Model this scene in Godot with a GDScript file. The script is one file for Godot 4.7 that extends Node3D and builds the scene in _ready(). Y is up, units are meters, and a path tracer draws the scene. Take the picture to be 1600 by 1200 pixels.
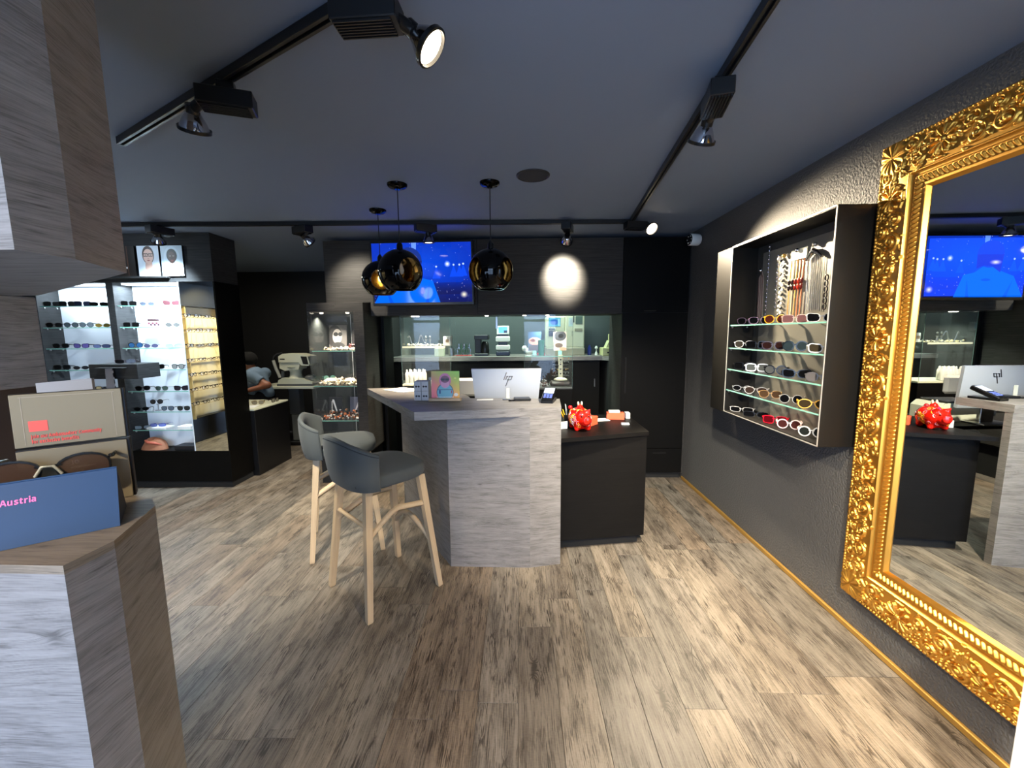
extends Node3D
# An optician's shop: grey-oak bar, eyewear shelves, a gilt mirror. Metres, y up; the camera stands at x 0, z 0 and looks towards -z.

# ---------------------------------------------------------------- mesh collecting
class MB:
	var v := PackedVector3Array()
	var n := PackedVector3Array()
	var t := PackedVector2Array()
	var xf := Transform3D()

	func tri(a: Vector3, b: Vector3, c: Vector3, ua := Vector2.ZERO, ub := Vector2.ZERO, uc := Vector2.ZERO) -> void:  # counter-clockwise as seen from outside
		var nn := xf.basis * ((b - a).cross(c - a))
		if nn.length_squared() < 1e-18:
			return
		nn = nn.normalized()
		tris(a, b, c, nn, nn, nn, ua, ub, uc, true)

	func tris(a: Vector3, b: Vector3, c: Vector3, na: Vector3, nb: Vector3, nc: Vector3, ua: Vector2, ub: Vector2, uc: Vector2, ready := false) -> void:
		v.append_array([xf * a, xf * c, xf * b])
		if ready:
			n.append_array([na, nc, nb])
		else:
			n.append_array([(xf.basis * na).normalized(), (xf.basis * nc).normalized(), (xf.basis * nb).normalized()])
		t.append_array([ua, uc, ub])

	func quad(a: Vector3, b: Vector3, c: Vector3, d: Vector3, rot := false) -> void:  # UV in metres along a-b and a-d
		var w := (b - a).length()
		var w2 := (c - d).length()
		var h := (d - a).length()
		var ua := Vector2(0, 0); var ub := Vector2(w, 0); var uc := Vector2(w2, h); var ud := Vector2(0, h)
		if rot:
			ub = Vector2(0, w); uc = Vector2(h, w2); ud = Vector2(h, 0)
		tri(a, b, c, ua, ub, uc); tri(a, c, d, ua, uc, ud)

	func quad01(a: Vector3, b: Vector3, c: Vector3, d: Vector3) -> void:  # whole picture on the face; a is the lower left corner
		tri(a, b, c, Vector2(0, 1), Vector2(1, 1), Vector2(1, 0)); tri(a, c, d, Vector2(0, 1), Vector2(1, 0), Vector2(0, 0))

	func box(c: Vector3, s: Vector3, r := 0.0, b := Basis.IDENTITY, rot := false, uo := Vector2.ZERO) -> void:
		var h := s / 2.0
		r = minf(r, minf(h.x, minf(h.y, h.z)) * 0.9)
		var ax := [[0, 1, 2], [1, 2, 0], [2, 0, 1]]
		for k in 3:  # the faces across axis k; u along i, v along j
			var k2: int = ax[k][0]
			var i: int = ax[k][1]
			var j: int = ax[k][2]
			if k2 == 0: i = 2; j = 1
			elif k2 == 1: i = 0; j = 2
			else: i = 0; j = 1
			for sg in [-1.0, 1.0]:
				var p := []
				for q in [[-1, -1], [1, -1], [1, 1], [-1, 1]]:
					var e := Vector3.ZERO
					e[k2] = sg * h[k2]; e[i] = q[0] * (h[i] - r); e[j] = q[1] * (h[j] - r)
					p.append(e)
				var u := []
				for e in p:
					u.append((Vector2(e[j], e[i]) if rot else Vector2(e[i], e[j])) + uo)
				var nn: Vector3 = (p[1] - p[0]).cross(p[2] - p[0])
				var P := []
				for e in p: P.append(c + b * e)
				if nn[k2] * sg > 0:
					tri(P[0], P[1], P[2], u[0], u[1], u[2]); tri(P[0], P[2], P[3], u[0], u[2], u[3])
				else:
					tri(P[0], P[2], P[1], u[0], u[2], u[1]); tri(P[0], P[3], P[2], u[0], u[3], u[2])
		if r <= 0.0:
			return
		for k in 3:  # chamfers along axis k
			var i: int = (k + 1) % 3
			var j: int = (k + 2) % 3
			for si in [-1.0, 1.0]:
				for sj in [-1.0, 1.0]:
					var e := [Vector3.ZERO, Vector3.ZERO, Vector3.ZERO, Vector3.ZERO]
					for q in 4:
						var w := Vector3.ZERO
						w[k] = (h[k] - r) * (-1.0 if q == 0 or q == 3 else 1.0)
						w[i] = si * (h[i] if q < 2 else h[i] - r)
						w[j] = sj * (h[j] - r if q < 2 else h[j])
						e[q] = w
					var out := Vector3.ZERO
					out[i] = si; out[j] = sj
					var u := []
					for w in e: u.append(Vector2(w.x + w.z, w.y) + uo)
					if (e[1] - e[0]).cross(e[2] - e[0]).dot(out) > 0:
						tri(c + b * e[0], c + b * e[1], c + b * e[2], u[0], u[1], u[2]); tri(c + b * e[0], c + b * e[2], c + b * e[3], u[0], u[2], u[3])
					else:
						tri(c + b * e[0], c + b * e[2], c + b * e[1], u[0], u[2], u[1]); tri(c + b * e[0], c + b * e[3], c + b * e[2], u[0], u[3], u[2])
		for sx in [-1.0, 1.0]:
			for sy in [-1.0, 1.0]:
				for sz in [-1.0, 1.0]:
					var a := Vector3(sx * h.x, sy * (h.y - r), sz * (h.z - r))
					var d := Vector3(sx * (h.x - r), sy * h.y, sz * (h.z - r))
					var e := Vector3(sx * (h.x - r), sy * (h.y - r), sz * h.z)
					if sx * sy * sz > 0: tri(c + b * a, c + b * d, c + b * e)
					else: tri(c + b * a, c + b * e, c + b * d)

	func b2(lo: Vector3, hi: Vector3, r := 0.0, rot := false, uo := Vector2.ZERO) -> void:
		box((lo + hi) / 2.0, hi - lo, r, Basis.IDENTITY, rot, uo)

	func prism(poly: Array, y0: float, y1: float, rot := false) -> void:  # poly: Vector2(x, z), upright
		var area := 0.0
		for i in poly.size():
			var p: Vector2 = poly[i]; var q: Vector2 = poly[(i + 1) % poly.size()]
			area += p.x * q.y - q.x * p.y
		var pp := poly.duplicate()
		if area > 0: pp.reverse()  # now counter-clockwise seen from above (z towards the viewer)
		var at := 0.0
		for i in pp.size():
			var p: Vector2 = pp[i]; var q: Vector2 = pp[(i + 1) % pp.size()]
			var L := p.distance_to(q)
			var a := Vector3(p.x, y0, p.y); var b := Vector3(q.x, y0, q.y); var c := Vector3(q.x, y1, q.y); var d := Vector3(p.x, y1, p.y)
			var ua := Vector2(at, y0); var ub := Vector2(at + L, y0); var uc := Vector2(at + L, y1); var ud := Vector2(at, y1)
			if rot:
				ua = Vector2(y0, at); ub = Vector2(y0, at + L); uc = Vector2(y1, at + L); ud = Vector2(y1, at)
			tri(a, b, c, ua, ub, uc); tri(a, c, d, ua, uc, ud)
			at += L + 0.37
		var idx := Geometry2D.triangulate_polygon(PackedVector2Array(pp))
		for k in range(0, idx.size(), 3):
			var p: Vector2 = pp[idx[k]]; var q: Vector2 = pp[idx[k + 1]]; var s: Vector2 = pp[idx[k + 2]]
			if (q - p).cross(s - p) > 0:
				var w := q; q = s; s = w
			tri(Vector3(p.x, y1, p.y), Vector3(q.x, y1, q.y), Vector3(s.x, y1, s.y), p, q, s)
			tri(Vector3(p.x, y0, p.y), Vector3(s.x, y0, s.y), Vector3(q.x, y0, q.y), p, s, q)

	func tube(path: Array, r, seg := 8, caps := true, flat := 1.0) -> void:  # r: one radius or one for each point; flat squeezes the section
		var rings := []
		var up := Vector3.UP
		for i in path.size():
			var d: Vector3 = (path[mini(i + 1, path.size() - 1)] - path[maxi(i - 1, 0)]).normalized()
			if i == 0 and absf(d.y) > 0.9: up = Vector3.RIGHT
			var s := d.cross(up)
			if s.length() < 1e-4: s = d.cross(Vector3.FORWARD)
			s = s.normalized()
			var w := s.cross(d).normalized()
			up = w
			var rr: float = r[i] if r is Array else r
			var ring := []
			for k in seg:
				var a := TAU * k / seg
				ring.append([s * cos(a) + w * sin(a), path[i] + (s * cos(a) + w * sin(a) * flat) * rr])
			rings.append(ring)
		for i in path.size() - 1:
			for k in seg:
				var a = rings[i][k]; var b = rings[i][(k + 1) % seg]; var c = rings[i + 1][(k + 1) % seg]; var d = rings[i + 1][k]
				tris(a[1], c[1], b[1], a[0], c[0], b[0], Vector2(0, i), Vector2(1, i + 1), Vector2(1, i))
				tris(a[1], d[1], c[1], a[0], d[0], c[0], Vector2(0, i), Vector2(0, i + 1), Vector2(1, i + 1))
		if caps:
			for e in [0, path.size() - 1]:
				for k in seg:
					var a: Vector3 = rings[e][k][1]; var b: Vector3 = rings[e][(k + 1) % seg][1]
					if e == 0: tri(path[0], a, b)
					else: tri(path[e], b, a)

	func lathe(prof: Array, seg := 24) -> void:  # prof: Vector2(radius, y), the outside to the right when going up
		for i in prof.size() - 1:
			var p: Vector2 = prof[i]; var q: Vector2 = prof[i + 1]
			var pn: Vector2 = _pn(prof, i, i); var qn: Vector2 = _pn(prof, i + 1, i)
			for k in seg:
				var a0 := TAU * k / seg; var a1 := TAU * (k + 1) / seg
				var c0 := Vector3(cos(a0), 0, -sin(a0)); var c1 := Vector3(cos(a1), 0, -sin(a1))
				var A := c0 * p.x + Vector3(0, p.y, 0); var B := c1 * p.x + Vector3(0, p.y, 0)
				var C := c1 * q.x + Vector3(0, q.y, 0); var D := c0 * q.x + Vector3(0, q.y, 0)
				var nA := c0 * pn.x + Vector3(0, pn.y, 0); var nB := c1 * pn.x + Vector3(0, pn.y, 0)
				var nC := c1 * qn.x + Vector3(0, qn.y, 0); var nD := c0 * qn.x + Vector3(0, qn.y, 0)
				if p.x > 1e-6: tris(A, B, C, nA, nB, nC, Vector2.ZERO, Vector2.ZERO, Vector2.ZERO)
				if q.x > 1e-6: tris(A, C, D, nA, nC, nD, Vector2.ZERO, Vector2.ZERO, Vector2.ZERO)

	func _pn(prof: Array, i: int, seg: int) -> Vector2:
		var d: Vector2 = (prof[seg + 1] - prof[seg]).normalized()
		var o := d
		if i == seg and seg > 0: o = (prof[seg] - prof[seg - 1]).normalized()
		elif i == seg + 1 and seg + 2 < prof.size(): o = (prof[seg + 2] - prof[seg + 1]).normalized()
		var m := d + o if d.dot(o) > 0.6 else d
		m = m.normalized()
		return Vector2(m.y, -m.x)

	func ball(c: Vector3, r: Vector3, seg := 12) -> void:
		var rows := maxi(seg / 2, 4)
		for i in rows:
			for k in seg:
				var p := []
				for q in [[i, k], [i, k + 1], [i + 1, k + 1], [i + 1, k]]:
					var th: float = PI * q[0] / rows - PI / 2; var ph: float = -TAU * q[1] / seg
					p.append(Vector3(cos(th) * cos(ph), sin(th), cos(th) * sin(ph)))
				if i > 0: tris(c + p[0] * r, c + p[1] * r, c + p[2] * r, p[0] / r, p[1] / r, p[2] / r, Vector2(q2(k, seg), float(i) / rows), Vector2(q2(k + 1, seg), float(i) / rows), Vector2(q2(k + 1, seg), float(i + 1) / rows))
				if i < rows - 1: tris(c + p[0] * r, c + p[2] * r, c + p[3] * r, p[0] / r, p[2] / r, p[3] / r, Vector2(q2(k, seg), float(i) / rows), Vector2(q2(k + 1, seg), float(i + 1) / rows), Vector2(q2(k, seg), float(i + 1) / rows))

	func q2(k: int, seg: int) -> float: return float(k) / seg

	func slab(outline: Array, front: float, back: float) -> void:  # an outline of Vector2(x, y) with thickness along z
		var area := 0.0
		for i in outline.size():
			area += (outline[i] as Vector2).cross(outline[(i + 1) % outline.size()])
		var o := outline.duplicate()
		if area < 0: o.reverse()
		for i in o.size():
			var p: Vector2 = o[i]; var q: Vector2 = o[(i + 1) % o.size()]
			quad(Vector3(p.x, p.y, front), Vector3(p.x, p.y, back), Vector3(q.x, q.y, back), Vector3(q.x, q.y, front))
		var idx := Geometry2D.triangulate_polygon(PackedVector2Array(o))
		for k in range(0, idx.size(), 3):
			var p: Vector2 = o[idx[k]]; var q: Vector2 = o[idx[k + 1]]; var s: Vector2 = o[idx[k + 2]]
			if (q - p).cross(s - p) < 0:
				var w := q; q = s; s = w
			tri(Vector3(p.x, p.y, front), Vector3(q.x, q.y, front), Vector3(s.x, s.y, front), p, q, s)
			tri(Vector3(p.x, p.y, back), Vector3(s.x, s.y, back), Vector3(q.x, q.y, back), p, s, q)

	func mesh() -> ArrayMesh:
		var a := []
		a.resize(Mesh.ARRAY_MAX)
		a[Mesh.ARRAY_VERTEX] = v; a[Mesh.ARRAY_NORMAL] = n; a[Mesh.ARRAY_TEX_UV] = t
		var m := ArrayMesh.new()
		m.add_surface_from_arrays(Mesh.PRIMITIVE_TRIANGLES, a)
		return m

# ---------------------------------------------------------------- naming and adding
var used := {}

func numbered(called: String) -> String:
	var k: int = used.get(called, 0)
	used[called] = k + 1
	return called if k == 0 else "%s_%03d" % [called, k]

func tag(o: Node, label: String, category: String, group := "") -> void:
	o.set_meta("label", label); o.set_meta("category", category)
	if group != "": o.set_meta("group", group)

func thing(called: String, label: String, category: String, at := Vector3.ZERO, turn := 0.0, group := "") -> Node3D:
	var o := Node3D.new()
	o.name = numbered(called)
	add_child(o, true)
	o.position = at; o.rotation.y = turn
	tag(o, label, category, group)
	return o

func part(called: String, mb, m: Material, parent: Node, at := Vector3.ZERO) -> MeshInstance3D:
	var o := MeshInstance3D.new()
	o.name = called
	o.mesh = mb.mesh() if mb is MB else mb
	o.set_surface_override_material(0, m)
	o.position = at
	var taken := {}
	for c in parent.get_children(): taken[String(c.name)] = true
	var k := 1
	while taken.has(String(o.name)):
		o.name = "%s_%03d" % [called, k]
		k += 1
	parent.add_child(o, true)
	return o

func solo(called: String, mb, m: Material, label: String, category: String, group := "", at := Vector3.ZERO) -> MeshInstance3D:
	var o := part(numbered(called), mb, m, self, at)
	tag(o, label, category, group)
	return o

func struct(called: String, mb, m: Material, parent: Node = self) -> MeshInstance3D:
	var o := part(called, mb, m, parent)
	if parent == self: o.set_meta("kind", "structure")
	return o

func bx(lo: Vector3, hi: Vector3, r := 0.0, rot := false, uo := Vector2.ZERO) -> MB:
	var b := MB.new()
	b.b2(lo, hi, r, rot, uo)
	return b

func words(called: String, s: String, size: float, m: Material, parent: Node, at: Vector3, basis := Basis.IDENTITY, bold := true, depth := 0.001, width := 0.0) -> MeshInstance3D:
	var tm := TextMesh.new()
	var f := SystemFont.new()
	f.font_names = PackedStringArray(["Droid Sans"])
	if bold: f.font_weight = 700
	tm.font = f; tm.text = s; tm.font_size = 32; tm.pixel_size = size / 32.0; tm.depth = depth
	tm.horizontal_alignment = HORIZONTAL_ALIGNMENT_LEFT
	var o := part(called, tm, m, parent)
	o.transform = Transform3D(basis, at)
	if width > 0.0:
		var w := tm.get_aabb().size.x
		if w > 0.0: o.transform = Transform3D(basis.scaled_local(Vector3(width / w, 1, 1)), at)
	return o

# ---------------------------------------------------------------- materials
func mat(c: Color, rough := 0.5, metal := 0.0) -> StandardMaterial3D:
	var m := StandardMaterial3D.new()
	m.albedo_color = c; m.roughness = rough; m.metallic = metal
	return m

func glow(c: Color, e: float) -> StandardMaterial3D:
	var m := mat(c, 0.4)
	m.emission_enabled = true; m.emission = c; m.emission_energy_multiplier = e
	return m

func pane(c: Color, a: float) -> StandardMaterial3D:
	var m := mat(Color(c.r, c.g, c.b, a), 0.02)
	m.transparency = BaseMaterial3D.TRANSPARENCY_ALPHA
	return m

func noise(seed_: int, f: float, oct := 4) -> FastNoiseLite:
	var n := FastNoiseLite.new()
	n.seed = seed_; n.frequency = f; n.noise_type = FastNoiseLite.TYPE_SIMPLEX_SMOOTH
	n.fractal_type = FastNoiseLite.FRACTAL_FBM; n.fractal_octaves = oct
	return n

func texture(im: Image) -> ImageTexture:
	return ImageTexture.create_from_image(im)

func wood(w: int, h: int, cols: Array, seed_: int, fine: float, streak: float, blotch: float, dash: float, knots: int, wob: float) -> Image:  # grain along x; cols dark, mid, light
	var im := Image.create(w, h, false, Image.FORMAT_RGB8)
	var n1 := noise(seed_, 0.010, 3); var n2 := noise(seed_ + 1, 0.05, 3); var n3 := noise(seed_ + 2, 0.22, 2); var n4 := noise(seed_ + 3, 0.004, 2)
	var rng := RandomNumberGenerator.new()
	rng.seed = seed_
	var kn := []
	for i in knots: kn.append([rng.randf_range(0.05, 0.95) * w, rng.randf_range(0.05, 0.95) * h, rng.randf_range(4, 12)])
	var D: Color = cols[0]; var M: Color = cols[1]; var L: Color = cols[2]
	for y in h:
		for x in w:
			var yy := y + n4.get_noise_2d(x * 0.8, y * 1.2) * wob
			var dark := 0.0
			for k in kn:
				var dx: float = (x - k[0]) / (k[2] * 2.2); var dy: float = (y - k[1]) / k[2]
				var d2 := dx * dx + dy * dy
				if d2 < 9.0:
					yy += exp(-d2) * k[2] * signf(dy) * 0.8
					dark += exp(-d2 * 2.2) * 0.55
			var g := n1.get_noise_2d(x * 0.5, yy * 1.4) * blotch + n2.get_noise_2d(x * 0.06, yy * 1.2) * streak + n3.get_noise_2d(x * 0.05, yy * 2.1) * fine
			if dash > 0.0:
				var dk := n3.get_noise_2d(x * 0.07 + 500.0, yy * 1.5) + n2.get_noise_2d(x * 0.18 + 90.0, yy * 0.4) * 0.7
				if dk > 0.34: g -= (dk - 0.34) * 2.6 * dash
				g += n3.get_noise_2d(x * 1.1, yy * 0.35 + 900.0) * dash * 0.12
			g -= dark
			var c := M.lerp(L, clampf(g * 1.4, 0, 1)) if g > 0 else M.lerp(D, clampf(-g * 1.4, 0, 1))
			im.set_pixel(x, y, c)
	return im

func woodmat(im: Image, mu: float, mv: float, rough: float, relief := 0.0) -> StandardMaterial3D:
	var m := mat(Color.WHITE, rough)
	m.albedo_texture = texture(im)
	m.uv1_scale = Vector3(1.0 / mu, 1.0 / mv, 1)
	if relief > 0.0:
		m.heightmap_enabled = true; m.heightmap_texture = m.albedo_texture; m.heightmap_scale = relief
	return m

func vary(m: StandardMaterial3D, c: Color) -> StandardMaterial3D:
	var r: StandardMaterial3D = m.duplicate()
	r.albedo_color = c
	return r

# pictures
func ell(im: Image, cx: float, cy: float, rx: float, ry: float, c: Color) -> void:
	for y in range(maxi(0, int(cy - ry)), mini(im.get_height(), int(cy + ry) + 1)):
		var q := 1.0 - pow((y + 0.5 - cy) / ry, 2.0)
		if q <= 0.0: continue
		var hw := rx * sqrt(q)
		var x0 := maxi(0, int(round(cx - hw))); var x1 := mini(im.get_width(), int(round(cx + hw)))
		if x1 > x0: im.fill_rect(Rect2i(x0, y, x1 - x0, 1), c)

func pol(im: Image, pts: Array, c: Color) -> void:
	var y0 := 1e9; var y1 := -1e9
	for p in pts: y0 = minf(y0, p.y); y1 = maxf(y1, p.y)
	for y in range(maxi(0, int(y0)), mini(im.get_height(), int(y1) + 1)):
		var xs := []
		for i in pts.size():
			var p: Vector2 = pts[i]; var q: Vector2 = pts[(i + 1) % pts.size()]
			if (p.y <= y + 0.5) != (q.y <= y + 0.5): xs.append(p.x + (y + 0.5 - p.y) / (q.y - p.y) * (q.x - p.x))
		xs.sort()
		for i in range(0, xs.size() - 1, 2):
			var x0 := maxi(0, int(round(xs[i]))); var x1 := mini(im.get_width(), int(round(xs[i + 1])))
			if x1 > x0: im.fill_rect(Rect2i(x0, y, x1 - x0, 1), c)

func lin(im: Image, a: Vector2, b: Vector2, w: float, c: Color) -> void:
	var d := (b - a).normalized().orthogonal() * w / 2.0
	pol(im, [a + d, b + d, b - d, a - d], c)

func picmat(im: Image, rough := 0.5, emit := 0.0) -> StandardMaterial3D:
	var m := mat(Color.WHITE, rough)
	m.albedo_texture = texture(im)
	m.texture_repeat = false
	if emit > 0.0:
		m.albedo_color = Color(0.02, 0.02, 0.02)
		m.emission_enabled = true; m.emission_operator = BaseMaterial3D.EMISSION_OP_MULTIPLY
		m.emission = Color.WHITE; m.emission_texture = m.albedo_texture; m.emission_energy_multiplier = emit
	return m

var M := {}

func light_area(called: String, at: Vector3, size: Vector2, towards: Vector3, c: Color, e: float) -> void:
	var l := AreaLight3D.new()
	l.name = called
	l.area_size = size; l.light_color = c; l.light_energy = e
	l.area_range = 12.0; l.shadow_enabled = true
	add_child(l, true)
	var up := Vector3.UP if absf(towards.normalized().y) < 0.9 else Vector3.BACK
	l.transform = Transform3D(Basis.looking_at(towards, up), at)

func light_spot(at: Vector3, target: Vector3, c: Color, e: float, angle: float, soft := 0.8, size := 0.04) -> void:
	var l := SpotLight3D.new()
	l.name = "spot_beam"
	l.light_color = c; l.light_energy = e; l.spot_angle = angle; l.spot_angle_attenuation = soft
	l.light_size = size; l.spot_range = 14.0; l.spot_attenuation = 2.0; l.shadow_enabled = true
	add_child(l, true)
	var d := target - at
	l.transform = Transform3D(Basis.looking_at(d, Vector3.UP if absf(d.normalized().y) < 0.95 else Vector3.BACK), at)

func light_bulb(at: Vector3, c: Color, e: float, size := 0.02) -> void:
	var l := OmniLight3D.new()
	l.name = "bulb_light"
	l.light_color = c; l.light_energy = e; l.light_size = size; l.omni_range = 12.0; l.omni_attenuation = 2.0; l.shadow_enabled = true
	l.position = at
	add_child(l, true)

const WARM := Color(1.0, 0.92, 0.79)
const NEUTRAL := Color(1.0, 0.96, 0.88)
const COOL := Color(0.86, 0.94, 1.0)

func _ready() -> void:
	# camera
	var cam := Camera3D.new()
	cam.name = "camera"
	cam.transform = Transform3D(Basis(Vector3(1.0, -0.008, -0.019), Vector3(0.005, 0.992, -0.124), Vector3(0.019, 0.124, 0.992)).orthonormalized(), Vector3(0, 1.6, 0))
	cam.fov = 86.305; cam.near = 0.02; cam.far = 60.0
	add_child(cam)
	cam.current = true
	# sky and exposure
	var sky_m := ProceduralSkyMaterial.new()
	sky_m.sky_top_color = Color(0.42, 0.56, 0.88); sky_m.sky_horizon_color = Color(0.74, 0.83, 0.98)
	sky_m.ground_horizon_color = Color(0.40, 0.43, 0.48); sky_m.ground_bottom_color = Color(0.24, 0.26, 0.30)
	sky_m.sky_energy_multiplier = 1.0
	var sky := Sky.new()
	sky.sky_material = sky_m
	var env := Environment.new()
	env.background_mode = Environment.BG_SKY
	env.sky = sky
	env.background_energy_multiplier = 3.0
	env.tonemap_mode = Environment.TONE_MAPPER_LINEAR
	env.tonemap_exposure = 1.42
	env.sdfgi_enabled = true; env.ssao_enabled = true; env.ssil_enabled = true
	var we := WorldEnvironment.new()
	we.name = "world"
	we.environment = env
	add_child(we)
	# daylight entering by the shop front behind the camera
	light_area("daylight", Vector3(-0.9, 1.3, 1.70), Vector2(3.6, 2.3), Vector3(0, 0, -1), Color(0.70, 0.83, 1.0), 11.5)
	# lit shelf bays, the warm rack on the left wall, the working niche
	light_area("bay_light", Vector3(-4.47, 2.105, -4.2), Vector2(0.6, 0.08), Vector3(0, -1, 0.0), COOL, 1.0)
	light_area("bay_light", Vector3(-3.73, 2.105, -4.2), Vector2(0.6, 0.08), Vector3(0, -1, 0.0), COOL, 1.9)
	light_area("bay_wash", Vector3(-3.9, 2.5, -3.55), Vector2(0.1, 0.1), Vector3(0.15, -1.1, -0.7), COOL, 0.2)
	light_area("niche_light", Vector3(-0.2, 2.45, -5.1), Vector2(2.4, 0.25), Vector3(0, -1, -0.15), Color(0.88, 1.0, 0.94), 4.5)
	light_area("cabin_light", Vector3(-3.4, 2.5, -5.2), Vector2(0.4, 0.4), Vector3(0, -1, 0), NEUTRAL, 1.3)
	materials()
	room()
	column()
	bar()
	wall_unit()
	left_rack()
	corridor()
	tower()
	niche()
	television()
	tracks()
	pendants()
	wall_cabinet()
	mirror()
	stools()
	small_things()

func materials() -> void:
	var fl := wood(1024, 512, [Color(0.225, 0.20, 0.175), Color(0.46, 0.43, 0.39), Color(0.58, 0.55, 0.505)], 11, 0.50, 0.32, 0.40, 0.9, 22, 5.0)
	M.floor = woodmat(fl, 2.0, 0.95, 0.47, 0.08)
	M.floors = []
	for c in [Color(0.96, 0.95, 0.94), Color(0.88, 0.86, 0.84), Color(1.0, 0.98, 0.95), Color(0.93, 0.88, 0.83), Color(0.86, 0.86, 0.86)]:
		M.floors.append(vary(M.floor, c))
	var oak := wood(1024, 512, [Color(0.31, 0.295, 0.28), Color(0.485, 0.47, 0.455), Color(0.575, 0.56, 0.545)], 31, 0.42, 0.30, 0.20, 0.25, 3, 8.0)
	M.oak = woodmat(oak, 1.5, 0.8, 0.5, 0.08)
	M.oakfine = woodmat(oak, 0.95, 0.5, 0.5, 0.05)
	M.oakfine.albedo_texture = M.oak.albedo_texture; M.oakfine.heightmap_texture = M.oak.albedo_texture
	var dk := wood(512, 512, [Color(0.14, 0.134, 0.129), Color(0.20, 0.193, 0.186), Color(0.26, 0.25, 0.24)], 51, 0.55, 0.45, 0.1, 0.0, 0, 1.0)
	M.dark = woodmat(dk, 1.2, 0.5, 0.52, 0.03)
	M.dark.metallic_specular = 0.25
	M.desk = vary(M.dark, Color(0.40, 0.39, 0.385))
	M.darker = vary(M.dark, Color(0.24, 0.235, 0.23))
	M.unit = vary(M.dark, Color(0.92, 0.96, 1.0))
	var bc := wood(512, 128, [Color(0.64, 0.54, 0.42), Color(0.72, 0.63, 0.50), Color(0.78, 0.69, 0.57)], 71, 0.3, 0.3, 0.2, 0.0, 0, 2.0)
	M.beech = woodmat(bc, 0.9, 0.12, 0.5)
	# plaster
	var pn := NoiseTexture2D.new()
	pn.noise = noise(5, 0.05, 5); pn.width = 512; pn.height = 512; pn.seamless = true
	M.plaster = mat(Color(0.29, 0.285, 0.28), 0.62)
	M.plaster.uv1_triplanar = true; M.plaster.uv1_scale = Vector3(2.2, 2.2, 2.2)
	M.plaster.heightmap_enabled = true; M.plaster.heightmap_texture = pn; M.plaster.heightmap_scale = 0.4
	M.ceiling = mat(Color(0.43, 0.475, 0.55), 0.75)
	M.black = mat(Color(0.045, 0.045, 0.05), 0.4)
	M.matblack = mat(Color(0.035, 0.035, 0.04), 0.8)
	M.blackplastic = mat(Color(0.03, 0.03, 0.032), 0.3)
	M.greyplastic = mat(Color(0.30, 0.31, 0.31), 0.45)
	M.white = mat(Color(0.86, 0.86, 0.84), 0.55)
	M.backing = mat(Color(0.84, 0.86, 0.88), 0.5)
	M.cream = mat(Color(0.80, 0.80, 0.70), 0.45)
	M.paper = mat(Color(0.88, 0.88, 0.87), 0.7)
	M.steel = mat(Color(0.62, 0.62, 0.62), 0.28, 1.0)
	M.chrome = mat(Color(0.80, 0.80, 0.82), 0.08, 1.0)
	M.sheet = mat(Color(0.075, 0.07, 0.062), 0.5, 0.0)
	M.sheet.metallic_specular = 0.3
	M.edge = mat(Color(0.80, 0.79, 0.76), 0.35, 0.6)
	M.glass = pane(Color(0.92, 0.97, 0.96), 0.01)
	M.glass.metallic_specular = 0.33
	M.glassedge = mat(Color(0.50, 0.74, 0.66), 0.2)
	M.brass = mat(Color(0.72, 0.56, 0.28), 0.45, 0.7)
	M.gold = mat(Color(0.88, 0.66, 0.29), 0.40, 1.0)
	M.mirror = mat(Color(0.90, 0.92, 0.92), 0.0, 1.0)
	M.chromeblack = mat(Color(0.10, 0.10, 0.11), 0.08, 1.0)
	M.red = mat(Color(0.85, 0.10, 0.05), 0.15)
	M.red.clearcoat_enabled = true; M.red.clearcoat = 1.0; M.red.clearcoat_roughness = 0.05
	M.orange = mat(Color(0.90, 0.36, 0.22), 0.6)
	M.fabric = mat(Color(0.265, 0.285, 0.285), 0.9)
	var fn := NoiseTexture2D.new()
	fn.noise = noise(8, 0.35, 2); fn.width = 256; fn.height = 256; fn.seamless = true
	M.fabric.uv1_triplanar = true; M.fabric.uv1_scale = Vector3(9, 9, 9)
	M.fabric.heightmap_enabled = true; M.fabric.heightmap_texture = fn; M.fabric.heightmap_scale = 0.08
	M.fabric.rim_enabled = true; M.fabric.rim = 0.35

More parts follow.
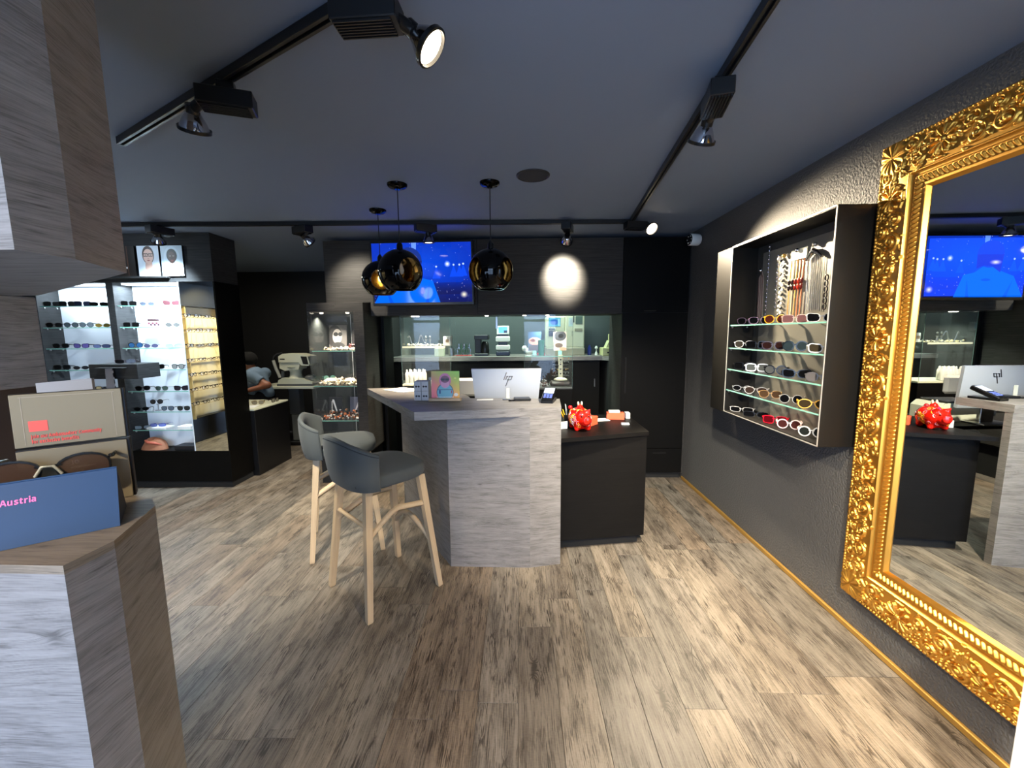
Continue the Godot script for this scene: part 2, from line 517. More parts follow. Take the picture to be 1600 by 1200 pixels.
func room() -> void:
	# floor of separate planks running away from the camera
	var fm := bx(Vector3(-5.1, -0.14, -6.9), Vector3(1.9, -0.008, 1.6), 0.0, true)
	var floor_ := struct("floor", fm, M.floor)
	var rng := RandomNumberGenerator.new()
	rng.seed = 4
	var pw := 0.178
	var cols := 30
	for i in cols:
		var x := 1.765 - pw * (i + 1)
		var z := 0.55 - rng.randf() * 1.2
		while z > -6.4:
			var L := 1.22
			var z1 := maxf(z - L, -6.6)
			if not (x < -2.5 and z1 > -1.2):
				var b := MB.new()
				var uo := Vector2(rng.randf() * 1.0 + 0.6, rng.randf() * 0.7 + 0.12)
				# u runs along the plank
				b.box(Vector3(pw / 2, -0.004, -(z - z1) / 2), Vector3(pw - 0.0012, 0.008, z - z1 - 0.0012), 0.0008, Basis.IDENTITY, true, uo)
				part("plank", b, M.floors[rng.randi() % 5], floor_, Vector3(x, 0, z))
			z = z1
			if z <= -6.6: break
	struct("ceiling", bx(Vector3(-5.1, 2.6, -6.9), Vector3(1.92, 2.75, 1.6)), M.ceiling)
	struct("wall_right", bx(Vector3(1.77, 0, -6.9), Vector3(1.92, 2.6, 1.6)), M.plaster)
	struct("wall_left", bx(Vector3(-5.15, 0, -6.9), Vector3(-5.0, 2.6, 1.6)), M.plaster)
	struct("wall_back", bx(Vector3(-5.0, 0, -6.85), Vector3(-1.70, 2.6, -6.65)), M.matblack)
	struct("wall_niche", bx(Vector3(-1.62, 0, -5.9), Vector3(1.77, 2.6, -5.75)), mat(Color(0.24, 0.27, 0.27), 0.6))
	struct("wall_partition", bx(Vector3(-1.74, 0, -6.65), Vector3(-1.62, 2.6, -4.9)), M.matblack)
	struct("wall_front", bx(Vector3(-5.0, 0, 1.45), Vector3(-2.75, 2.6, 1.6)), M.plaster)
	struct("wall_front", bx(Vector3(0.95, 0, 1.45), Vector3(1.77, 2.6, 1.6)), M.plaster)
	struct("wall_front", bx(Vector3(-2.75, 2.45, 1.45), Vector3(0.95, 2.6, 1.6)), M.plaster)
	# shop window behind the camera
	var wf := MB.new()
	for x in [-2.72, -1.5, -0.3, 0.92]: wf.b2(Vector3(x - 0.03, 0.0, 1.49), Vector3(x + 0.03, 2.45, 1.56), 0.003)
	for y in [0.03, 1.9, 2.42]: wf.b2(Vector3(-2.75, y - 0.03, 1.49), Vector3(0.95, y + 0.03, 1.56), 0.003)
	var win := struct("window_1", wf, M.black)
	struct("window_pane", bx(Vector3(-2.7, 0.06, 1.52), Vector3(0.9, 2.4, 1.526)), M.glass, win)
	# brass strip along the right wall
	struct("baseboard_right", bx(Vector3(1.752, 0, -4.36), Vector3(1.77, 0.032, 1.45), 0.004), M.brass)
	# pale post of the entrance at the right edge of the view
	var d := struct("door_1", bx(Vector3(1.24, 0, -0.94), Vector3(1.36, 1.0, -0.86), 0.004), mat(Color(0.80, 0.79, 0.77), 0.5))
	struct("door_cap", bx(Vector3(1.237, 1.0, -0.943), Vector3(1.363, 1.015, -0.857), 0.003), M.steel, d)

func column() -> void:
	# oak-clad display column close to the camera, left: plinth below, block hung from the ceiling above
	var low := [Vector2(-1.07, -0.509), Vector2(-0.609, -0.499), Vector2(-0.606, -0.565), Vector2(-0.656, -0.690), Vector2(-0.693, -0.724), Vector2(-1.07, -0.825)]
	var up := [Vector2(-1.51, -0.511), Vector2(-0.609, -0.499), Vector2(-0.606, -0.565), Vector2(-0.656, -0.690), Vector2(-1.232, -1.045), Vector2(-1.51, -1.045)]
	var p := thing("display_plinth", "grey oak faceted plinth at the left carrying the open box and the blue case", "plinth")
	var b := MB.new()
	b.prism(low, 0.0, 1.285)
	part("body", b, M.oakfine, p)
	b = MB.new()
	b.prism(low, 1.285, 1.2975)
	part("top_board", b, vary(M.oakfine, Color(1.0, 0.93, 0.82)), p)
	var h := thing("hanging_column", "grey oak faceted block hanging from the ceiling above the plinth", "column")
	b = MB.new()
	b.prism(up, 1.7045, 2.6)
	part("cladding", b, M.oakfine, h)
	part("drop_panel", bx(Vector3(-1.51, 1.468, -1.095), Vector3(-1.298, 1.7045, -0.605), 0.002), M.oakfine, h)
	solo("recess_board", bx(Vector3(-1.53, 0, -1.117), Vector3(-1.331, 1.468, -0.63), 0.002), mat(Color(0.20, 0.15, 0.13), 0.6), "dark brown panelled post under the hanging oak column, behind the open box", "post")
	b = MB.new()
	b.slab([Vector2(-0.052, -0.13), Vector2(0.052, -0.13), Vector2(0.052, 0.004), Vector2(-0.052, -0.004)], 0.003, -0.003)
	var pl := solo("display_plate", b, mat(Color(0.50, 0.49, 0.48), 0.75), "pale grey upright plate standing behind the lid of the open box", "plate", "", Vector3(-0.914, 1.512, -0.80))
	pl.rotation_degrees = Vector3(0, 6, 0)

func woodmat_light() -> StandardMaterial3D:
	return vary(M.oak, Color(1.0, 0.93, 0.82))

func bar() -> void:
	var t := thing("bar_counter", "grey oak bar counter with an angled overhanging top in the middle of the shop", "counter")
	var b := MB.new()
	b.prism([Vector2(-0.484, -2.647), Vector2(0.062, -2.635), Vector2(0.272, -2.683), Vector2(0.272, -2.73), Vector2(0.05, -2.70), Vector2(-0.45, -2.72), Vector2(-0.98, -3.52), Vector2(-1.045, -3.513)], 0.0, 1.055)
	part("front_panel", b, M.oak, t)
	b = MB.new()
	b.prism([Vector2(-0.667, -2.52), Vector2(0.272, -2.68), Vector2(0.293, -3.02), Vector2(-0.378, -3.07), Vector2(-0.43, -3.24), Vector2(-0.94, -3.68), Vector2(-1.226, -3.69), Vector2(-1.385, -3.65)], 1.055, 1.11)
	part("countertop", b, M.oak, t)
	var d := thing("side_desk", "low black desk joined to the right end of the oak bar, carrying a red pig", "desk")
	b = MB.new()
	b.prism([Vector2(0.276, -2.845), Vector2(0.925, -2.945), Vector2(0.925, -3.55), Vector2(0.276, -3.55)], 0.08, 0.852)
	part("body", b, M.desk, d)
	b = MB.new()
	b.prism([Vector2(0.276, -2.735), Vector2(0.935, -2.93), Vector2(0.94, -3.56), Vector2(-0.9, -3.56), Vector2(-0.9, -3.3), Vector2(-0.3, -3.1), Vector2(0.276, -3.06)], 0.852, 0.88)
	part("desktop", b, M.desk, d)
	b = MB.new()
	b.prism([Vector2(0.29, -2.90), Vector2(0.89, -2.99), Vector2(0.89, -3.5), Vector2(0.29, -3.5)], 0.0, 0.08)
	part("plinth", b, M.matblack, d)
	b = MB.new()
	b.b2(Vector3(-0.9, 0, -3.52), Vector3(-0.86, 0.852, -3.3))
	part("side_panel", b, M.desk, d)

func shelf(parent: Node, lo: Vector3, hi: Vector3, edge := "z") -> void:  # glass shelf with a green edge
	part("glass_shelf", bx(lo, hi), M.glass, parent)
	var e := MB.new()
	if edge == "z": e.b2(Vector3(lo.x, lo.y, hi.z), Vector3(hi.x, hi.y, hi.z + 0.0015))
	else: e.b2(Vector3(lo.x - 0.0015, lo.y, lo.z), Vector3(lo.x, hi.y, hi.z))
	part("shelf_edge", e, M.glassedge, parent)

func pins(parent: Node, at: Array) -> void:
	for p in at:
		var b := MB.new()
		b.ball(Vector3.ZERO, Vector3(0.009, 0.009, 0.009), 8)
		part("shelf_pin", b, M.steel, parent, p)

func wall_unit() -> void:
	var t := thing("eyewear_shelving", "tall black shelving unit with white-lit bays of sunglasses, posters on top", "shelving")
	var zf := -4.10
	var zb := -4.46
	part("base_cabinet", bx(Vector3(-5.0, 0.07, zb), Vector3(-3.035, 0.40, zf), 0.002), M.darker, t)
	part("plinth", bx(Vector3(-5.0, 0, zb), Vector3(-3.05, 0.07, zf - 0.02)), M.matblack, t)
	part("top_panel", bx(Vector3(-5.0, 2.13, zb), Vector3(-3.035, 2.598, zf), 0.002), M.unit, t)
	part("side_panel", bx(Vector3(-3.045, 0.40, zb), Vector3(-3.03, 2.13, zf + 0.001)), M.darker, t)
	part("divider", bx(Vector3(-4.135, 0.40, -4.31), Vector3(-4.062, 2.13, zf), 0.002), M.unit, t)
	part("divider", bx(Vector3(-5.0, 0.40, -4.31), Vector3(-4.86, 2.13, zf), 0.002), M.unit, t)
	part("picture_ledge", bx(Vector3(-4.6, 2.165, zf), Vector3(-3.46, 2.182, zf + 0.05), 0.002), M.unit, t)
	part("back_panel", bx(Vector3(-4.86, 0.40, -4.33), Vector3(-4.135, 2.13, -4.31)), M.backing, t)
	part("back_panel", bx(Vector3(-4.062, 0.40, -4.33), Vector3(-3.40, 2.13, -4.31)), M.backing, t)
	var mir := part("mirror_panel", bx(Vector3(-3.40, 0.40, -4.16), Vector3(-3.045, 2.13, zf - 0.004)), M.mirror, t)
	part("edge_strip", bx(Vector3(-3.404, 0.40, -4.31), Vector3(-3.398, 2.13, zf + 0.001)), M.backing, t)
	var hs := [1.905, 1.69, 1.477, 1.255, 1.03, 0.815, 0.62]
	for y in hs:
		shelf(t, Vector3(-4.86, y - 0.008, -4.305), Vector3(-4.137, y, -4.125))
		shelf(t, Vector3(-4.06, y - 0.008, -4.305), Vector3(-3.406, y, -4.125))
		pins(t, [Vector3(-4.835, y - 0.017, -4.14), Vector3(-4.84, y - 0.017, -4.26), Vector3(-4.04, y - 0.017, -4.14), Vector3(-4.045, y - 0.017, -4.26)])
	for x in [-4.5, -3.73]:
		var b := MB.new()
		b.b2(Vector3(x - 0.3, 2.112, -4.24), Vector3(x + 0.3, 2.13, -4.16))
		part("lamp_strip", b, glow(Color(0.9, 0.96, 1.0), 1.5), t)
	# drawer box with a hanging dotted tie
	var dr := thing("drawer_box", "grey drawer box projecting from the shelving, a dotted tie hung on it", "drawer", Vector3(-3.9, 1.19, -4.096))
	part("body", bx(Vector3(-0.245, 0, 0.0), Vector3(0.23, 0.142, 0.25), 0.003), M.unit, dr)
	part("ledge", bx(Vector3(-0.13, 0.105, 0.25), Vector3(0.13, 0.112, 0.30), 0.002), M.unit, dr)
	var im := Image.create(64, 256, false, Image.FORMAT_RGB8)
	im.fill(Color(0.06, 0.06, 0.07))
	for y in 32:
		for x in 8: ell(im, x * 8 + (4 if y % 2 else 0) + 1.0, y * 8 + 4, 2.6, 2.6, Color(0.85, 0.83, 0.85))
	var tie := MB.new()
	tie.quad01(Vector3(-0.045, -0.24, 0.004), Vector3(0.045, -0.24, 0.004), Vector3(0.035, 0.0, 0.004), Vector3(-0.035, 0.0, 0.004))
	tie.quad01(Vector3(0.045, -0.24, -0.004), Vector3(-0.045, -0.24, -0.004), Vector3(-0.035, 0.0, -0.004), Vector3(0.035, 0.0, -0.004))
	tie.quad(Vector3(-0.045, -0.24, -0.004), Vector3(-0.045, -0.24, 0.004), Vector3(-0.035, 0, 0.004), Vector3(-0.035, 0, -0.004))
	tie.quad(Vector3(0.045, -0.24, 0.004), Vector3(0.045, -0.24, -0.004), Vector3(0.035, 0, -0.004), Vector3(0.035, 0, 0.004))
	solo("dotted_tie", tie, picmat(im, 0.7), "black and white dotted tie hanging in front of the grey drawer box", "tie", "", Vector3(-3.91, 1.30, -3.81))
	# portraits on the ledge
	var f1 := portrait(1); var f2 := portrait(2)
	for k in 3:
		var w := 0.215
		var im3 := Image.create(64, 96, false, Image.FORMAT_RGB8)
		im3.fill(Color(0.10, 0.085, 0.08))
		im3.fill_rect(Rect2i(40, 0, 3, 96), Color(0.3, 0.2, 0.16)); im3.fill_rect(Rect2i(16, 66, 24, 6), Color(0.75, 0.75, 0.75)); im3.fill_rect(Rect2i(16, 76, 18, 5), Color(0.75, 0.75, 0.75))
		var pm := MB.new()
		pm.b2(Vector3(-w / 2, 0, -0.012), Vector3(w / 2, 0.29, 0.0))
		var nm: String = ["poster with a pale face in black glasses, left of the two lit portraits", "poster with a dark face in a white hood, right of the two lit portraits", "dark poster with small white lettering, leftmost on the picture ledge"][k]
		var pt := thing("portrait_poster", nm, "poster", Vector3([-3.642, -3.407, -3.885][k], 2.184, -4.075))
		part("board", pm, M.black, pt)
		pm = MB.new()
		pm.quad01(Vector3(-w / 2, 0, 0.001), Vector3(w / 2, 0, 0.001), Vector3(w / 2, 0.29, 0.001), Vector3(-w / 2, 0.29, 0.001))
		part("print", pm, picmat([f1, f2, im3][k], 0.4), pt)

func portrait(k: int) -> Image:
	var im := Image.create(192, 256, false, Image.FORMAT_RGB8)
	im.fill(Color(0.82, 0.87, 0.91) if k == 1 else Color(0.74, 0.83, 0.88))
	if k == 1:
		ell(im, 96, 78, 52, 76, Color(0.22, 0.13, 0.11))
		ell(im, 96, 262, 92, 62, Color(0.93, 0.93, 0.93))
		pol(im, [Vector2(68, 130), Vector2(124, 130), Vector2(132, 196), Vector2(96, 214), Vector2(60, 196)], Color(0.80, 0.66, 0.60))
		ell(im, 96, 88, 44, 62, Color(0.86, 0.72, 0.66))
		for s in [-1, 1]:
			var x: int = 96 + s * 22
			im.fill_rect(Rect2i(x - 19, 64, 38, 27), Color(0.04, 0.03, 0.03)); im.fill_rect(Rect2i(x - 15, 69, 30, 18), Color(0.82, 0.70, 0.65))
			ell(im, x, 78, 6, 4, Color(0.2, 0.15, 0.13))
		im.fill_rect(Rect2i(90, 72, 12, 4), Color(0.04, 0.03, 0.03))
		ell(im, 96, 108, 8, 4, Color(0.76, 0.58, 0.52)); ell(im, 96, 124, 14, 5, Color(0.66, 0.36, 0.35))
	else:
		ell(im, 96, 110, 72, 104, Color(0.80, 0.89, 0.94)); ell(im, 96, 262, 96, 96, Color(0.90, 0.93, 0.95))
		ell(im, 96, 84, 46, 56, Color(0.06, 0.10, 0.09))
		ell(im, 96, 100, 34, 50, Color(0.27, 0.15, 0.10))
		for s in [-1, 1]:
			ell(im, 96 + s * 14, 88, 8, 4, Color(0.75, 0.7, 0.65)); ell(im, 96 + s * 14, 88, 3.5, 3.5, Color(0.05, 0.04, 0.04))
		ell(im, 96, 108, 8, 5, Color(0.21, 0.11, 0.08)); ell(im, 96, 126, 13, 6, Color(0.45, 0.22, 0.20))
		ell(im, 96, 164, 40, 14, Color(0.62, 0.55, 0.5)); ell(im, 96, 176, 46, 18, Color(0.92, 0.94, 0.95))
	return im

# ---------------------------------------------------------------- spectacles
var spec_cache := {}
var mat_cache := {}

func colmat(c: Color, rough := 0.25, metal := 0.0) -> StandardMaterial3D:
	var k := "%s %.2f %.2f" % [c.to_html(), rough, metal]
	if not mat_cache.has(k): mat_cache[k] = mat(c, rough, metal)
	return mat_cache[k]

func lens_outline(kind: String, n := 20) -> Array:  # right lens (x > 0), centred
	var o := []
	for i in n:
		var a := TAU * i / n
		var c := cos(a); var s := sin(a)
		var p := Vector2(c, s)
		match kind:
			"round": p = Vector2(c * 0.0235, s * 0.0235)
			"oval": p = Vector2(c * 0.025, s * 0.017)
			"square":
				var e := 0.45
				p = Vector2(signf(c) * pow(absf(c), e) * 0.026, signf(s) * pow(absf(s), e) * 0.021)
			"panto":
				var e := 0.8
				p = Vector2(signf(c) * pow(absf(c), e) * 0.025, signf(s) * pow(absf(s), e) * 0.0215)
				p.x *= 1.0 + p.y * 5.0
			"cat":
				var e := 0.7
				p = Vector2(signf(c) * pow(absf(c), e) * 0.027, signf(s) * pow(absf(s), e) * 0.020)
				if p.y > 0 and p.x > 0: p += Vector2(0.004, 0.007) * (p.y / 0.02) * (p.x / 0.027)
			"aviator":
				p = Vector2(c * 0.028, s * 0.024)
				if p.y < 0: p.x += p.y * 0.25 * -1.0 * 0.6; p.y *= 1.12
				else: p.y *= 0.72
			"wrap":
				var e := 0.6
				p = Vector2(signf(c) * pow(absf(c), e) * 0.032, signf(s) * pow(absf(s), e) * 0.0165)
		o.append(p)
	return o

func spec_meshes(kind: String, thick: float) -> Dictionary:
	var key := "%s %.4f" % [kind, thick]
	if spec_cache.has(key): return spec_cache[key]
	var o := lens_outline(kind)
	var lo := 0.0; var hi := 0.0; var xr := 0.0
	for p in o: lo = minf(lo, p.y); hi = maxf(hi, p.y); xr = maxf(xr, p.x)
	var cx := xr + 0.009
	var cy := -lo + thick
	var d: Dictionary = {}
	var fr := MB.new()
	var lens := []
	for s in [1.0, -1.0]:
		var n := o.size()
		for i in n:
			var p: Vector2 = o[i]; var q: Vector2 = o[(i + 1) % n]
			var pd := p.normalized() * thick; var qd := q.normalized() * thick
			var zs := [0.0022, -0.0022]
			var P := func(w: Vector2, z: float) -> Vector3: return Vector3(s * (cx + w.x), cy + w.y, z - pow(absf(cx + w.x), 2.0) * 0.9)
			var A := [P.call(p, zs[0]), P.call(q, zs[0]), P.call(q + qd, zs[0]), P.call(p + pd, zs[0])]
			var B := [P.call(p, zs[1]), P.call(q, zs[1]), P.call(q + qd, zs[1]), P.call(p + pd, zs[1])]
			var F := func(a, b, c, e) -> void:
				if s > 0: fr.quad(a, b, c, e)
				else: fr.quad(b, a, e, c)
			F.call(A[1], A[0], A[3], A[2]); F.call(B[0], B[1], B[2], B[3]); F.call(A[3], B[3], B[2], A[2]) ; F.call(A[0], A[1], B[1], B[0])
		var lm := MB.new()
		for i in n:
			var p: Vector2 = o[i]; var q: Vector2 = o[(i + 1) % n]
			for z in [0.0004, -0.0004]:
				var C := Vector3(s * cx, cy, z - cx * cx * 0.9)
				var a := Vector3(s * (cx + p.x), cy + p.y, z - pow(cx + p.x, 2.0) * 0.9); var b := Vector3(s * (cx + q.x), cy + q.y, z - pow(cx + q.x, 2.0) * 0.9)
				if (z > 0) == (s > 0): lm.tri(C, a, b)
				else: lm.tri(C, b, a)
		lens.append(lm.mesh())
	# bridge
	var by := cy + hi * 0.35
	fr.box(Vector3(0, by, 0.0003), Vector3(2 * (cx - xr * 0.82), maxf(thick, 0.0022), 0.0036), 0.0006)
	var temples := []
	for s in [1.0, -1.0]:
		var tb := MB.new()
		var x0: float = s * (cx + xr + thick * 0.6)
		var zf: float = -pow(absf(x0), 2.0) * 0.9
		var ty := cy + hi * 0.55
		var w := maxf(thick * 0.9, 0.0016)
		var path := [Vector3(x0, ty, zf + 0.001), Vector3(x0 + s * 0.004, ty, zf - 0.006), Vector3(x0 + s * 0.003, ty - 0.002, zf - 0.055), Vector3(x0, ty - 0.007, zf - 0.098), Vector3(x0 - s * 0.004, 0.004, zf - 0.135)]
		tb.tube(path, [w, w, w * 0.8, w * 0.8, w * 0.9], 5, true, 1.3)
		temples.append(tb.mesh())
	d = {"frame": fr.mesh(), "lens": lens, "temple": temples, "w": cx + xr}
	spec_cache[key] = d
	return d

func spectacles(called: String, kind: String, thick: float, fm: Material, lm: Material, label: String, group: String, at: Vector3, turn: float, scale_ := 1.0) -> Node3D:
	var d := spec_meshes(kind, thick)
	var t := thing(called, label, "sunglasses" if called == "sunglasses" else "glasses", at, turn, group)
	t.scale = Vector3.ONE * scale_
	part("frame_front", d.frame, fm, t)
	for k in 2: part("lens", d.lens[k], lm, t)
	for k in 2: part("temple", d.temple[k], fm, t)
	return t

func lensmat(c: Color) -> StandardMaterial3D:
	var m := colmat(c, 0.22)
	m.metallic_specular = 0.05
	return m

const ORD := ["first", "second", "third", "fourth", "fifth", "sixth", "seventh"]

func fill_bays() -> void:
	var hs := [1.905, 1.69, 1.477, 1.255, 1.03, 0.815, 0.62]
	var dk := Color(0.05, 0.05, 0.05)
	# [shelf, x, shape, frame colour, lens colour, turn, words, thickness]
	var left := [
		[0, -4.79, "square", Color(0.05, 0.08, 0.07), dk, 0.5, "dark green", 0.004], [0, -4.63, "square", dk, dk, 0.45, "black", 0.005], [0, -4.47, "square", Color(0.07, 0.08, 0.13), Color(0.07, 0.08, 0.13), 0.5, "navy", 0.005], [0, -4.30, "wrap", Color(0.08, 0.09, 0.09), dk, 0.4, "charcoal", 0.004],
		[1, -4.80, "panto", Color(0.14, 0.08, 0.05), dk, 0.5, "dark brown", 0.004], [1, -4.62, "round", dk, Color(0.30, 0.34, 0.36), 0.3, "black grey-lensed", 0.003], [1, -4.46, "round", dk, Color(0.40, 0.44, 0.46), 0.3, "black pale-lensed", 0.003], [1, -4.29, "oval", Color(0.55, 0.44, 0.16), Color(0.45, 0.38, 0.18), 0.3, "golden", 0.003],
		[2, -4.76, "panto", Color(0.06, 0.07, 0.07), dk, 0.5, "black", 0.004], [2, -4.545, "cat", Color(0.11, 0.10, 0.20), Color(0.34, 0.30, 0.52), 0.2, "purple-lensed", 0.004], [2, -4.33, "wrap", Color(0.10, 0.11, 0.19), Color(0.36, 0.40, 0.55), 0.2, "blue", 0.003],
		[3, -4.78, "square", dk, dk, 0.5, "black", 0.004], [3, -4.58, "oval", dk, Color(0.12, 0.12, 0.13), 0.4, "thin black", 0.002], [3, -4.31, "round", Color(0.72, 0.65, 0.6), Color(0.74, 0.77, 0.8), 0.2, "clear thin-rimmed", 0.0015],
		[4, -4.46, "panto", Color(0.10, 0.10, 0.09), Color(0.62, 0.55, 0.4), 0.2, "black tan-lensed", 0.003], [4, -4.31, "oval", Color(0.13, 0.12, 0.12), Color(0.2, 0.22, 0.24), 0.3, "dark grey", 0.003]]
	var right := [
		[0, -3.99, "square", dk, dk, 0.4, "black", 0.003], [0, -3.80, "oval", Color(0.30, 0.32, 0.36), Color(0.28, 0.30, 0.35), 0.35, "grey", 0.002], [0, -3.55, "cat", Color(0.42, 0.17, 0.17), Color(0.36, 0.22, 0.24), 0.4, "rose-red", 0.004],
		[1, -3.99, "square", dk, dk, 0.4, "black", 0.003], [1, -3.56, "oval", Color(0.32, 0.30, 0.30), Color(0.38, 0.38, 0.37), 0.3, "pale grey", 0.002],
		[2, -3.97, "round", Color(0.07, 0.10, 0.13), Color(0.14, 0.27, 0.40), 0.4, "blue-lensed black", 0.004], [2, -3.81, "oval", Color(0.25, 0.25, 0.35), Color(0.28, 0.28, 0.40), 0.3, "violet grey", 0.002], [2, -3.57, "wrap", Color(0.55, 0.58, 0.55), Color(0.62, 0.68, 0.66), 0.3, "nearly clear", 0.0015],
		[3, -3.78, "cat", Color(0.16, 0.11, 0.10), dk, 0.4, "tortoise brown", 0.004], [3, -3.55, "panto", Color(0.16, 0.15, 0.14), Color(0.50, 0.50, 0.48), 0.05, "dark-rimmed", 0.004],
		[4, -3.95, "panto", Color(0.15, 0.09, 0.09), dk, 0.4, "dark red-brown", 0.004], [4, -3.75, "panto", Color(0.24, 0.27, 0.25), Color(0.30, 0.36, 0.33), 0.1, "green-lensed", 0.002], [4, -3.54, "cat", Color(0.10, 0.09, 0.10), Color(0.16, 0.14, 0.16), 0.2, "black upswept", 0.005],
		[5, -3.99, "oval", dk, dk, 0.4, "glossy black", 0.004], [5, -3.71, "panto", Color(0.14, 0.14, 0.15), Color(0.36, 0.41, 0.46), 0.1, "black blue-lensed", 0.003], [5, -3.54, "panto", Color(0.09, 0.09, 0.09), Color(0.20, 0.21, 0.20), 0.1, "dark heart-lensed", 0.003],
		[6, -4.0, "wrap", Color(0.2, 0.2, 0.22), Color(0.5, 0.55, 0.58), 0.4, "thin grey", 0.0015], [6, -3.50, "wrap", dk, Color(0.6, 0.65, 0.7), -0.2, "thin black", 0.0015]]
	for side in 2:
		var cnt := {}
		for g in (left if side == 0 else right):
			cnt[g[0]] = cnt.get(g[0], 0) + 1
			spectacles("sunglasses", g[2], g[7], colmat(g[3]), lensmat(g[4]), "%s sunglasses, %s on shelf %s from top of the white %s bay" % [g[6], ORD[cnt[g[0]] - 1], ["one", "two", "three", "four", "five", "six", "seven"][g[0]], "left" if side == 0 else "right"], "sunglasses in the white-lit bays", Vector3(g[1], hs[g[0]] + 0.001, -4.175), g[5], 1.0)
	# round pair standing over another, on a stand
	spectacles("sunglasses", "round", 0.0022, colmat(Color(0.16, 0.15, 0.15)), colmat(Color(0.22, 0.21, 0.21), 0.08), "round dark sunglasses raised on a silver stand in the white right bay", "sunglasses in the white-lit bays", Vector3(-3.83, 0.885, -4.185), 0.25)
	var st := MB.new()
	st.lathe([Vector2(0.0, 0.0), Vector2(0.03, 0.0), Vector2(0.03, 0.004), Vector2(0.006, 0.008), Vector2(0.005, 0.06), Vector2(0.018, 0.066), Vector2(0.012, 0.072), Vector2(0.0, 0.072)], 16)
	solo("eyewear_stand", st, M.steel, "small silver stand under the raised round sunglasses in the right bay", "stand", "", Vector3(-3.83, 0.815, -4.20))
	spectacles("sunglasses", "wrap", 0.004, colmat(Color(0.14, 0.06, 0.08)), colmat(dk, 0.1), "dark maroon sunglasses lying on top of the grey drawer box", "", Vector3(-3.86, 1.333, -3.93), 0.5)
	# show card, papers, pouch, book
	var ci := Image.create(96, 64, false, Image.FORMAT_RGB8)
	ci.fill(Color(0.80, 0.76, 0.78)); ci.fill_rect(Rect2i(0, 0, 96, 14), Color(0.22, 0.10, 0.14))
	for k in 6: ell(ci, 10 + k * 16, 34 + (k % 2) * 12, 9, 8, Color(0.25, 0.1, 0.16) if k % 2 else Color(0.5, 0.25, 0.32))
	var cm := thing("show_card", "small show card with dark eyewear picture on the second right-bay shelf", "card", Vector3(-3.76, 1.69, -4.18), 0.1)
	part("board", bx(Vector3(-0.055, 0, -0.006), Vector3(0.055, 0.078, 0.0)), M.white, cm)
	var q := MB.new()
	q.quad01(Vector3(-0.055, 0, 0.001), Vector3(0.055, 0, 0.001), Vector3(0.055, 0.078, 0.001), Vector3(-0.055, 0.078, 0.001))
	part("print", q, picmat(ci, 0.4), cm)
	solo("price_card", bx(Vector3(-0.045, 0, -0.002), Vector3(0.045, 0.09, 0.0)), M.paper, "plain white card standing behind black glasses on the second left-bay shelf", "card", "", Vector3(-4.66, 1.69, -4.28))
	solo("paper_stack", bx(Vector3(-0.10, 0, -0.06), Vector3(0.10, 0.022, 0.06), 0.003), M.paper, "flat stack of white papers on the lowest glass shelf, right bay middle", "papers", "", Vector3(-3.83, 0.62, -4.20))
	solo("paper_stack", bx(Vector3(-0.07, 0, -0.06), Vector3(0.07, 0.035, 0.06), 0.003), M.paper, "thicker white booklet stack at the right end of the lowest glass shelf", "papers", "", Vector3(-3.50 - 0.03, 0.62, -4.20)).rotation.y = 0.05
	spectacles("sunglasses", "wrap", 0.0018, colmat(Color(0.12, 0.14, 0.55)), colmat(Color(0.45, 0.5, 0.75), 0.1), "blue wrap glasses lying on white papers on the lowest glass shelf", "", Vector3(-3.84, 0.643, -4.18), 0.15)
	var pb := MB.new()
	var rows := 10; var seg := 22
	for i in rows:
		for k in seg:
			var p := []
			for e in [[i, k], [i, k + 1], [i + 1, k + 1], [i + 1, k]]:
				var v: float = float(e[0]) / rows; var a: float = -TAU * e[1] / seg
				var r := 1.0 - 0.35 * v - 0.5 * pow(v, 6.0) + 0.07 * sin(a * 3.0 + v * 4.0) * (1.0 - v)
				if v >= 1.0: r = 0.0
				p.append(Vector3(cos(a) * 0.135 * r, 0.115 * pow(v, 0.8) * (1.0 + 0.14 * sin(a * 2.0 + 1.0)), sin(a) * 0.075 * r))
			pb.tri(p[0], p[1], p[2], Vector2(p[0].x, p[0].y), Vector2(p[1].x, p[1].y), Vector2(p[2].x, p[2].y)); pb.tri(p[0], p[2], p[3])
	var pouch := thing("leather_pouch", "crumpled tan leather pouch on the floor of the white right bay", "pouch", Vector3(-3.90, 0.401, -4.19))
	part("body", pb, mat(Color(0.66, 0.44, 0.32), 0.6), pouch)
	var pf := MB.new()
	pf.tube([Vector3(-0.06, 0.10, 0.045), Vector3(-0.01, 0.085, 0.07), Vector3(0.05, 0.075, 0.06), Vector3(0.10, 0.05, 0.03)], [0.012, 0.016, 0.015, 0.008], 8, true)
	part("flap", pf, mat(Color(0.68, 0.34, 0.25), 0.6), pouch)
	solo("dark_book", bx(Vector3(-0.11, 0, -0.07), Vector3(0.11, 0.045, 0.07), 0.003), mat(Color(0.08, 0.08, 0.10), 0.5), "flat dark book on the floor of the white bay, right of the pouch", "book", "", Vector3(-3.54, 0.401, -4.20))

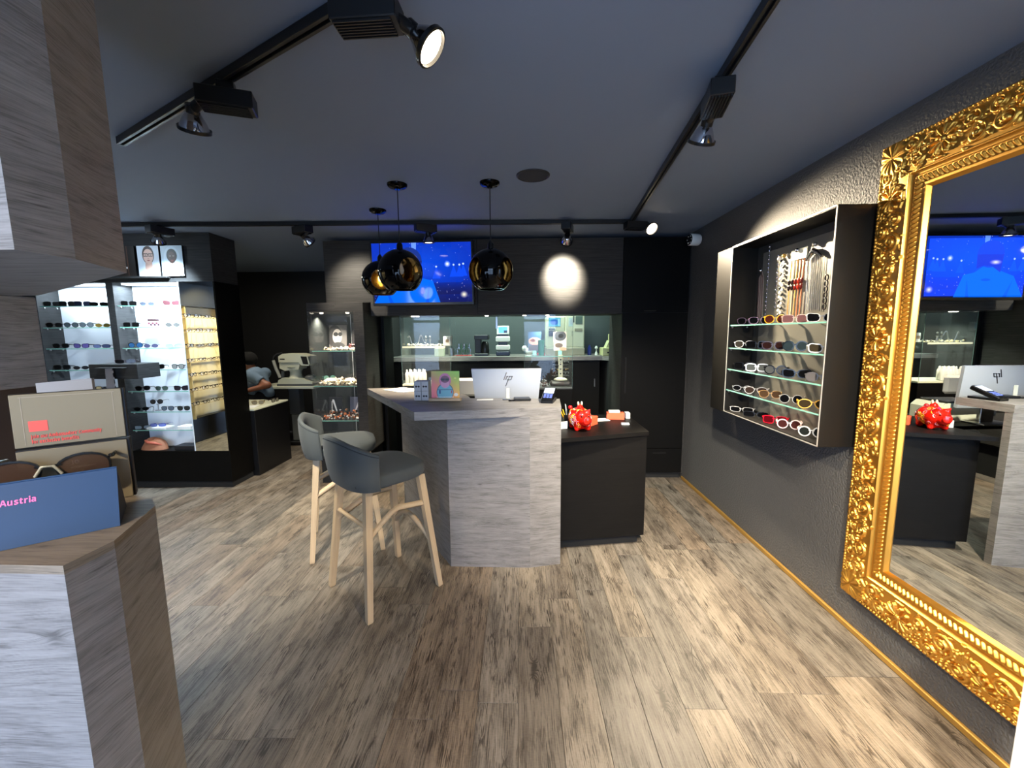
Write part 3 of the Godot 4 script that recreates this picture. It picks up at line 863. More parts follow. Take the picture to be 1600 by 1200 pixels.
func left_rack() -> void:
	fill_bays()
	# warm-lit rack of spectacles on the left wall; the mirror panel of the shelving shows it
	var t := thing("wall_rack", "warm-lit cream wall rack of spectacles seen in the narrow mirror panel", "rack")
	part("back_panel", bx(Vector3(-5.0, 0.36, -3.2), Vector3(-4.97, 2.02, -1.45), 0.003), mat(Color(0.86, 0.82, 0.70), 0.5), t)
	part("plinth", bx(Vector3(-5.0, 0.0, -3.2), Vector3(-4.88, 0.36, -1.45), 0.003), M.black, t)
	part("header", bx(Vector3(-5.0, 2.02, -3.2), Vector3(-4.80, 2.35, -1.45), 0.003), M.black, t)
	var dk := [Color(0.05, 0.04, 0.04), Color(0.22, 0.12, 0.06), Color(0.10, 0.10, 0.14), Color(0.12, 0.05, 0.05)]
	for z in [-3.15, -2.32, -1.5]: part("upright", bx(Vector3(-4.97, 0.36, z - 0.006), Vector3(-4.815, 2.02, z + 0.006)), mat(Color(0.75, 0.66, 0.45), 0.4), t)
	for r in 7:
		var y := 1.86 - r * 0.215
		part("rail", bx(Vector3(-4.83, y - 0.006, -3.15), Vector3(-4.815, y, -1.5), 0.001), mat(Color(0.75, 0.66, 0.45), 0.4), t)
		for k in 7:
			spectacles("spectacles", ["square", "panto", "oval", "round"][(r * 3 + k) % 4], 0.0048, colmat(dk[(r + k * 2) % 4]), M.glass, "dark-framed spectacles on warm-lit rack in the mirror panel, row %s from top, %s across" % [["one", "two", "three", "four", "five", "six", "seven"][r], ORD[k]], "spectacles on the warm-lit rack", Vector3(-4.80, y + 0.001, -2.92 + k * 0.205), PI / 2)
	light_spot(Vector3(-4.25, 2.45, -1.9), Vector3(-4.9, 1.2, -2.0), Color(1.0, 0.93, 0.74), 4.5, 50.0, 0.7)
	light_spot(Vector3(-4.25, 2.45, -2.7), Vector3(-4.9, 1.2, -2.6), Color(1.0, 0.90, 0.68), 1.6, 50.0, 0.7)
	# dark stand before the rack
	solo("rack_stand", bx(Vector3(-4.62, 0, -1.72), Vector3(-4.42, 1.22, -1.50), 0.004), M.black, "dark pedestal standing before the warm-lit rack, seen in the mirror panel", "pedestal")

func corridor() -> void:
	# black desk beyond the shelving
	var t := thing("black_desk", "black desk with a white top between the shelving and the instrument table", "desk")
	part("body", bx(Vector3(-4.2, 0.0, -5.13), Vector3(-2.985, 0.755, -4.47), 0.003), M.black, t)
	part("top", bx(Vector3(-4.2, 0.755, -5.14), Vector3(-2.98, 0.775, -4.46), 0.003), M.cream, t)
	var rng := RandomNumberGenerator.new()
	rng.seed = 21
	for k in 3:
		var o := spectacles("spectacles", ["panto", "square", "oval"][k], 0.004, colmat([Color(0.62, 0.52, 0.32), Color(0.10, 0.06, 0.06), Color(0.25, 0.12, 0.10)][k]), colmat(Color(0.5, 0.48, 0.42), 0.1), ["tan-framed spectacles lying on the white top of the black desk", "black spectacles lying at the right end of the white desk top", "dark red spectacles lying among papers on the white desk top"][k], "", Vector3([-3.12, -3.03, -3.23][k], 0.776, [-4.75, -4.95, -4.62][k]), 0.5 + k)
	solo("paper_sheet", bx(Vector3(-0.15, 0, -0.1), Vector3(0.15, 0.004, 0.1)), M.paper, "white sheets of paper on the white top of the black desk", "papers", "", Vector3(-3.2, 0.776, -4.58)).rotation.y = 0.3
	# instrument table
	var it := thing("instrument_table", "white-topped instrument table on a grey lifting column", "table", Vector3(-3.22, 0, -5.85))
	part("table_top", bx(Vector3(-0.50, 0.84, -0.28), Vector3(0.32, 0.875, 0.20), 0.006), M.cream, it)
	part("column", bx(Vector3(-0.13, 0.45, -0.09), Vector3(0.02, 0.84, 0.06), 0.01), M.greyplastic, it)
	part("column", bx(Vector3(-0.115, 0.06, -0.08), Vector3(0.03, 0.45, 0.05), 0.01), mat(Color(0.40, 0.41, 0.39), 0.5), it)
	part("foot", bx(Vector3(-0.35, 0, -0.25), Vector3(0.28, 0.06, 0.12), 0.01), M.black, it)
	# autorefractor
	var a := thing("eye_refractor", "cream eye-measuring instrument with a black screen on the white instrument table", "instrument", Vector3(-3.19, 0.876, -5.83))
	var b := MB.new()
	b.slab([Vector2(-0.26, 0.03), Vector2(0.24, 0.03), Vector2(0.24, 0.055), Vector2(0.10, 0.10), Vector2(-0.18, 0.115), Vector2(-0.24, 0.085)], 0.12, -0.14)
	part("base", b, M.cream, a)
	part("base_edge", bx(Vector3(-0.265, 0, -0.145), Vector3(0.245, 0.03, 0.125), 0.004), M.greyplastic, a)
	b = MB.new()
	b.lathe([Vector2(0.11, 0.10), Vector2(0.085, 0.13), Vector2(0.078, 0.19), Vector2(0.10, 0.24), Vector2(0.13, 0.27)], 20)
	part("neck", b, M.cream, a, Vector3(-0.05, 0, -0.01))
	b = MB.new()
	b.slab([Vector2(-0.22, 0.25), Vector2(-0.15, 0.215), Vector2(0.05, 0.235), Vector2(0.08, 0.33), Vector2(-0.22, 0.33)], 0.10, -0.12)
	part("lower_head", b, M.cream, a)
	b = MB.new()
	b.slab([Vector2(-0.22, 0.335), Vector2(0.07, 0.335), Vector2(0.10, 0.29), Vector2(0.20, 0.285), Vector2(0.225, 0.31), Vector2(0.20, 0.42), Vector2(0.05, 0.455), Vector2(-0.16, 0.455), Vector2(-0.22, 0.42)], 0.115, -0.135)
	part("head", b, M.cream, a)
	b = MB.new()
	b.slab([Vector2(0.10, 0.42), Vector2(0.13, 0.31), Vector2(0.205, 0.305), Vector2(0.185, 0.415)], 0.119, 0.1)
	part("screen", b, M.blackplastic, a)
	part("badge", bx(Vector3(-0.20, 0.375, 0.114), Vector3(-0.13, 0.388, 0.1165)), M.black, a)
	b = MB.new()
	b.tube([Vector3(-0.27, 0.11, 0.02), Vector3(-0.32, 0.24, 0.02), Vector3(-0.35, 0.36, 0.02)], 0.022, 8)
	part("chin_post", b, mat(Color(0.66, 0.66, 0.62), 0.4), a)
	b = MB.new()
	b.tube([Vector3(-0.35, 0.36, 0.02), Vector3(-0.345, 0.41, 0.01), Vector3(-0.30, 0.45, -0.01), Vector3(-0.24, 0.46, -0.02)], 0.016, 8)
	part("forehead_rest", b, M.black, a)
	b = MB.new()
	b.tube([Vector3(-0.24, 0.10, 0.0), Vector3(-0.23, 0.20, 0.0)], 0.028, 8)
	part("chin_rest", b, M.greyplastic, a)
	b = MB.new()
	b.ball(Vector3(0.17, 0.10, 0.02), Vector3(0.08, 0.055, 0.06), 14)
	part("joystick_hood", b, mat(Color(0.36, 0.36, 0.33), 0.4), a)
	person()

func sdf_mesh(bones: Array, k: float, cell: float, clip = null) -> MB:  # bones: [a, ra, b, rb]; smooth union of tapered capsules as surface nets
	var lo := Vector3.INF; var hi := -Vector3.INF
	for q in bones:
		for e in 2:
			var r: float = q[1 + e * 2] + k + cell * 2
			lo = lo.min(q[e * 2] - Vector3.ONE * r); hi = hi.max(q[e * 2] + Vector3.ONE * r)
	var N := Vector3i(((hi - lo) / cell).ceil()) + Vector3i.ONE
	var f := PackedFloat32Array()
	f.resize(N.x * N.y * N.z)
	f.fill(1.0)
	for q in bones:
		var a: Vector3 = q[0]; var b: Vector3 = q[2]
		var rm: float = maxf(q[1], q[3]) + k + cell * 2
		var l := ((a.min(b) - Vector3.ONE * rm - lo) / cell).floor(); var h := ((a.max(b) + Vector3.ONE * rm - lo) / cell).ceil()
		var ab := b - a
		var L2 := maxf(ab.length_squared(), 1e-9)
		for z in range(maxi(0, int(l.z)), mini(N.z, int(h.z) + 1)):
			for y in range(maxi(0, int(l.y)), mini(N.y, int(h.y) + 1)):
				for x in range(maxi(0, int(l.x)), mini(N.x, int(h.x) + 1)):
					var p := lo + Vector3(x, y, z) * cell
					var t := clampf((p - a).dot(ab) / L2, 0, 1)
					var d: float = p.distance_to(a + ab * t) - lerpf(q[1], q[3], t)
					var i := (z * N.y + y) * N.x + x
					var o := f[i]
					var hh := maxf(k - absf(o - d), 0.0) / k
					f[i] = minf(o, d) - hh * hh * k * 0.25
	if clip != null:
		for z in N.z:
			for y in N.y:
				for x in N.x:
					var i := (z * N.y + y) * N.x + x
					if f[i] < cell * 3: f[i] = maxf(f[i], clip.call(lo + Vector3(x, y, z) * cell))
	var at := {}
	var pos := PackedVector3Array(); var nor := PackedVector3Array()
	var off := [0, 1, N.x, N.x + 1, N.x * N.y, N.x * N.y + 1, N.x * N.y + N.x, N.x * N.y + N.x + 1]
	for z in N.z - 1:
		for y in N.y - 1:
			for x in N.x - 1:
				var i := (z * N.y + y) * N.x + x
				if f[i] > cell * 2.5: continue
				var c := 0
				var s := Vector3.ZERO
				var val := []
				for e in 8: val.append(f[i + off[e]])
				for e in [[0, 1], [2, 3], [4, 5], [6, 7], [0, 2], [1, 3], [4, 6], [5, 7], [0, 4], [1, 5], [2, 6], [3, 7]]:
					var va: float = val[e[0]]; var vb: float = val[e[1]]
					if (va < 0) != (vb < 0):
						var tt := va / (va - vb)
						s += Vector3(e[0] & 1, (e[0] >> 1) & 1, e[0] >> 2).lerp(Vector3(e[1] & 1, (e[1] >> 1) & 1, e[1] >> 2), tt)
						c += 1
				if c:
					at[i] = pos.size()
					pos.append(lo + (Vector3(x, y, z) + s / c) * cell)
					nor.append(Vector3(val[1] + val[3] + val[5] + val[7] - val[0] - val[2] - val[4] - val[6], val[2] + val[3] + val[6] + val[7] - val[0] - val[1] - val[4] - val[5], val[4] + val[5] + val[6] + val[7] - val[0] - val[1] - val[2] - val[3]).normalized())
	var m := MB.new()
	var Z := Vector2.ZERO
	var st := [1, N.x, N.x * N.y]
	for i in at:
		for ax in 3:
			var j: int = i + st[ax]
			if j >= f.size() or (f[i] < 0) == (f[j] < 0): continue
			var u: int = st[(ax + 1) % 3]; var w: int = st[(ax + 2) % 3]
			if not (at.has(i - u) and at.has(i - w) and at.has(i - u - w)): continue
			var A: int = at[i]; var B: int = at[i - u]; var C: int = at[i - u - w]; var D: int = at[i - w]
			if f[i] > 0:
				var sw := B; B = D; D = sw
			m.tris(pos[A], pos[B], pos[C], nor[A], nor[B], nor[C], Z, Z, Z); m.tris(pos[A], pos[C], pos[D], nor[A], nor[C], nor[D], Z, Z, Z)
	return m

func person() -> void:
	# seated, leaning to the left over the table edge; origin on the floor below the hips, facing -x
	var t := thing("person", "seated person with short black hair in a blue-grey polo shirt, leaning on one elbow", "person", Vector3(-3.62, 0, -5.58))
	var hip := Vector3(0.02, 0.72, 0.0); var chest := Vector3(-0.05, 0.98, 0.0); var neck := Vector3(-0.07, 1.13, 0.0); var head := Vector3(-0.135, 1.235, 0.01)
	var shl := Vector3(0.0, 1.06, 0.17); var shr := Vector3(-0.02, 1.06, -0.17)
	var el := Vector3(0.205, 0.925, 0.15); var wr := Vector3(-0.01, 0.865, 0.28); var hand := Vector3(-0.085, 0.835, 0.30)
	var er := Vector3(-0.20, 0.86, -0.22); var wrr := Vector3(-0.40, 0.90, -0.10)
	var kl := Vector3(-0.42, 0.72, 0.12); var kr := Vector3(-0.42, 0.72, -0.12)
	var al := Vector3(-0.36, 0.32, 0.12); var ar := Vector3(-0.36, 0.32, -0.12)
	var bones := [[hip, 0.125, chest, 0.13], [chest, 0.12, neck + Vector3(0, -0.06, 0), 0.09], [neck + Vector3(0, -0.06, 0), 0.062, head + Vector3(0.02, -0.04, 0), 0.055],
		[shl, 0.055, shr, 0.055], [chest + Vector3(0, 0, 0.07), 0.09, chest + Vector3(0, 0, -0.07), 0.09], [hip + Vector3(0, 0, 0.07), 0.1, hip + Vector3(0, 0, -0.07), 0.1],
		[shl, 0.052, el, 0.040], [el, 0.042, wr, 0.028], [shr, 0.052, er, 0.040], [er, 0.042, wrr, 0.028],
		[hip + Vector3(0, 0, 0.09), 0.085, kl, 0.06], [hip + Vector3(0, 0, -0.09), 0.085, kr, 0.06], [kl, 0.058, al, 0.04], [kr, 0.058, ar, 0.04], [al, 0.04, al + Vector3(0.01, -0.27, 0), 0.035], [ar, 0.04, ar + Vector3(0.01, -0.27, 0), 0.035],
		[al + Vector3(0.01, -0.275, 0), 0.04, al + Vector3(-0.14, -0.285, 0), 0.035], [ar + Vector3(0.01, -0.275, 0), 0.04, ar + Vector3(-0.14, -0.285, 0), 0.035]]
	var body := sdf_mesh(bones, 0.035, 0.016)
	var hd := sdf_mesh([[head + Vector3(0.025, 0.03, 0), 0.088, head + Vector3(-0.02, 0.03, 0), 0.082], [head + Vector3(-0.02, -0.02, 0), 0.068, head + Vector3(-0.055, -0.075, 0), 0.036], [head + Vector3(0.03, -0.05, 0), 0.055, head + Vector3(0.05, -0.11, 0), 0.058],
		[head + Vector3(-0.10, 0.015, 0), 0.010, head + Vector3(-0.118, -0.015, 0), 0.013], [head + Vector3(-0.095, 0.035, 0.035), 0.016, head + Vector3(-0.095, 0.035, -0.035), 0.016], [head + Vector3(-0.095, -0.045, 0.018), 0.009, head + Vector3(-0.095, -0.045, -0.018), 0.009], [head + Vector3(-0.092, -0.058, 0.014), 0.009, head + Vector3(-0.092, -0.058, -0.014), 0.009],
		[head + Vector3(0.012, 0.03, 0.083), 0.012, head + Vector3(0.006, -0.015, 0.083), 0.009], [head + Vector3(0.012, 0.03, -0.083), 0.012, head + Vector3(0.006, -0.015, -0.083), 0.009]], 0.016, 0.007)
	for q in [[wr, hand, 1.0], [wrr, wrr + Vector3(-0.08, -0.01, 0.03), -1.0]]:
		var d: Vector3 = (q[1] - q[0]).normalized()
		var sd: Vector3 = d.cross(Vector3.UP).normalized() * q[2]
		var dn := Vector3(0, -1, 0)
		var hb := [[q[0], 0.026, q[0] + d * 0.03, 0.026], [q[0] + d * 0.03 + sd * 0.022, 0.017, q[0] + d * 0.085 + sd * 0.026, 0.014], [q[0] + d * 0.03 - sd * 0.022, 0.017, q[0] + d * 0.08 - sd * 0.028, 0.014]]
		for k in 4:
			var r0: Vector3 = q[0] + d * 0.085 + sd * (0.03 - k * 0.02)
			var ln: float = [0.034, 0.040, 0.037, 0.028][k]
			hb.append([r0, 0.0095, r0 + d * ln * 0.9 + dn * 0.010, 0.009]); hb.append([r0 + d * ln * 0.9 + dn * 0.010, 0.009, r0 + d * ln * 1.3 + dn * (0.010 + ln * 0.7), 0.008])
		hb.append([q[0] + d * 0.03 + sd * 0.03, 0.013, q[0] + d * 0.065 + sd * 0.055 + dn * 0.012, 0.010]); hb.append([q[0] + d * 0.065 + sd * 0.055 + dn * 0.012, 0.010, q[0] + d * 0.09 + sd * 0.05 + dn * 0.024, 0.008])
		var hm := sdf_mesh(hb, 0.007, 0.0055)
		body.v.append_array(hm.v); body.n.append_array(hm.n); body.t.append_array(hm.t)
	body.v.append_array(hd.v); body.n.append_array(hd.n); body.t.append_array(hd.t)
	var skin := mat(Color(0.62, 0.40, 0.30), 0.5)
	skin.subsurf_scatter_enabled = true; skin.subsurf_scatter_strength = 0.1
	part("body", body, skin, t)
	var sh := [[hip + Vector3(0, 0.06, 0), 0.15, chest, 0.148], [chest, 0.135, neck + Vector3(0, -0.07, 0), 0.10], [neck + Vector3(0, -0.07, 0), 0.078, neck + Vector3(-0.005, -0.01, 0), 0.072], [shl, 0.068, shr, 0.068], [chest + Vector3(0, 0, 0.07), 0.108, chest + Vector3(0, 0, -0.07), 0.108],
		[hip + Vector3(0, 0.08, 0.06), 0.12, hip + Vector3(0, 0.08, -0.06), 0.12], [shl, 0.070, shl.lerp(el, 0.62), 0.066], [shr, 0.070, shr.lerp(er, 0.62), 0.066]]
	var cut := func(p: Vector3) -> float: return maxf(maxf(0.74 - p.y, (p - shl.lerp(el, 0.62)).dot((el - shl).normalized()) if p.z > 0.12 and p.x > 0.05 else -1.0), p.y - neck.y - 0.02 + (p.x - neck.x) * -0.35)
	part("polo_shirt", sdf_mesh(sh, 0.04, 0.016, cut), mat(Color(0.45, 0.54, 0.63), 0.85), t)
	var tr := [[hip + Vector3(0, 0, 0.07), 0.128, hip + Vector3(0, 0, -0.07), 0.128], [hip + Vector3(0, 0, 0.09), 0.105, kl, 0.075], [hip + Vector3(0, 0, -0.09), 0.105, kr, 0.075], [kl, 0.075, al + Vector3(0.01, -0.22, 0), 0.058], [kr, 0.075, ar + Vector3(0.01, -0.22, 0), 0.058]]
	part("trousers", sdf_mesh(tr, 0.04, 0.018), mat(Color(0.09, 0.095, 0.11), 0.85), t)
	var hc := func(p: Vector3) -> float: return maxf((head.y + 0.075 - p.y) if p.x < head.x - 0.045 else -1.0, (head.y - 0.01 - p.y) if p.x < head.x + 0.02 else (head.y - 0.075 - p.y))
	part("hair", sdf_mesh([[head + Vector3(0.028, 0.038, 0), 0.099, head + Vector3(-0.02, 0.042, 0), 0.092]], 0.02, 0.008, hc), mat(Color(0.02, 0.017, 0.015), 0.95), t)
	for s in [-1.0, 1.0]:
		var e := MB.new()
		e.ball(head + Vector3(-0.088, 0.018, s * 0.032), Vector3(0.010, 0.008, 0.012), 8)
		part("eye", e, mat(Color(0.12, 0.09, 0.08), 0.3), t)
	var sb := thing("stool_seat", "dark round stool under the seated person in the blue-grey shirt", "stool", Vector3(-3.60, 0, -5.58))
	var b := MB.new()
	b.lathe([Vector2(0, 0.56), Vector2(0.17, 0.56), Vector2(0.18, 0.58), Vector2(0.17, 0.605), Vector2(0, 0.61)], 24)
	part("seat", b, M.black, sb)
	b = MB.new()
	b.tube([Vector3(0, 0.03, 0), Vector3(0, 0.56, 0)], 0.025, 10)
	part("post", b, M.steel, sb)
	b = MB.new()
	b.lathe([Vector2(0, 0), Vector2(0.22, 0), Vector2(0.21, 0.02), Vector2(0.03, 0.04), Vector2(0, 0.04)], 24)
	part("base", b, M.black, sb)

func heap(called: String, label: String, category: String, lo: Vector3, hi: Vector3, count: int, size: float, cols: Array, seed_: int) -> void:
	var b := MB.new()
	b.ball(Vector3.ZERO, Vector3(1.0, 0.62, 0.8), 8)
	var m := b.mesh()
	var mm := MultiMesh.new()
	mm.transform_format = MultiMesh.TRANSFORM_3D
	mm.use_colors = true
	mm.mesh = m
	mm.instance_count = count
	var rng := RandomNumberGenerator.new()
	rng.seed = seed_
	for i in count:
		var s := size * rng.randf_range(0.6, 1.3)
		var p := Vector3(rng.randf_range(lo.x, hi.x), lo.y + s * 0.5 + pow(rng.randf(), 2.0) * (hi.y - lo.y), rng.randf_range(lo.z, hi.z))
		mm.set_instance_transform(i, Transform3D(Basis.from_euler(Vector3(rng.randf(), rng.randf() * 6.0, rng.randf())).scaled(Vector3.ONE * s), p))
		var c: Color = cols[rng.randi() % cols.size()]
		mm.set_instance_color(i, c.srgb_to_linear())
	var o := MultiMeshInstance3D.new()
	o.name = numbered(called)
	o.multimesh = mm
	var hm := mat(Color.WHITE, 0.25)
	hm.vertex_color_use_as_albedo = true
	o.material_override = hm
	add_child(o, true)
	tag(o, label, category)
	o.set_meta("kind", "stuff")

func board(called: String, im: Image, w: float, h: float, label: String, category: String, at: Vector3, tilt := -0.1, turn := 0.0, group := "") -> Node3D:
	var t := thing(called, label, category, at, turn, group)
	t.rotation = Vector3(tilt, turn, 0)
	part("board", bx(Vector3(-w / 2, 0, -0.008), Vector3(w / 2, h, 0), 0.001), M.black, t)
	var q := MB.new()
	q.quad01(Vector3(-w / 2, 0, 0.0008), Vector3(w / 2, 0, 0.0008), Vector3(w / 2, h, 0.0008), Vector3(-w / 2, h, 0.0008))
	part("print", q, picmat(im, 0.35), t)
	return t

func tower() -> void:
	var t := thing("display_tower", "dark wooden display tower with a glass front holding jewellery, left of the bar", "cabinet")
	var x0 := -2.175; var x1 := -1.595; var zf := -4.20; var zb := -4.74
	part("header", bx(Vector3(x0, 1.83, zb), Vector3(x1, 1.92, zf), 0.002), M.dark, t)
	part("stile", bx(Vector3(-1.70, 0.34, zf - 0.03), Vector3(x1, 1.83, zf), 0.002), M.dark, t)
	part("side_panel", bx(Vector3(x1 - 0.02, 0.34, zb), Vector3(x1, 1.83, zf - 0.03), 0.002), M.dark, t)
	part("base", bx(Vector3(x0, 0.34, zb), Vector3(x1, 0.36, zf), 0.002), M.dark, t)
	part("plinth", bx(Vector3(x0 + 0.03, 0.0, zb + 0.03), Vector3(x1 - 0.04, 0.34, zf - 0.04)), M.matblack, t)
	part("front_pane", bx(Vector3(x0 + 0.004, 0.36, zf - 0.006), Vector3(-1.70, 1.83, zf)), M.glass, t)
	part("side_pane", bx(Vector3(x0, 0.36, zb), Vector3(x0 + 0.004, 1.83, zf)), M.glass, t)
	part("back_pane", bx(Vector3(x0 + 0.004, 0.36, zb), Vector3(x1 - 0.02, 1.83, zb + 0.006)), M.glass, t)
	part("joint_strip", bx(Vector3(-1.948, 0.36, zb + 0.01), Vector3(-1.942, 1.83, zb + 0.016)), M.edge, t)
	for y in [1.43, 1.06, 0.69]:
		shelf(t, Vector3(x0 + 0.01, y - 0.008, zb + 0.02), Vector3(-1.62, y, zf - 0.035))
	for x in [-2.12, -1.84]:
		var b := MB.new()
		b.lathe([Vector2(0.0, 1.818), Vector2(0.016, 1.818), Vector2(0.019, 1.83)], 12)
		part("lamp_spot", b, glow(Color(1.0, 0.95, 0.86), 4.0), t, Vector3(x, 0, -4.40))
		light_spot(Vector3(x, 1.812, -4.40), Vector3(x, 0.5, -4.42), NEUTRAL, 1.6, 62.0, 0.9, 0.015)
	# pictures leaning at the back
	var a := Image.create(96, 128, false, Image.FORMAT_RGB8)
	a.fill(Color(0.30, 0.29, 0.28)); ell(a, 30, 60, 40, 60, Color(0.12, 0.11, 0.11)); ell(a, 44, 60, 26, 40, Color(0.52, 0.50, 0.48)); ell(a, 36, 48, 13, 11, Color(0.05, 0.05, 0.05)); ell(a, 60, 48, 11, 11, Color(0.05, 0.05, 0.05)); ell(a, 48, 130, 44, 40, Color(0.15, 0.15, 0.15))
	board("fashion_picture", a, 0.20, 0.27, "grey picture of a face in dark glasses, left in the display tower top", "picture", Vector3(-2.06, 1.432, -4.62))
	a = Image.create(96, 128, false, Image.FORMAT_RGB8)
	a.fill(Color(0.62, 0.60, 0.58)); ell(a, 10, 50, 30, 70, Color(0.12, 0.11, 0.11)); ell(a, 62, 48, 17, 13, Color(0.10, 0.09, 0.09)); ell(a, 24, 110, 40, 40, Color(0.10, 0.09, 0.1)); a.fill_rect(Rect2i(50, 82, 46, 18), Color(0.85, 0.83, 0.72))
	board("fashion_picture", a, 0.22, 0.30, "light picture with one dark round lens, right in the display tower top", "picture", Vector3(-1.80, 1.432, -4.64))
	for k in 2:
		a = Image.create(64, 96, false, Image.FORMAT_RGB8)
		a.fill(Color(0.13, 0.13, 0.14) if k == 0 else Color(0.38, 0.38, 0.42))
		for j in 12: ell(a, (20 + j * 1.6) if k == 0 else (46 - j * 2.0), 18 + j * 5.5, 5.5 - j * 0.25, 5, Color(0.88, 0.87, 0.84))
		for j in 9: ell(a, 14 if k == 0 else 50, 26 + j * 8, 3, 3, Color(0.85, 0.84, 0.82))
		board("necklace_card", a, 0.15, 0.20, ["dark card with a white bead necklace, left on the low tower shelf", "grey card with a white bead necklace, right on the low tower shelf"][k], "card", Vector3([-2.10, -1.86][k], 0.692, -4.55))
	heap("shell_heap", "pale shells and pebbles heaped on the middle shelf of the display tower", "shells", Vector3(-2.15, 1.062, -4.66), Vector3(-1.65, 1.10, -4.26), 420, 0.014, [Color(0.85, 0.82, 0.70), Color(0.75, 0.68, 0.55), Color(0.92, 0.90, 0.82), Color(0.55, 0.48, 0.38), Color(0.30, 0.25, 0.2)], 3)
	heap("jewel_heap", "silver and cream jewellery spread on the upper tower shelf", "jewellery", Vector3(-2.08, 1.432, -4.55), Vector3(-1.66, 1.455, -4.28), 160, 0.012, [Color(0.9, 0.88, 0.8), Color(0.6, 0.58, 0.55), Color(0.85, 0.8, 0.6), Color(0.35, 0.3, 0.28)], 5)
	heap("jewel_heap", "dark red jewellery mound at the right of the upper tower shelf", "jewellery", Vector3(-1.90, 1.432, -4.6), Vector3(-1.74, 1.49, -4.48), 90, 0.014, [Color(0.30, 0.12, 0.12), Color(0.4, 0.2, 0.2), Color(0.16, 0.1, 0.1)], 6)
	heap("pebble_heap", "orange and dark pebbles with jewellery on the low tower shelf", "pebbles", Vector3(-2.15, 0.692, -4.6), Vector3(-1.65, 0.735, -4.27), 300, 0.015, [Color(0.75, 0.40, 0.22), Color(0.25, 0.16, 0.12), Color(0.85, 0.82, 0.78), Color(0.12, 0.1, 0.1), Color(0.62, 0.45, 0.32)], 7)
	for k in 2:
		var b := MB.new()
		for j in 9:
			var an := -0.9 + j * 0.225
			b.tube([Vector3(-0.085 * 0.2, 0.02, 0.02), Vector3(sin(an) * 0.045, 0.035 - absf(an) * 0.006, cos(an) * 0.02), Vector3(sin(an) * 0.085, 0.012, cos(an) * 0.055 - 0.01)], [0.012, 0.014, 0.006], 6, true, 0.8)
		solo("clam_shell", b, M.cream, ["ribbed white clam shell at the left of the middle tower shelf", "ribbed white clam shell at the right of the middle tower shelf"][k], "shell", "", Vector3([-2.06, -1.84][k], 1.085, -4.40))
	spectacles("spectacles", "square", 0.003, colmat(Color(0.06, 0.06, 0.06)), M.glass, "black spectacles resting on the shells in the display tower", "", Vector3(-1.86, 1.115, -4.52), 0.4)
	spectacles("spectacles", "round", 0.003, colmat(Color(0.20, 0.42, 0.38)), colmat(Color(0.4, 0.55, 0.5), 0.1), "teal round glasses at the left of the middle tower shelf", "", Vector3(-2.10, 1.10, -4.45), 0.6)
	solo("price_card", bx(Vector3(-0.045, 0, -0.002), Vector3(0.045, 0.05, 0.0)), M.paper, "small white price card in the tower, right above the shells", "card", "", Vector3(-1.67, 1.12, -4.40))

func cabinet_fronts(t: Node, xs: Array, y0: float, y1: float, z: float) -> void:
	for i in xs.size() - 1:
		part("door", bx(Vector3(xs[i] + 0.002, y0, z), Vector3(xs[i + 1] - 0.002, y1, z + 0.018), 0.0015), M.dark, t)

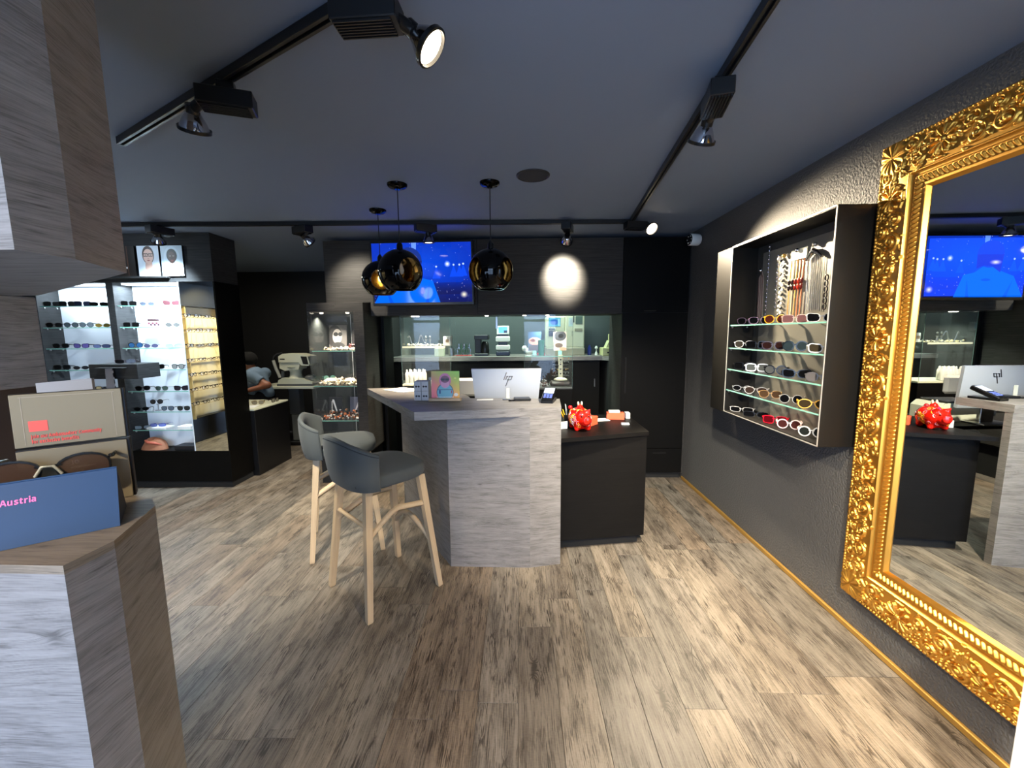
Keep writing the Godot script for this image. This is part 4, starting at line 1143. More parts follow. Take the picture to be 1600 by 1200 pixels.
func niche() -> void:
	# fascia of upper cabinets over the opening
	var t := thing("upper_cabinets", "dark wooden upper cabinets above the counter opening, carrying the television", "cabinet")
	part("carcass", bx(Vector3(-1.57, 1.80, -4.86), Vector3(1.07, 2.56, -4.375)), M.matblack, t)
	part("carcass", bx(Vector3(-2.04, 1.93, -4.86), Vector3(-1.57, 2.56, -4.375)), M.matblack, t)
	var xs := [-2.04, -0.44, 1.068]
	part("door", bx(Vector3(-0.438, 1.80, -4.375), Vector3(1.066, 2.56, -4.357), 0.0015), M.dark, t)
	var dl := MB.new()
	dl.slab([Vector2(-2.038, 1.93), Vector2(-1.57, 1.93), Vector2(-1.57, 1.80), Vector2(-0.442, 1.80), Vector2(-0.442, 2.56), Vector2(-2.038, 2.56)], -4.357, -4.375)
	part("door", dl, M.dark, t)
	part("soffit", bx(Vector3(-1.57, 1.79, -4.86), Vector3(1.07, 1.80, -4.36)), M.dark, t)
	for x in [-1.17, -1.12, -0.36, 0.05, 0.30]:
		var b := MB.new()
		b.lathe([Vector2(0.0, 1.782), Vector2(0.018, 1.782), Vector2(0.022, 1.79)], 12)
		part("lamp_spot", b, glow(Color(1.0, 0.98, 0.9), 4.0), t, Vector3(x, 0, -4.52))
	for x in [-1.05, 0.30]:
		light_spot(Vector3(x, 1.776, -4.56), Vector3(x, 0.8, -4.60), Color(0.95, 1.0, 0.92), 1.2, 65.0, 0.9, 0.015)
	var tc := thing("tall_cabinet", "tall black-brown cabinet in the right back corner beside the opening", "cabinet")
	part("carcass", bx(Vector3(1.07, 0.06, -4.96), Vector3(1.768, 2.56, -4.375)), M.dark, tc)
	part("plinth", bx(Vector3(1.09, 0.0, -4.9), Vector3(1.75, 0.06, -4.40)), M.matblack, tc)
	for d in [[0.07, 0.34, "drawer"], [0.345, 1.795, "door"], [1.80, 2.555, "door"]]:
		var p := part(d[2], bx(Vector3(1.072, d[0], -4.375), Vector3(1.752, d[1], -4.357), 0.0015), M.darker, tc)
		var hb := MB.new()
		if d[0] > 1.0: hb.b2(Vector3(1.30, 1.812, -4.358), Vector3(1.42, 1.822, -4.352), 0.001)
		elif d[0] > 0.2: hb.b2(Vector3(1.115, 0.95, -4.358), Vector3(1.127, 1.33, -4.352), 0.001)
		else: hb.b2(Vector3(1.44, 0.285, -4.358), Vector3(1.58, 0.30, -4.352), 0.001)
		part("handle", hb, M.blackplastic, p)
	solo("end_panel", bx(Vector3(-2.04, 0, -4.90), Vector3(-1.555, 1.79, -4.865)), M.darker, "dark upright panel behind the display tower, under the upper cabinets", "panel")
	solo("filler_panel", bx(Vector3(-1.555, 0, -4.90), Vector3(-1.52, 1.79, -4.60), 0.002), M.darker, "narrow dark upright beside the left glass case under the upper cabinets", "panel")
	# worktop and base cabinets of the working niche
	var w := thing("worktop", "grey-brown worktop along the rear of the lit niche, turning forward at the right", "worktop")
	var b := MB.new()
	b.prism([Vector2(-1.62, -5.75), Vector2(1.77, -5.75), Vector2(1.77, -4.97), Vector2(1.10, -4.97), Vector2(1.02, -5.10), Vector2(-1.62, -5.10)], 1.255, 1.305)
	part("board", b, M.oak, w)
	var bc := thing("base_cabinets", "black base cabinets below the niche worktop behind the bar", "cabinet")
	part("carcass", bx(Vector3(-1.60, 0, -5.72), Vector3(1.0, 1.255, -5.16)), M.matblack, bc)
	part("carcass", bx(Vector3(1.08, 0, -5.72), Vector3(1.755, 1.255, -4.98)), M.matblack, bc)
	for i in 4:
		var p := part("door", bx(Vector3(-1.60 + i * 0.65 + 0.002, 0.08, -5.16), Vector3(-0.95 + i * 0.65 - 0.002, 1.23, -5.142), 0.002), M.darker, bc)
		part("handle", bx(Vector3(-1.02 + i * 0.65, 0.92, -5.142), Vector3(-1.008 + i * 0.65, 1.02, -5.125), 0.002), M.steel, p)
	# glass cases
	for k in 2:
		var X0: float = [-1.28, 0.045][k]; var X1: float = [-0.745, 0.565][k]; var Y0: float = [1.055, 1.01][k]
		var g := thing("glass_case", ["left glass case with white bottles under the upper cabinets, behind the bar", "right glass case with the earring stand and pictures under the upper cabinets"][k], "case")
		part("base", bx(Vector3(X0, 0.0, -4.78), Vector3(X1, Y0 - 0.02, -4.40), 0.002), M.darker, g)
		part("bottom_shelf", bx(Vector3(X0, Y0 - 0.02, -4.78), Vector3(X1, Y0, -4.40), 0.002), M.cream if k == 0 else M.greyplastic, g)
		part("front_pane", bx(Vector3(X0, Y0, -4.405), Vector3(X1, 1.79, -4.40)), M.glass, g)
		part("side_pane", bx(Vector3(X0, Y0, -4.78), Vector3(X0 + 0.005, 1.79, -4.405)), M.glass, g)
		part("side_pane", bx(Vector3(X1 - 0.005, Y0, -4.78), Vector3(X1, 1.79, -4.405)), M.glass, g)
		for x in [X0, X1 - 0.003]:
			part("pane_edge", bx(Vector3(x, Y0, -4.40), Vector3(x + 0.003, 1.79, -4.398)), mat(Color(0.32, 0.42, 0.40), 0.2), g)
		if k == 0:
			part("glass_shelf", bx(Vector3(X0 + 0.01, 1.455, -4.77), Vector3(X1 - 0.01, 1.463, -4.41)), M.glass, g)
			part("shelf_edge", bx(Vector3(X0 + 0.01, 1.445, -4.41), Vector3(X1 - 0.06, 1.465, -4.407)), M.cream, g)
		else: shelf(g, Vector3(X0 + 0.01, 1.34, -4.77), Vector3(X1 - 0.01, 1.348, -4.41))
	# bottles in two rows
	var proto: Node3D
	for r in 2:
		for i in 5 - r:
			var o: Node3D
			if proto == null:
				o = thing("spray_bottle", "", "bottle")
				b = MB.new()
				b.lathe([Vector2(0, 0), Vector2(0.020, 0), Vector2(0.0215, 0.003), Vector2(0.0215, 0.105), Vector2(0.015, 0.122), Vector2(0.009, 0.126)], 16)
				part("body", b, M.white, o)
				b = MB.new()
				b.lathe([Vector2(0.011, 0.124), Vector2(0.011, 0.142), Vector2(0.005, 0.152), Vector2(0, 0.153)], 12)
				part("cap", b, M.white, o)
				proto = o
			else:
				o = proto.duplicate()
				o.name = numbered("spray_bottle")
				add_child(o, true)
			o.position = Vector3(-1.245 + i * 0.049 + r * 0.02, 1.056, -4.47 - r * 0.055)
			tag(o, "white plastic spray bottle %s in the %s row of the left glass case" % [["far left", "second from left", "in the middle", "second from right", "far right"][i] if r == 0 else ["far left", "second from left", "second from right", "far right"][i], "front" if r == 0 else "rear"], "bottle", "white bottles in the left glass case")
	# things on the left case shelf
	b = MB.new()
	var pa := []
	for i in 40: pa.append(Vector3(-0.07 + i * 0.005, 0.05 + 0.045 * cos(i * 0.22) + 0.02 * sin(i * 0.5), 0.01 * sin(i * 0.3)))
	b.tube(pa, 0.006, 6)
	solo("scroll_ornament", b, M.steel, "silver curled ornament standing on the lit shelf of the left glass case", "ornament", "", Vector3(-1.16, 1.466, -4.52))
	for k in 2:
		b = MB.new()
		b.lathe([Vector2(0, 0), Vector2(0.018, 0), Vector2(0.01, 0.01), Vector2(0.006, 0.05), Vector2(0.014, 0.07), Vector2(0.004, 0.085), Vector2(0.012, 0.10), Vector2(0, 0.115)], 14)
		solo("candle_holder", b, M.steel, ["slim silver candle holder left of centre on the left case shelf", "slim silver candle holder right of centre on the left case shelf"][k], "candlestick", "", Vector3([-1.03, -0.985][k], 1.466, -4.50))
	heap("jewel_heap", "pale jewellery spread along the lit shelf of the left glass case", "jewellery", Vector3(-1.26, 1.466, -4.6), Vector3(-0.86, 1.48, -4.43), 70, 0.010, [Color(0.9, 0.88, 0.8), Color(0.8, 0.76, 0.6), Color(0.5, 0.5, 0.5)], 15)
	var mug := thing("white_canister", "white canister with a brown label on the shelf end of the left case", "canister", Vector3(-0.80, 1.466, -4.56))
	b = MB.new()
	b.lathe([Vector2(0, 0), Vector2(0.048, 0), Vector2(0.05, 0.004), Vector2(0.05, 0.095), Vector2(0.046, 0.10), Vector2(0, 0.10)], 20)
	part("body", b, M.white, mug)
	b = MB.new()
	b.box(Vector3(0.0, 0.052, 0.049), Vector3(0.035, 0.035, 0.004), 0.001)
	part("label", b, mat(Color(0.55, 0.45, 0.35), 0.6), mug)
	# right case: earring tower, two pictures, phones
	var et := thing("earring_stand", "white earring tower with thin wire arms in the right glass case", "stand", Vector3(0.45, 1.075, -4.55))
	b = MB.new()
	b.lathe([Vector2(0, 0), Vector2(0.075, 0), Vector2(0.075, 0.01), Vector2(0.035, 0.03), Vector2(0.0, 0.032)], 24)
	part("base", b, M.cream, et)
	part("post", bx(Vector3(-0.024, 0.03, -0.008), Vector3(0.024, 0.275, 0.008), 0.003), M.cream, et)
	for i in 6:
		b = MB.new()
		var an := []
		for j in 17: an.append(Vector3(cos(TAU * j / 16) * (0.095 - i * 0.003), 0.05 + i * 0.04, sin(TAU * j / 16) * 0.06))
		b.tube(an, 0.0016, 5, false)
		part("wire_ring", b, M.steel, et)
		b = MB.new()
		for j in 5: b.ball(Vector3(cos(j * 1.3 + i) * 0.09, 0.04 + i * 0.04, sin(j * 1.3 + i) * 0.06), Vector3(0.006, 0.009, 0.006), 6)
		part("earring", b, [M.blackplastic, M.steel, M.brass][i % 3], et)
	for i in 4:
		b = MB.new()
		b.ball(Vector3(0, 0.07 + i * 0.052, 0.010), Vector3(0.009, 0.010, 0.003), 8)
		part("stud", b, M.black, et)
	var rt := solo("ring_tray", bx(Vector3(-0.13, 0, -0.08), Vector3(0.10, 0.055, 0.08), 0.02), mat(Color(0.12, 0.085, 0.08), 0.4), "dark brown padded tray under the earring tower in the right case", "tray", "", Vector3(0.46, 1.012, -4.54))
	heap("jewel_heap", "dark and silver jewellery at the left of the right glass case bottom", "jewellery", Vector3(0.09, 1.012, -4.7), Vector3(0.31, 1.07, -4.45), 120, 0.014, [Color(0.12, 0.1, 0.1), Color(0.6, 0.6, 0.62), Color(0.3, 0.22, 0.2)], 18)
	for k in 2:
		var a := Image.create(64, 96, false, Image.FORMAT_RGB8)
		a.fill(Color(0.28, 0.36, 0.45) if k == 0 else Color(0.82, 0.74, 0.68))
		if k == 0:
			a.fill_rect(Rect2i(0, 0, 64, 34), Color(0.20, 0.30, 0.42)); ell(a, 32, 48, 30, 20, Color(0.66, 0.48, 0.44)); ell(a, 24, 44, 12, 8, Color(0.35, 0.2, 0.2)); ell(a, 30, 84, 30, 18, Color(0.30, 0.27, 0.3))
		else:
			ell(a, 32, 22, 30, 26, Color(0.25, 0.24, 0.26)); ell(a, 36, 22, 13, 11, Color(0.06, 0.06, 0.06)); ell(a, 26, 70, 20, 12, Color(0.35, 0.28, 0.25)); ell(a, 46, 88, 18, 9, Color(0.75, 0.55, 0.45))
		board("fashion_picture", a, 0.145, 0.21, ["blue-grey picture with a pale hand in the right glass case", "picture of a dark-lensed face right in the right glass case"][k], "picture", Vector3([0.165, 0.45][k], 1.40, -4.62), -0.05)
		part("bracket", bx(Vector3(-0.02, -0.05, -0.02), Vector3(0.02, 0.0, 0.0)), M.glassedge, get_child(get_child_count() - 1))
	b = MB.new()
	b.lathe([Vector2(0.0, 0), Vector2(0.030, 0), Vector2(0.036, 0.17), Vector2(0.034, 0.17), Vector2(0.028, 0.004), Vector2(0, 0.004)], 18)
	solo("glass_vase", b, mat(Color(0.30, 0.58, 0.50), 0.08), "green glass vase standing in the right glass case, left of its picture", "vase", "", Vector3(0.235, 1.349, -4.55))
	niche_machines()

func niche_machines() -> void:
	var Y := 1.306
	# lens edging machine, in two cream halves
	var e := thing("lens_edger", "big cream lens-edging machine with a blue screen on the niche worktop", "machine", Vector3(0.58, Y, -5.42))
	part("body", bx(Vector3(-0.24, 0.10, -0.2), Vector3(0.0, 0.50, 0.12), 0.012), M.cream, e)
	part("body", bx(Vector3(0.0, 0.10, -0.2), Vector3(0.245, 0.52, 0.13), 0.012), M.cream, e)
	part("base", bx(Vector3(-0.245, 0.0, -0.2), Vector3(0.25, 0.10, 0.14), 0.008), mat(Color(0.60, 0.58, 0.50), 0.5), e)
	var im := Image.create(64, 48, false, Image.FORMAT_RGB8)
	im.fill(Color(0.30, 0.66, 0.78)); ell(im, 30, 24, 22, 16, Color(0.20, 0.42, 0.75)); im.fill_rect(Rect2i(50, 4, 10, 40), Color(0.55, 0.82, 0.88))
	var q := MB.new()
	q.quad01(Vector3(-0.21, 0.37, 0.122), Vector3(-0.06, 0.37, 0.122), Vector3(-0.06, 0.48, 0.122), Vector3(-0.21, 0.48, 0.122))
	part("screen", q, picmat(im, 0.2, 0.9), e)
	part("slot", bx(Vector3(-0.21, 0.325, 0.118), Vector3(-0.13, 0.35, 0.123), 0.002), M.greyplastic, e)
	part("hatch", bx(Vector3(-0.21, 0.245, 0.118), Vector3(-0.12, 0.315, 0.123), 0.002), M.blackplastic, e)
	part("hatch", bx(Vector3(0.13, 0.40, 0.128), Vector3(0.22, 0.50, 0.134), 0.003), mat(Color(0.32, 0.38, 0.35), 0.3), e)
	part("hatch", bx(Vector3(0.12, 0.31, 0.128), Vector3(0.22, 0.345, 0.134), 0.002), mat(Color(0.55, 0.53, 0.45), 0.4), e)
	part("vent", bx(Vector3(0.10, 0.42, 0.128), Vector3(0.115, 0.50, 0.133)), M.greyplastic, e)
	# lens tracer with a small screen
	var c := thing("lens_tracer", "white lens tracer with a small blue screen on the niche worktop", "machine", Vector3(-0.22, Y, -5.38))
	part("base", bx(Vector3(-0.09, 0, -0.1), Vector3(0.09, 0.06, 0.1), 0.01), mat(Color(0.10, 0.13, 0.22), 0.4), c)
	part("body", bx(Vector3(-0.09, 0.075, -0.1), Vector3(0.09, 0.14, 0.1), 0.012), M.white, c)
	part("chamber", bx(Vector3(-0.06, 0.14, -0.09), Vector3(0.06, 0.18, 0.07), 0.005), M.blackplastic, c)
	part("head", bx(Vector3(-0.09, 0.18, -0.1), Vector3(0.09, 0.25, 0.1), 0.012), M.white, c)
	part("neck", bx(Vector3(-0.07, 0.25, -0.05), Vector3(0.07, 0.28, 0.03), 0.004), M.blackplastic, c)
	var sc := part("screen_housing", bx(Vector3(-0.08, 0.275, -0.02), Vector3(0.08, 0.385, 0.03), 0.006), M.white, c)
	im = Image.create(32, 24, false, Image.FORMAT_RGB8)
	im.fill(Color(0.40, 0.78, 0.95)); im.fill_rect(Rect2i(20, 14, 12, 10), Color(0.1, 0.2, 0.3))
	q = MB.new()
	q.quad01(Vector3(-0.055, 0.295, 0.0315), Vector3(0.055, 0.295, 0.0315), Vector3(0.055, 0.368, 0.0315), Vector3(-0.055, 0.368, 0.0315))
	part("screen", q, picmat(im, 0.2, 1.0), sc)
	# coffee machine
	var k := thing("coffee_machine", "black coffee machine with a jug left of the white tracer", "machine", Vector3(-0.50, Y, -5.40))
	part("body", bx(Vector3(-0.09, 0, -0.12), Vector3(0.09, 0.03, 0.1), 0.004), M.blackplastic, k)
	part("column", bx(Vector3(-0.09, 0.03, -0.12), Vector3(-0.01, 0.26, 0.02), 0.006), M.black, k)
	part("head", bx(Vector3(-0.09, 0.21, -0.12), Vector3(0.09, 0.27, 0.1), 0.006), M.black, k)
	var b := MB.new()
	b.lathe([Vector2(0, 0.03), Vector2(0.05, 0.03), Vector2(0.054, 0.06), Vector2(0.048, 0.16), Vector2(0.03, 0.185), Vector2(0, 0.185)], 18)
	part("jug", b, M.blackplastic, k, Vector3(0.045, 0, 0.03))
	# bouquet of silver pliers on a red tray
	var tr := thing("red_tray", "small red tray under the upright pliers on the niche worktop", "tray", Vector3(-0.73, Y, -5.36))
	part("body", bx(Vector3(-0.10, 0, -0.06), Vector3(0.10, 0.012, 0.06), 0.004), mat(Color(0.62, 0.13, 0.12), 0.4), tr)
	for i in 5:
		b = MB.new()
		var x := -0.07 + i * 0.034
		for s in [-1.0, 1.0]: b.tube([Vector3(s * 0.004, 0.10, 0), Vector3(s * 0.018, 0.06, 0), Vector3(s * 0.014, 0.0, 0)], [0.006, 0.006, 0.005], 6)
		b.tube([Vector3(0, 0.09, 0), Vector3(0.003, 0.145, 0)], [0.010, 0.003], 6)
		solo("pliers", b, M.chrome if i % 2 == 0 else mat(Color(0.16, 0.32, 0.24), 0.4), "pliers standing on the red tray, number %s from the left of five" % ["one", "two", "three", "four", "five"][i], "pliers", "pliers on the red tray", Vector3(-0.73 + x, Y + 0.013, -5.36 + (i % 2) * 0.02))
	# various on the worktop
	solo("cream_box", bx(Vector3(-0.06, 0, -0.06), Vector3(0.06, 0.10, 0.06), 0.003), M.cream, "cream box on the left of the niche worktop behind the left glass case", "box", "", Vector3(-1.05, Y, -5.36))
	b = MB.new()
	b.lathe([Vector2(0, 0), Vector2(0.04, 0), Vector2(0.04, 0.10), Vector2(0.0, 0.105)], 16)
	solo("steel_pot", b, M.steel, "small steel pot behind the left glass case on the worktop", "pot", "", Vector3(-0.90, Y, -5.38))
	solo("red_cloth", bx(Vector3(-0.05, 0, -0.04), Vector3(0.05, 0.035, 0.04), 0.012), mat(Color(0.70, 0.08, 0.10), 0.7), "folded red cloth left of the cream edging machine", "cloth", "", Vector3(0.27, Y, -5.30))
	b = MB.new()
	b.ball(Vector3(0, 0.05, 0), Vector3(0.05, 0.05, 0.045), 12)
	b.ball(Vector3(-0.06, 0.09, 0), Vector3(0.035, 0.04, 0.03), 10)
	solo("white_cloth", b, M.white, "crumpled white cloth between the tracer and the edging machine", "cloth", "", Vector3(0.12, Y, -5.40))
	var lm := thing("lens_meter", "pale yellow-green lens meter at the right end of the niche worktop", "machine", Vector3(1.13, Y, -5.25))
	part("body", bx(Vector3(-0.10, 0, -0.1), Vector3(0.10, 0.10, 0.1), 0.008), mat(Color(0.76, 0.76, 0.55), 0.4), lm)
	b = MB.new()
	b.slab([Vector2(-0.05, 0.10), Vector2(0.10, 0.10), Vector2(0.10, 0.19), Vector2(-0.01, 0.19)], 0.08, -0.08)
	part("hood", b, mat(Color(0.78, 0.78, 0.60), 0.4), lm)
	part("tower", bx(Vector3(0.0, 0.19, -0.06), Vector3(0.10, 0.27, 0.02), 0.004), mat(Color(0.76, 0.76, 0.55), 0.4), lm)
	part("dial", bx(Vector3(-0.04, 0.03, 0.099), Vector3(0.02, 0.05, 0.104), 0.001), M.blackplastic, lm)
	b = MB.new()
	b.lathe([Vector2(0, 0), Vector2(0.025, 0), Vector2(0.025, 0.09), Vector2(0.012, 0.11), Vector2(0.012, 0.13), Vector2(0, 0.13)], 14)
	solo("blue_flask", b, mat(Color(0.12, 0.18, 0.45), 0.3), "small blue flask between the edging machine and the lens meter", "flask", "", Vector3(0.90, Y, -5.34))
	b = MB.new()
	b.lathe([Vector2(0, 0), Vector2(0.02, 0), Vector2(0.015, 0.03), Vector2(0.006, 0.05), Vector2(0.006, 0.075), Vector2(0.02, 0.09), Vector2(0.012, 0.115), Vector2(0, 0.118)], 14)
	solo("white_brush", b, M.white, "white round-headed brush standing next to the blue flask", "brush", "", Vector3(0.985, Y, -5.32))
	solo("ventilation_rod", bx(Vector3(-0.012, -0.14, -0.012), Vector3(0.012, 0.0, 0.012), 0.002), M.steel, "short steel bracket under the upper cabinets above the white tracer", "bracket", "", Vector3(-0.27, 1.79, -4.84))

func television() -> void:
	var t := thing("television", "wall television showing a blue scene with a figure from behind", "television", Vector3(-0.975, 1.885, -4.21))
	t.rotation_degrees = Vector3(1.5, 0, 0.4)
	part("casing", bx(Vector3(-0.515, 0, -0.05), Vector3(0.515, 0.63, 0.0), 0.004), M.blackplastic, t)
	part("bracket", bx(Vector3(-0.15, 0.15, -0.15), Vector3(0.15, 0.45, -0.05)), M.matblack, t)
	var W := 512; var H := 300
	var im := Image.create(W, H, false, Image.FORMAT_RGB8)
	for y in H:
		var v := float(y) / H
		im.fill_rect(Rect2i(0, y, W, 1), Color(0.05, 0.21, 0.76).lerp(Color(0.09, 0.11, 0.36), clampf((v - 0.45) * 1.8, 0, 1)))
	
	for k in 40:
		var f := k / 40.0
		ell(im, 260, 110, 250.0 * (1 - f) + 20, 120.0 * (1 - f) + 10, Color(0.05, 0.21, 0.74).lerp(Color(0.04, 0.29, 0.88), f))
	for k in 60:
		im.fill_rect(Rect2i(0, 200 + k, W, 1), im.get_pixel(4, 200 + k).lerp(Color(0.10, 0.12, 0.36), k / 60.0))
	var rng := RandomNumberGenerator.new()
	rng.seed = 9
	for k in 150:
		var x := rng.randf() * W; var y := rng.randf() * H
		if y < 180 and rng.randf() < 0.6: continue
		ell(im, x, y, rng.randf_range(1, 2.4), rng.randf_range(1, 2.2), Color(0.55, 0.66, 0.98).lerp(Color(0.75, 0.7, 0.9), rng.randf()))
	for k in 10: ell(im, 388, 108, 16.0 - k * 1.4, 16.0 - k * 1.4, Color(0.15, 0.35, 0.95).lerp(Color(1, 1, 1), k / 9.0))
	for q in [[300, 268], [470, 262]]:
		for k in 10: ell(im, q[0], q[1], 22.0 - k * 2.0, 20.0 - k * 1.8, Color(0.14, 0.16, 0.45).lerp(Color(0.98, 0.95, 0.85), k / 9.0))
	for p in [[330, 120], [420, 112], [28, 110], [70, 112], [450, 112], [470, 108]]:
		pol(im, [Vector2(p[0], p[1]), Vector2(p[0] + 20, p[1] + 60), Vector2(p[0] - 22, p[1] + 60)], Color(0.06, 0.30, 0.98))
		ell(im, p[0], p[1], 5, 5, Color(0.75, 0.85, 1.0))
	pol(im, [Vector2(205, 0), Vector2(232, 0), Vector2(222, 110), Vector2(212, 110)], Color(0.42, 0.60, 1.0))
	# figure from behind in a blue jacket and a dark helmet
	pol(im, [Vector2(0, 300), Vector2(60, 196), Vector2(130, 170), Vector2(178, 148), Vector2(214, 146), Vector2(258, 178), Vector2(310, 190), Vector2(345, 300)], Color(0.02, 0.42, 0.98))
	pol(im, [Vector2(60, 210), Vector2(80, 300), Vector2(100, 300)], Color(0.02, 0.34, 0.92)); pol(im, [Vector2(290, 205), Vector2(285, 300), Vector2(268, 300)], Color(0.02, 0.34, 0.92))
	ell(im, 196, 214, 24, 6, Color(0.02, 0.30, 0.85))
	ell(im, 190, 88, 66, 66, Color(0.10, 0.20, 0.55)); pol(im, [Vector2(124, 90), Vector2(256, 90), Vector2(250, 160), Vector2(214, 144), Vector2(178, 146), Vector2(130, 178)], Color(0.13, 0.11, 0.22))
	for k in 12: ell(im, 160, 128, 34.0 - k * 2.6, 14.0 - k, Color(0.16, 0.14, 0.26).lerp(Color(1, 0.98, 1), k / 11.0))
	var q := MB.new()
	q.quad01(Vector3(-0.497, 0.028, 0.001), Vector3(0.497, 0.028, 0.001), Vector3(0.497, 0.612, 0.001), Vector3(-0.497, 0.612, 0.001))
	part("screen", q, picmat(im, 0.06, 0.8), t)
	light_area("television_light", Vector3(-0.975, 2.2, -4.19), Vector2(0.95, 0.55), Vector3(0, 0, 1), Color(0.10, 0.28, 1.0), 0.12)

func lamp(at: Vector3, yaw: float, head: Vector3, target: Vector3, label: String, e: float, c: Color, angle := 24.0, seen := 6.0) -> void:
	# at: centre of the driver box under the rail; head: centre of the reflector
	var t := thing("track_spot", label, "spotlight", Vector3(at.x, 2.57, at.z), 0.0, "")
	var o := t.position
	var B := Basis(Vector3.UP, yaw)
	var b := MB.new()
	b.box(at - o, Vector3(0.19, 0.062, 0.085), 0.003, B)
	part("driver_box", b, M.black, t)
	b = MB.new()
	for k in 7: b.box(at - o + B * Vector3(-0.005, -0.034, -0.033 + k * 0.011), Vector3(0.165, 0.006, 0.004), 0.0, B)
	part("cooling_rib", b, M.black, t)
	b = MB.new()
	b.box(Vector3(0, (at.y + 0.031 - o.y) / 2.0, 0), Vector3(0.06, maxf(0.01, o.y - at.y - 0.031), 0.034), 0.002, B)
	part("rail_adapter", b, M.blackplastic, t)
	var d := (target - head).normalized()
	var neck := head - d * 0.062
	b = MB.new()
	var near := at + B * Vector3(0.08 * signf((B.inverse() * (head - at)).x), -0.01, 0)
	b.tube([near - o, neck - o], 0.019, 12)
	b.tube([neck - d * 0.02 - o, neck + d * 0.012 - o], 0.024, 12)
	part("arm", b, M.blackplastic, t)
	var r := MB.new()
	var up := Vector3.UP if absf(d.y) < 0.95 else Vector3.RIGHT
	var X := up.cross(d).normalized()
	r.xf = Transform3D(Basis(X, d, X.cross(d)), head - o)
	r.lathe([Vector2(0.016, -0.055), Vector2(0.026, -0.05), Vector2(0.040, -0.026), Vector2(0.051, 0.0)], 24)
	part("reflector", r, M.chrome, t)
	r = MB.new()
	r.xf = Transform3D(Basis(X, d, X.cross(d)), head - o)
	r.lathe([Vector2(0.049, 0.0), Vector2(0.0575, 0.0), Vector2(0.0575, 0.012), Vector2(0.051, 0.014), Vector2(0.049, 0.0)], 24)
	part("ring", r, M.blackplastic, t)
	r = MB.new()
	r.xf = Transform3D(Basis(X, d, X.cross(d)), head - o)
	r.lathe([Vector2(0.048, 0.004), Vector2(0.03, 0.009), Vector2(0.0, 0.011)], 24)
	part("lens", r, glow(c, seen), t)
	light_spot(head + d * 0.022, target, c, e, angle, 0.75, 0.045)

func rail(a: Vector3, b: Vector3, label: String) -> void:
	var t := thing("light_track", label, "track", (a + b) / 2.0)
	var L := a.distance_to(b)
	t.rotation.y = atan2(-(b - a).z, (b - a).x)
	part("profile", bx(Vector3(-L / 2, -0.034, -0.018), Vector3(L / 2, 0, -0.006), 0.001), M.black, t)
	part("profile", bx(Vector3(-L / 2, -0.034, 0.006), Vector3(L / 2, 0, 0.018), 0.001), M.black, t)
	part("groove", bx(Vector3(-L / 2, -0.022, -0.006), Vector3(L / 2, 0, 0.006)), M.matblack, t)
	for s in [-1.0, 1.0]: part("end_cap", bx(Vector3(s * L / 2 - 0.004, -0.035, -0.019), Vector3(s * L / 2 + 0.004, 0, 0.019), 0.001), M.blackplastic, t)

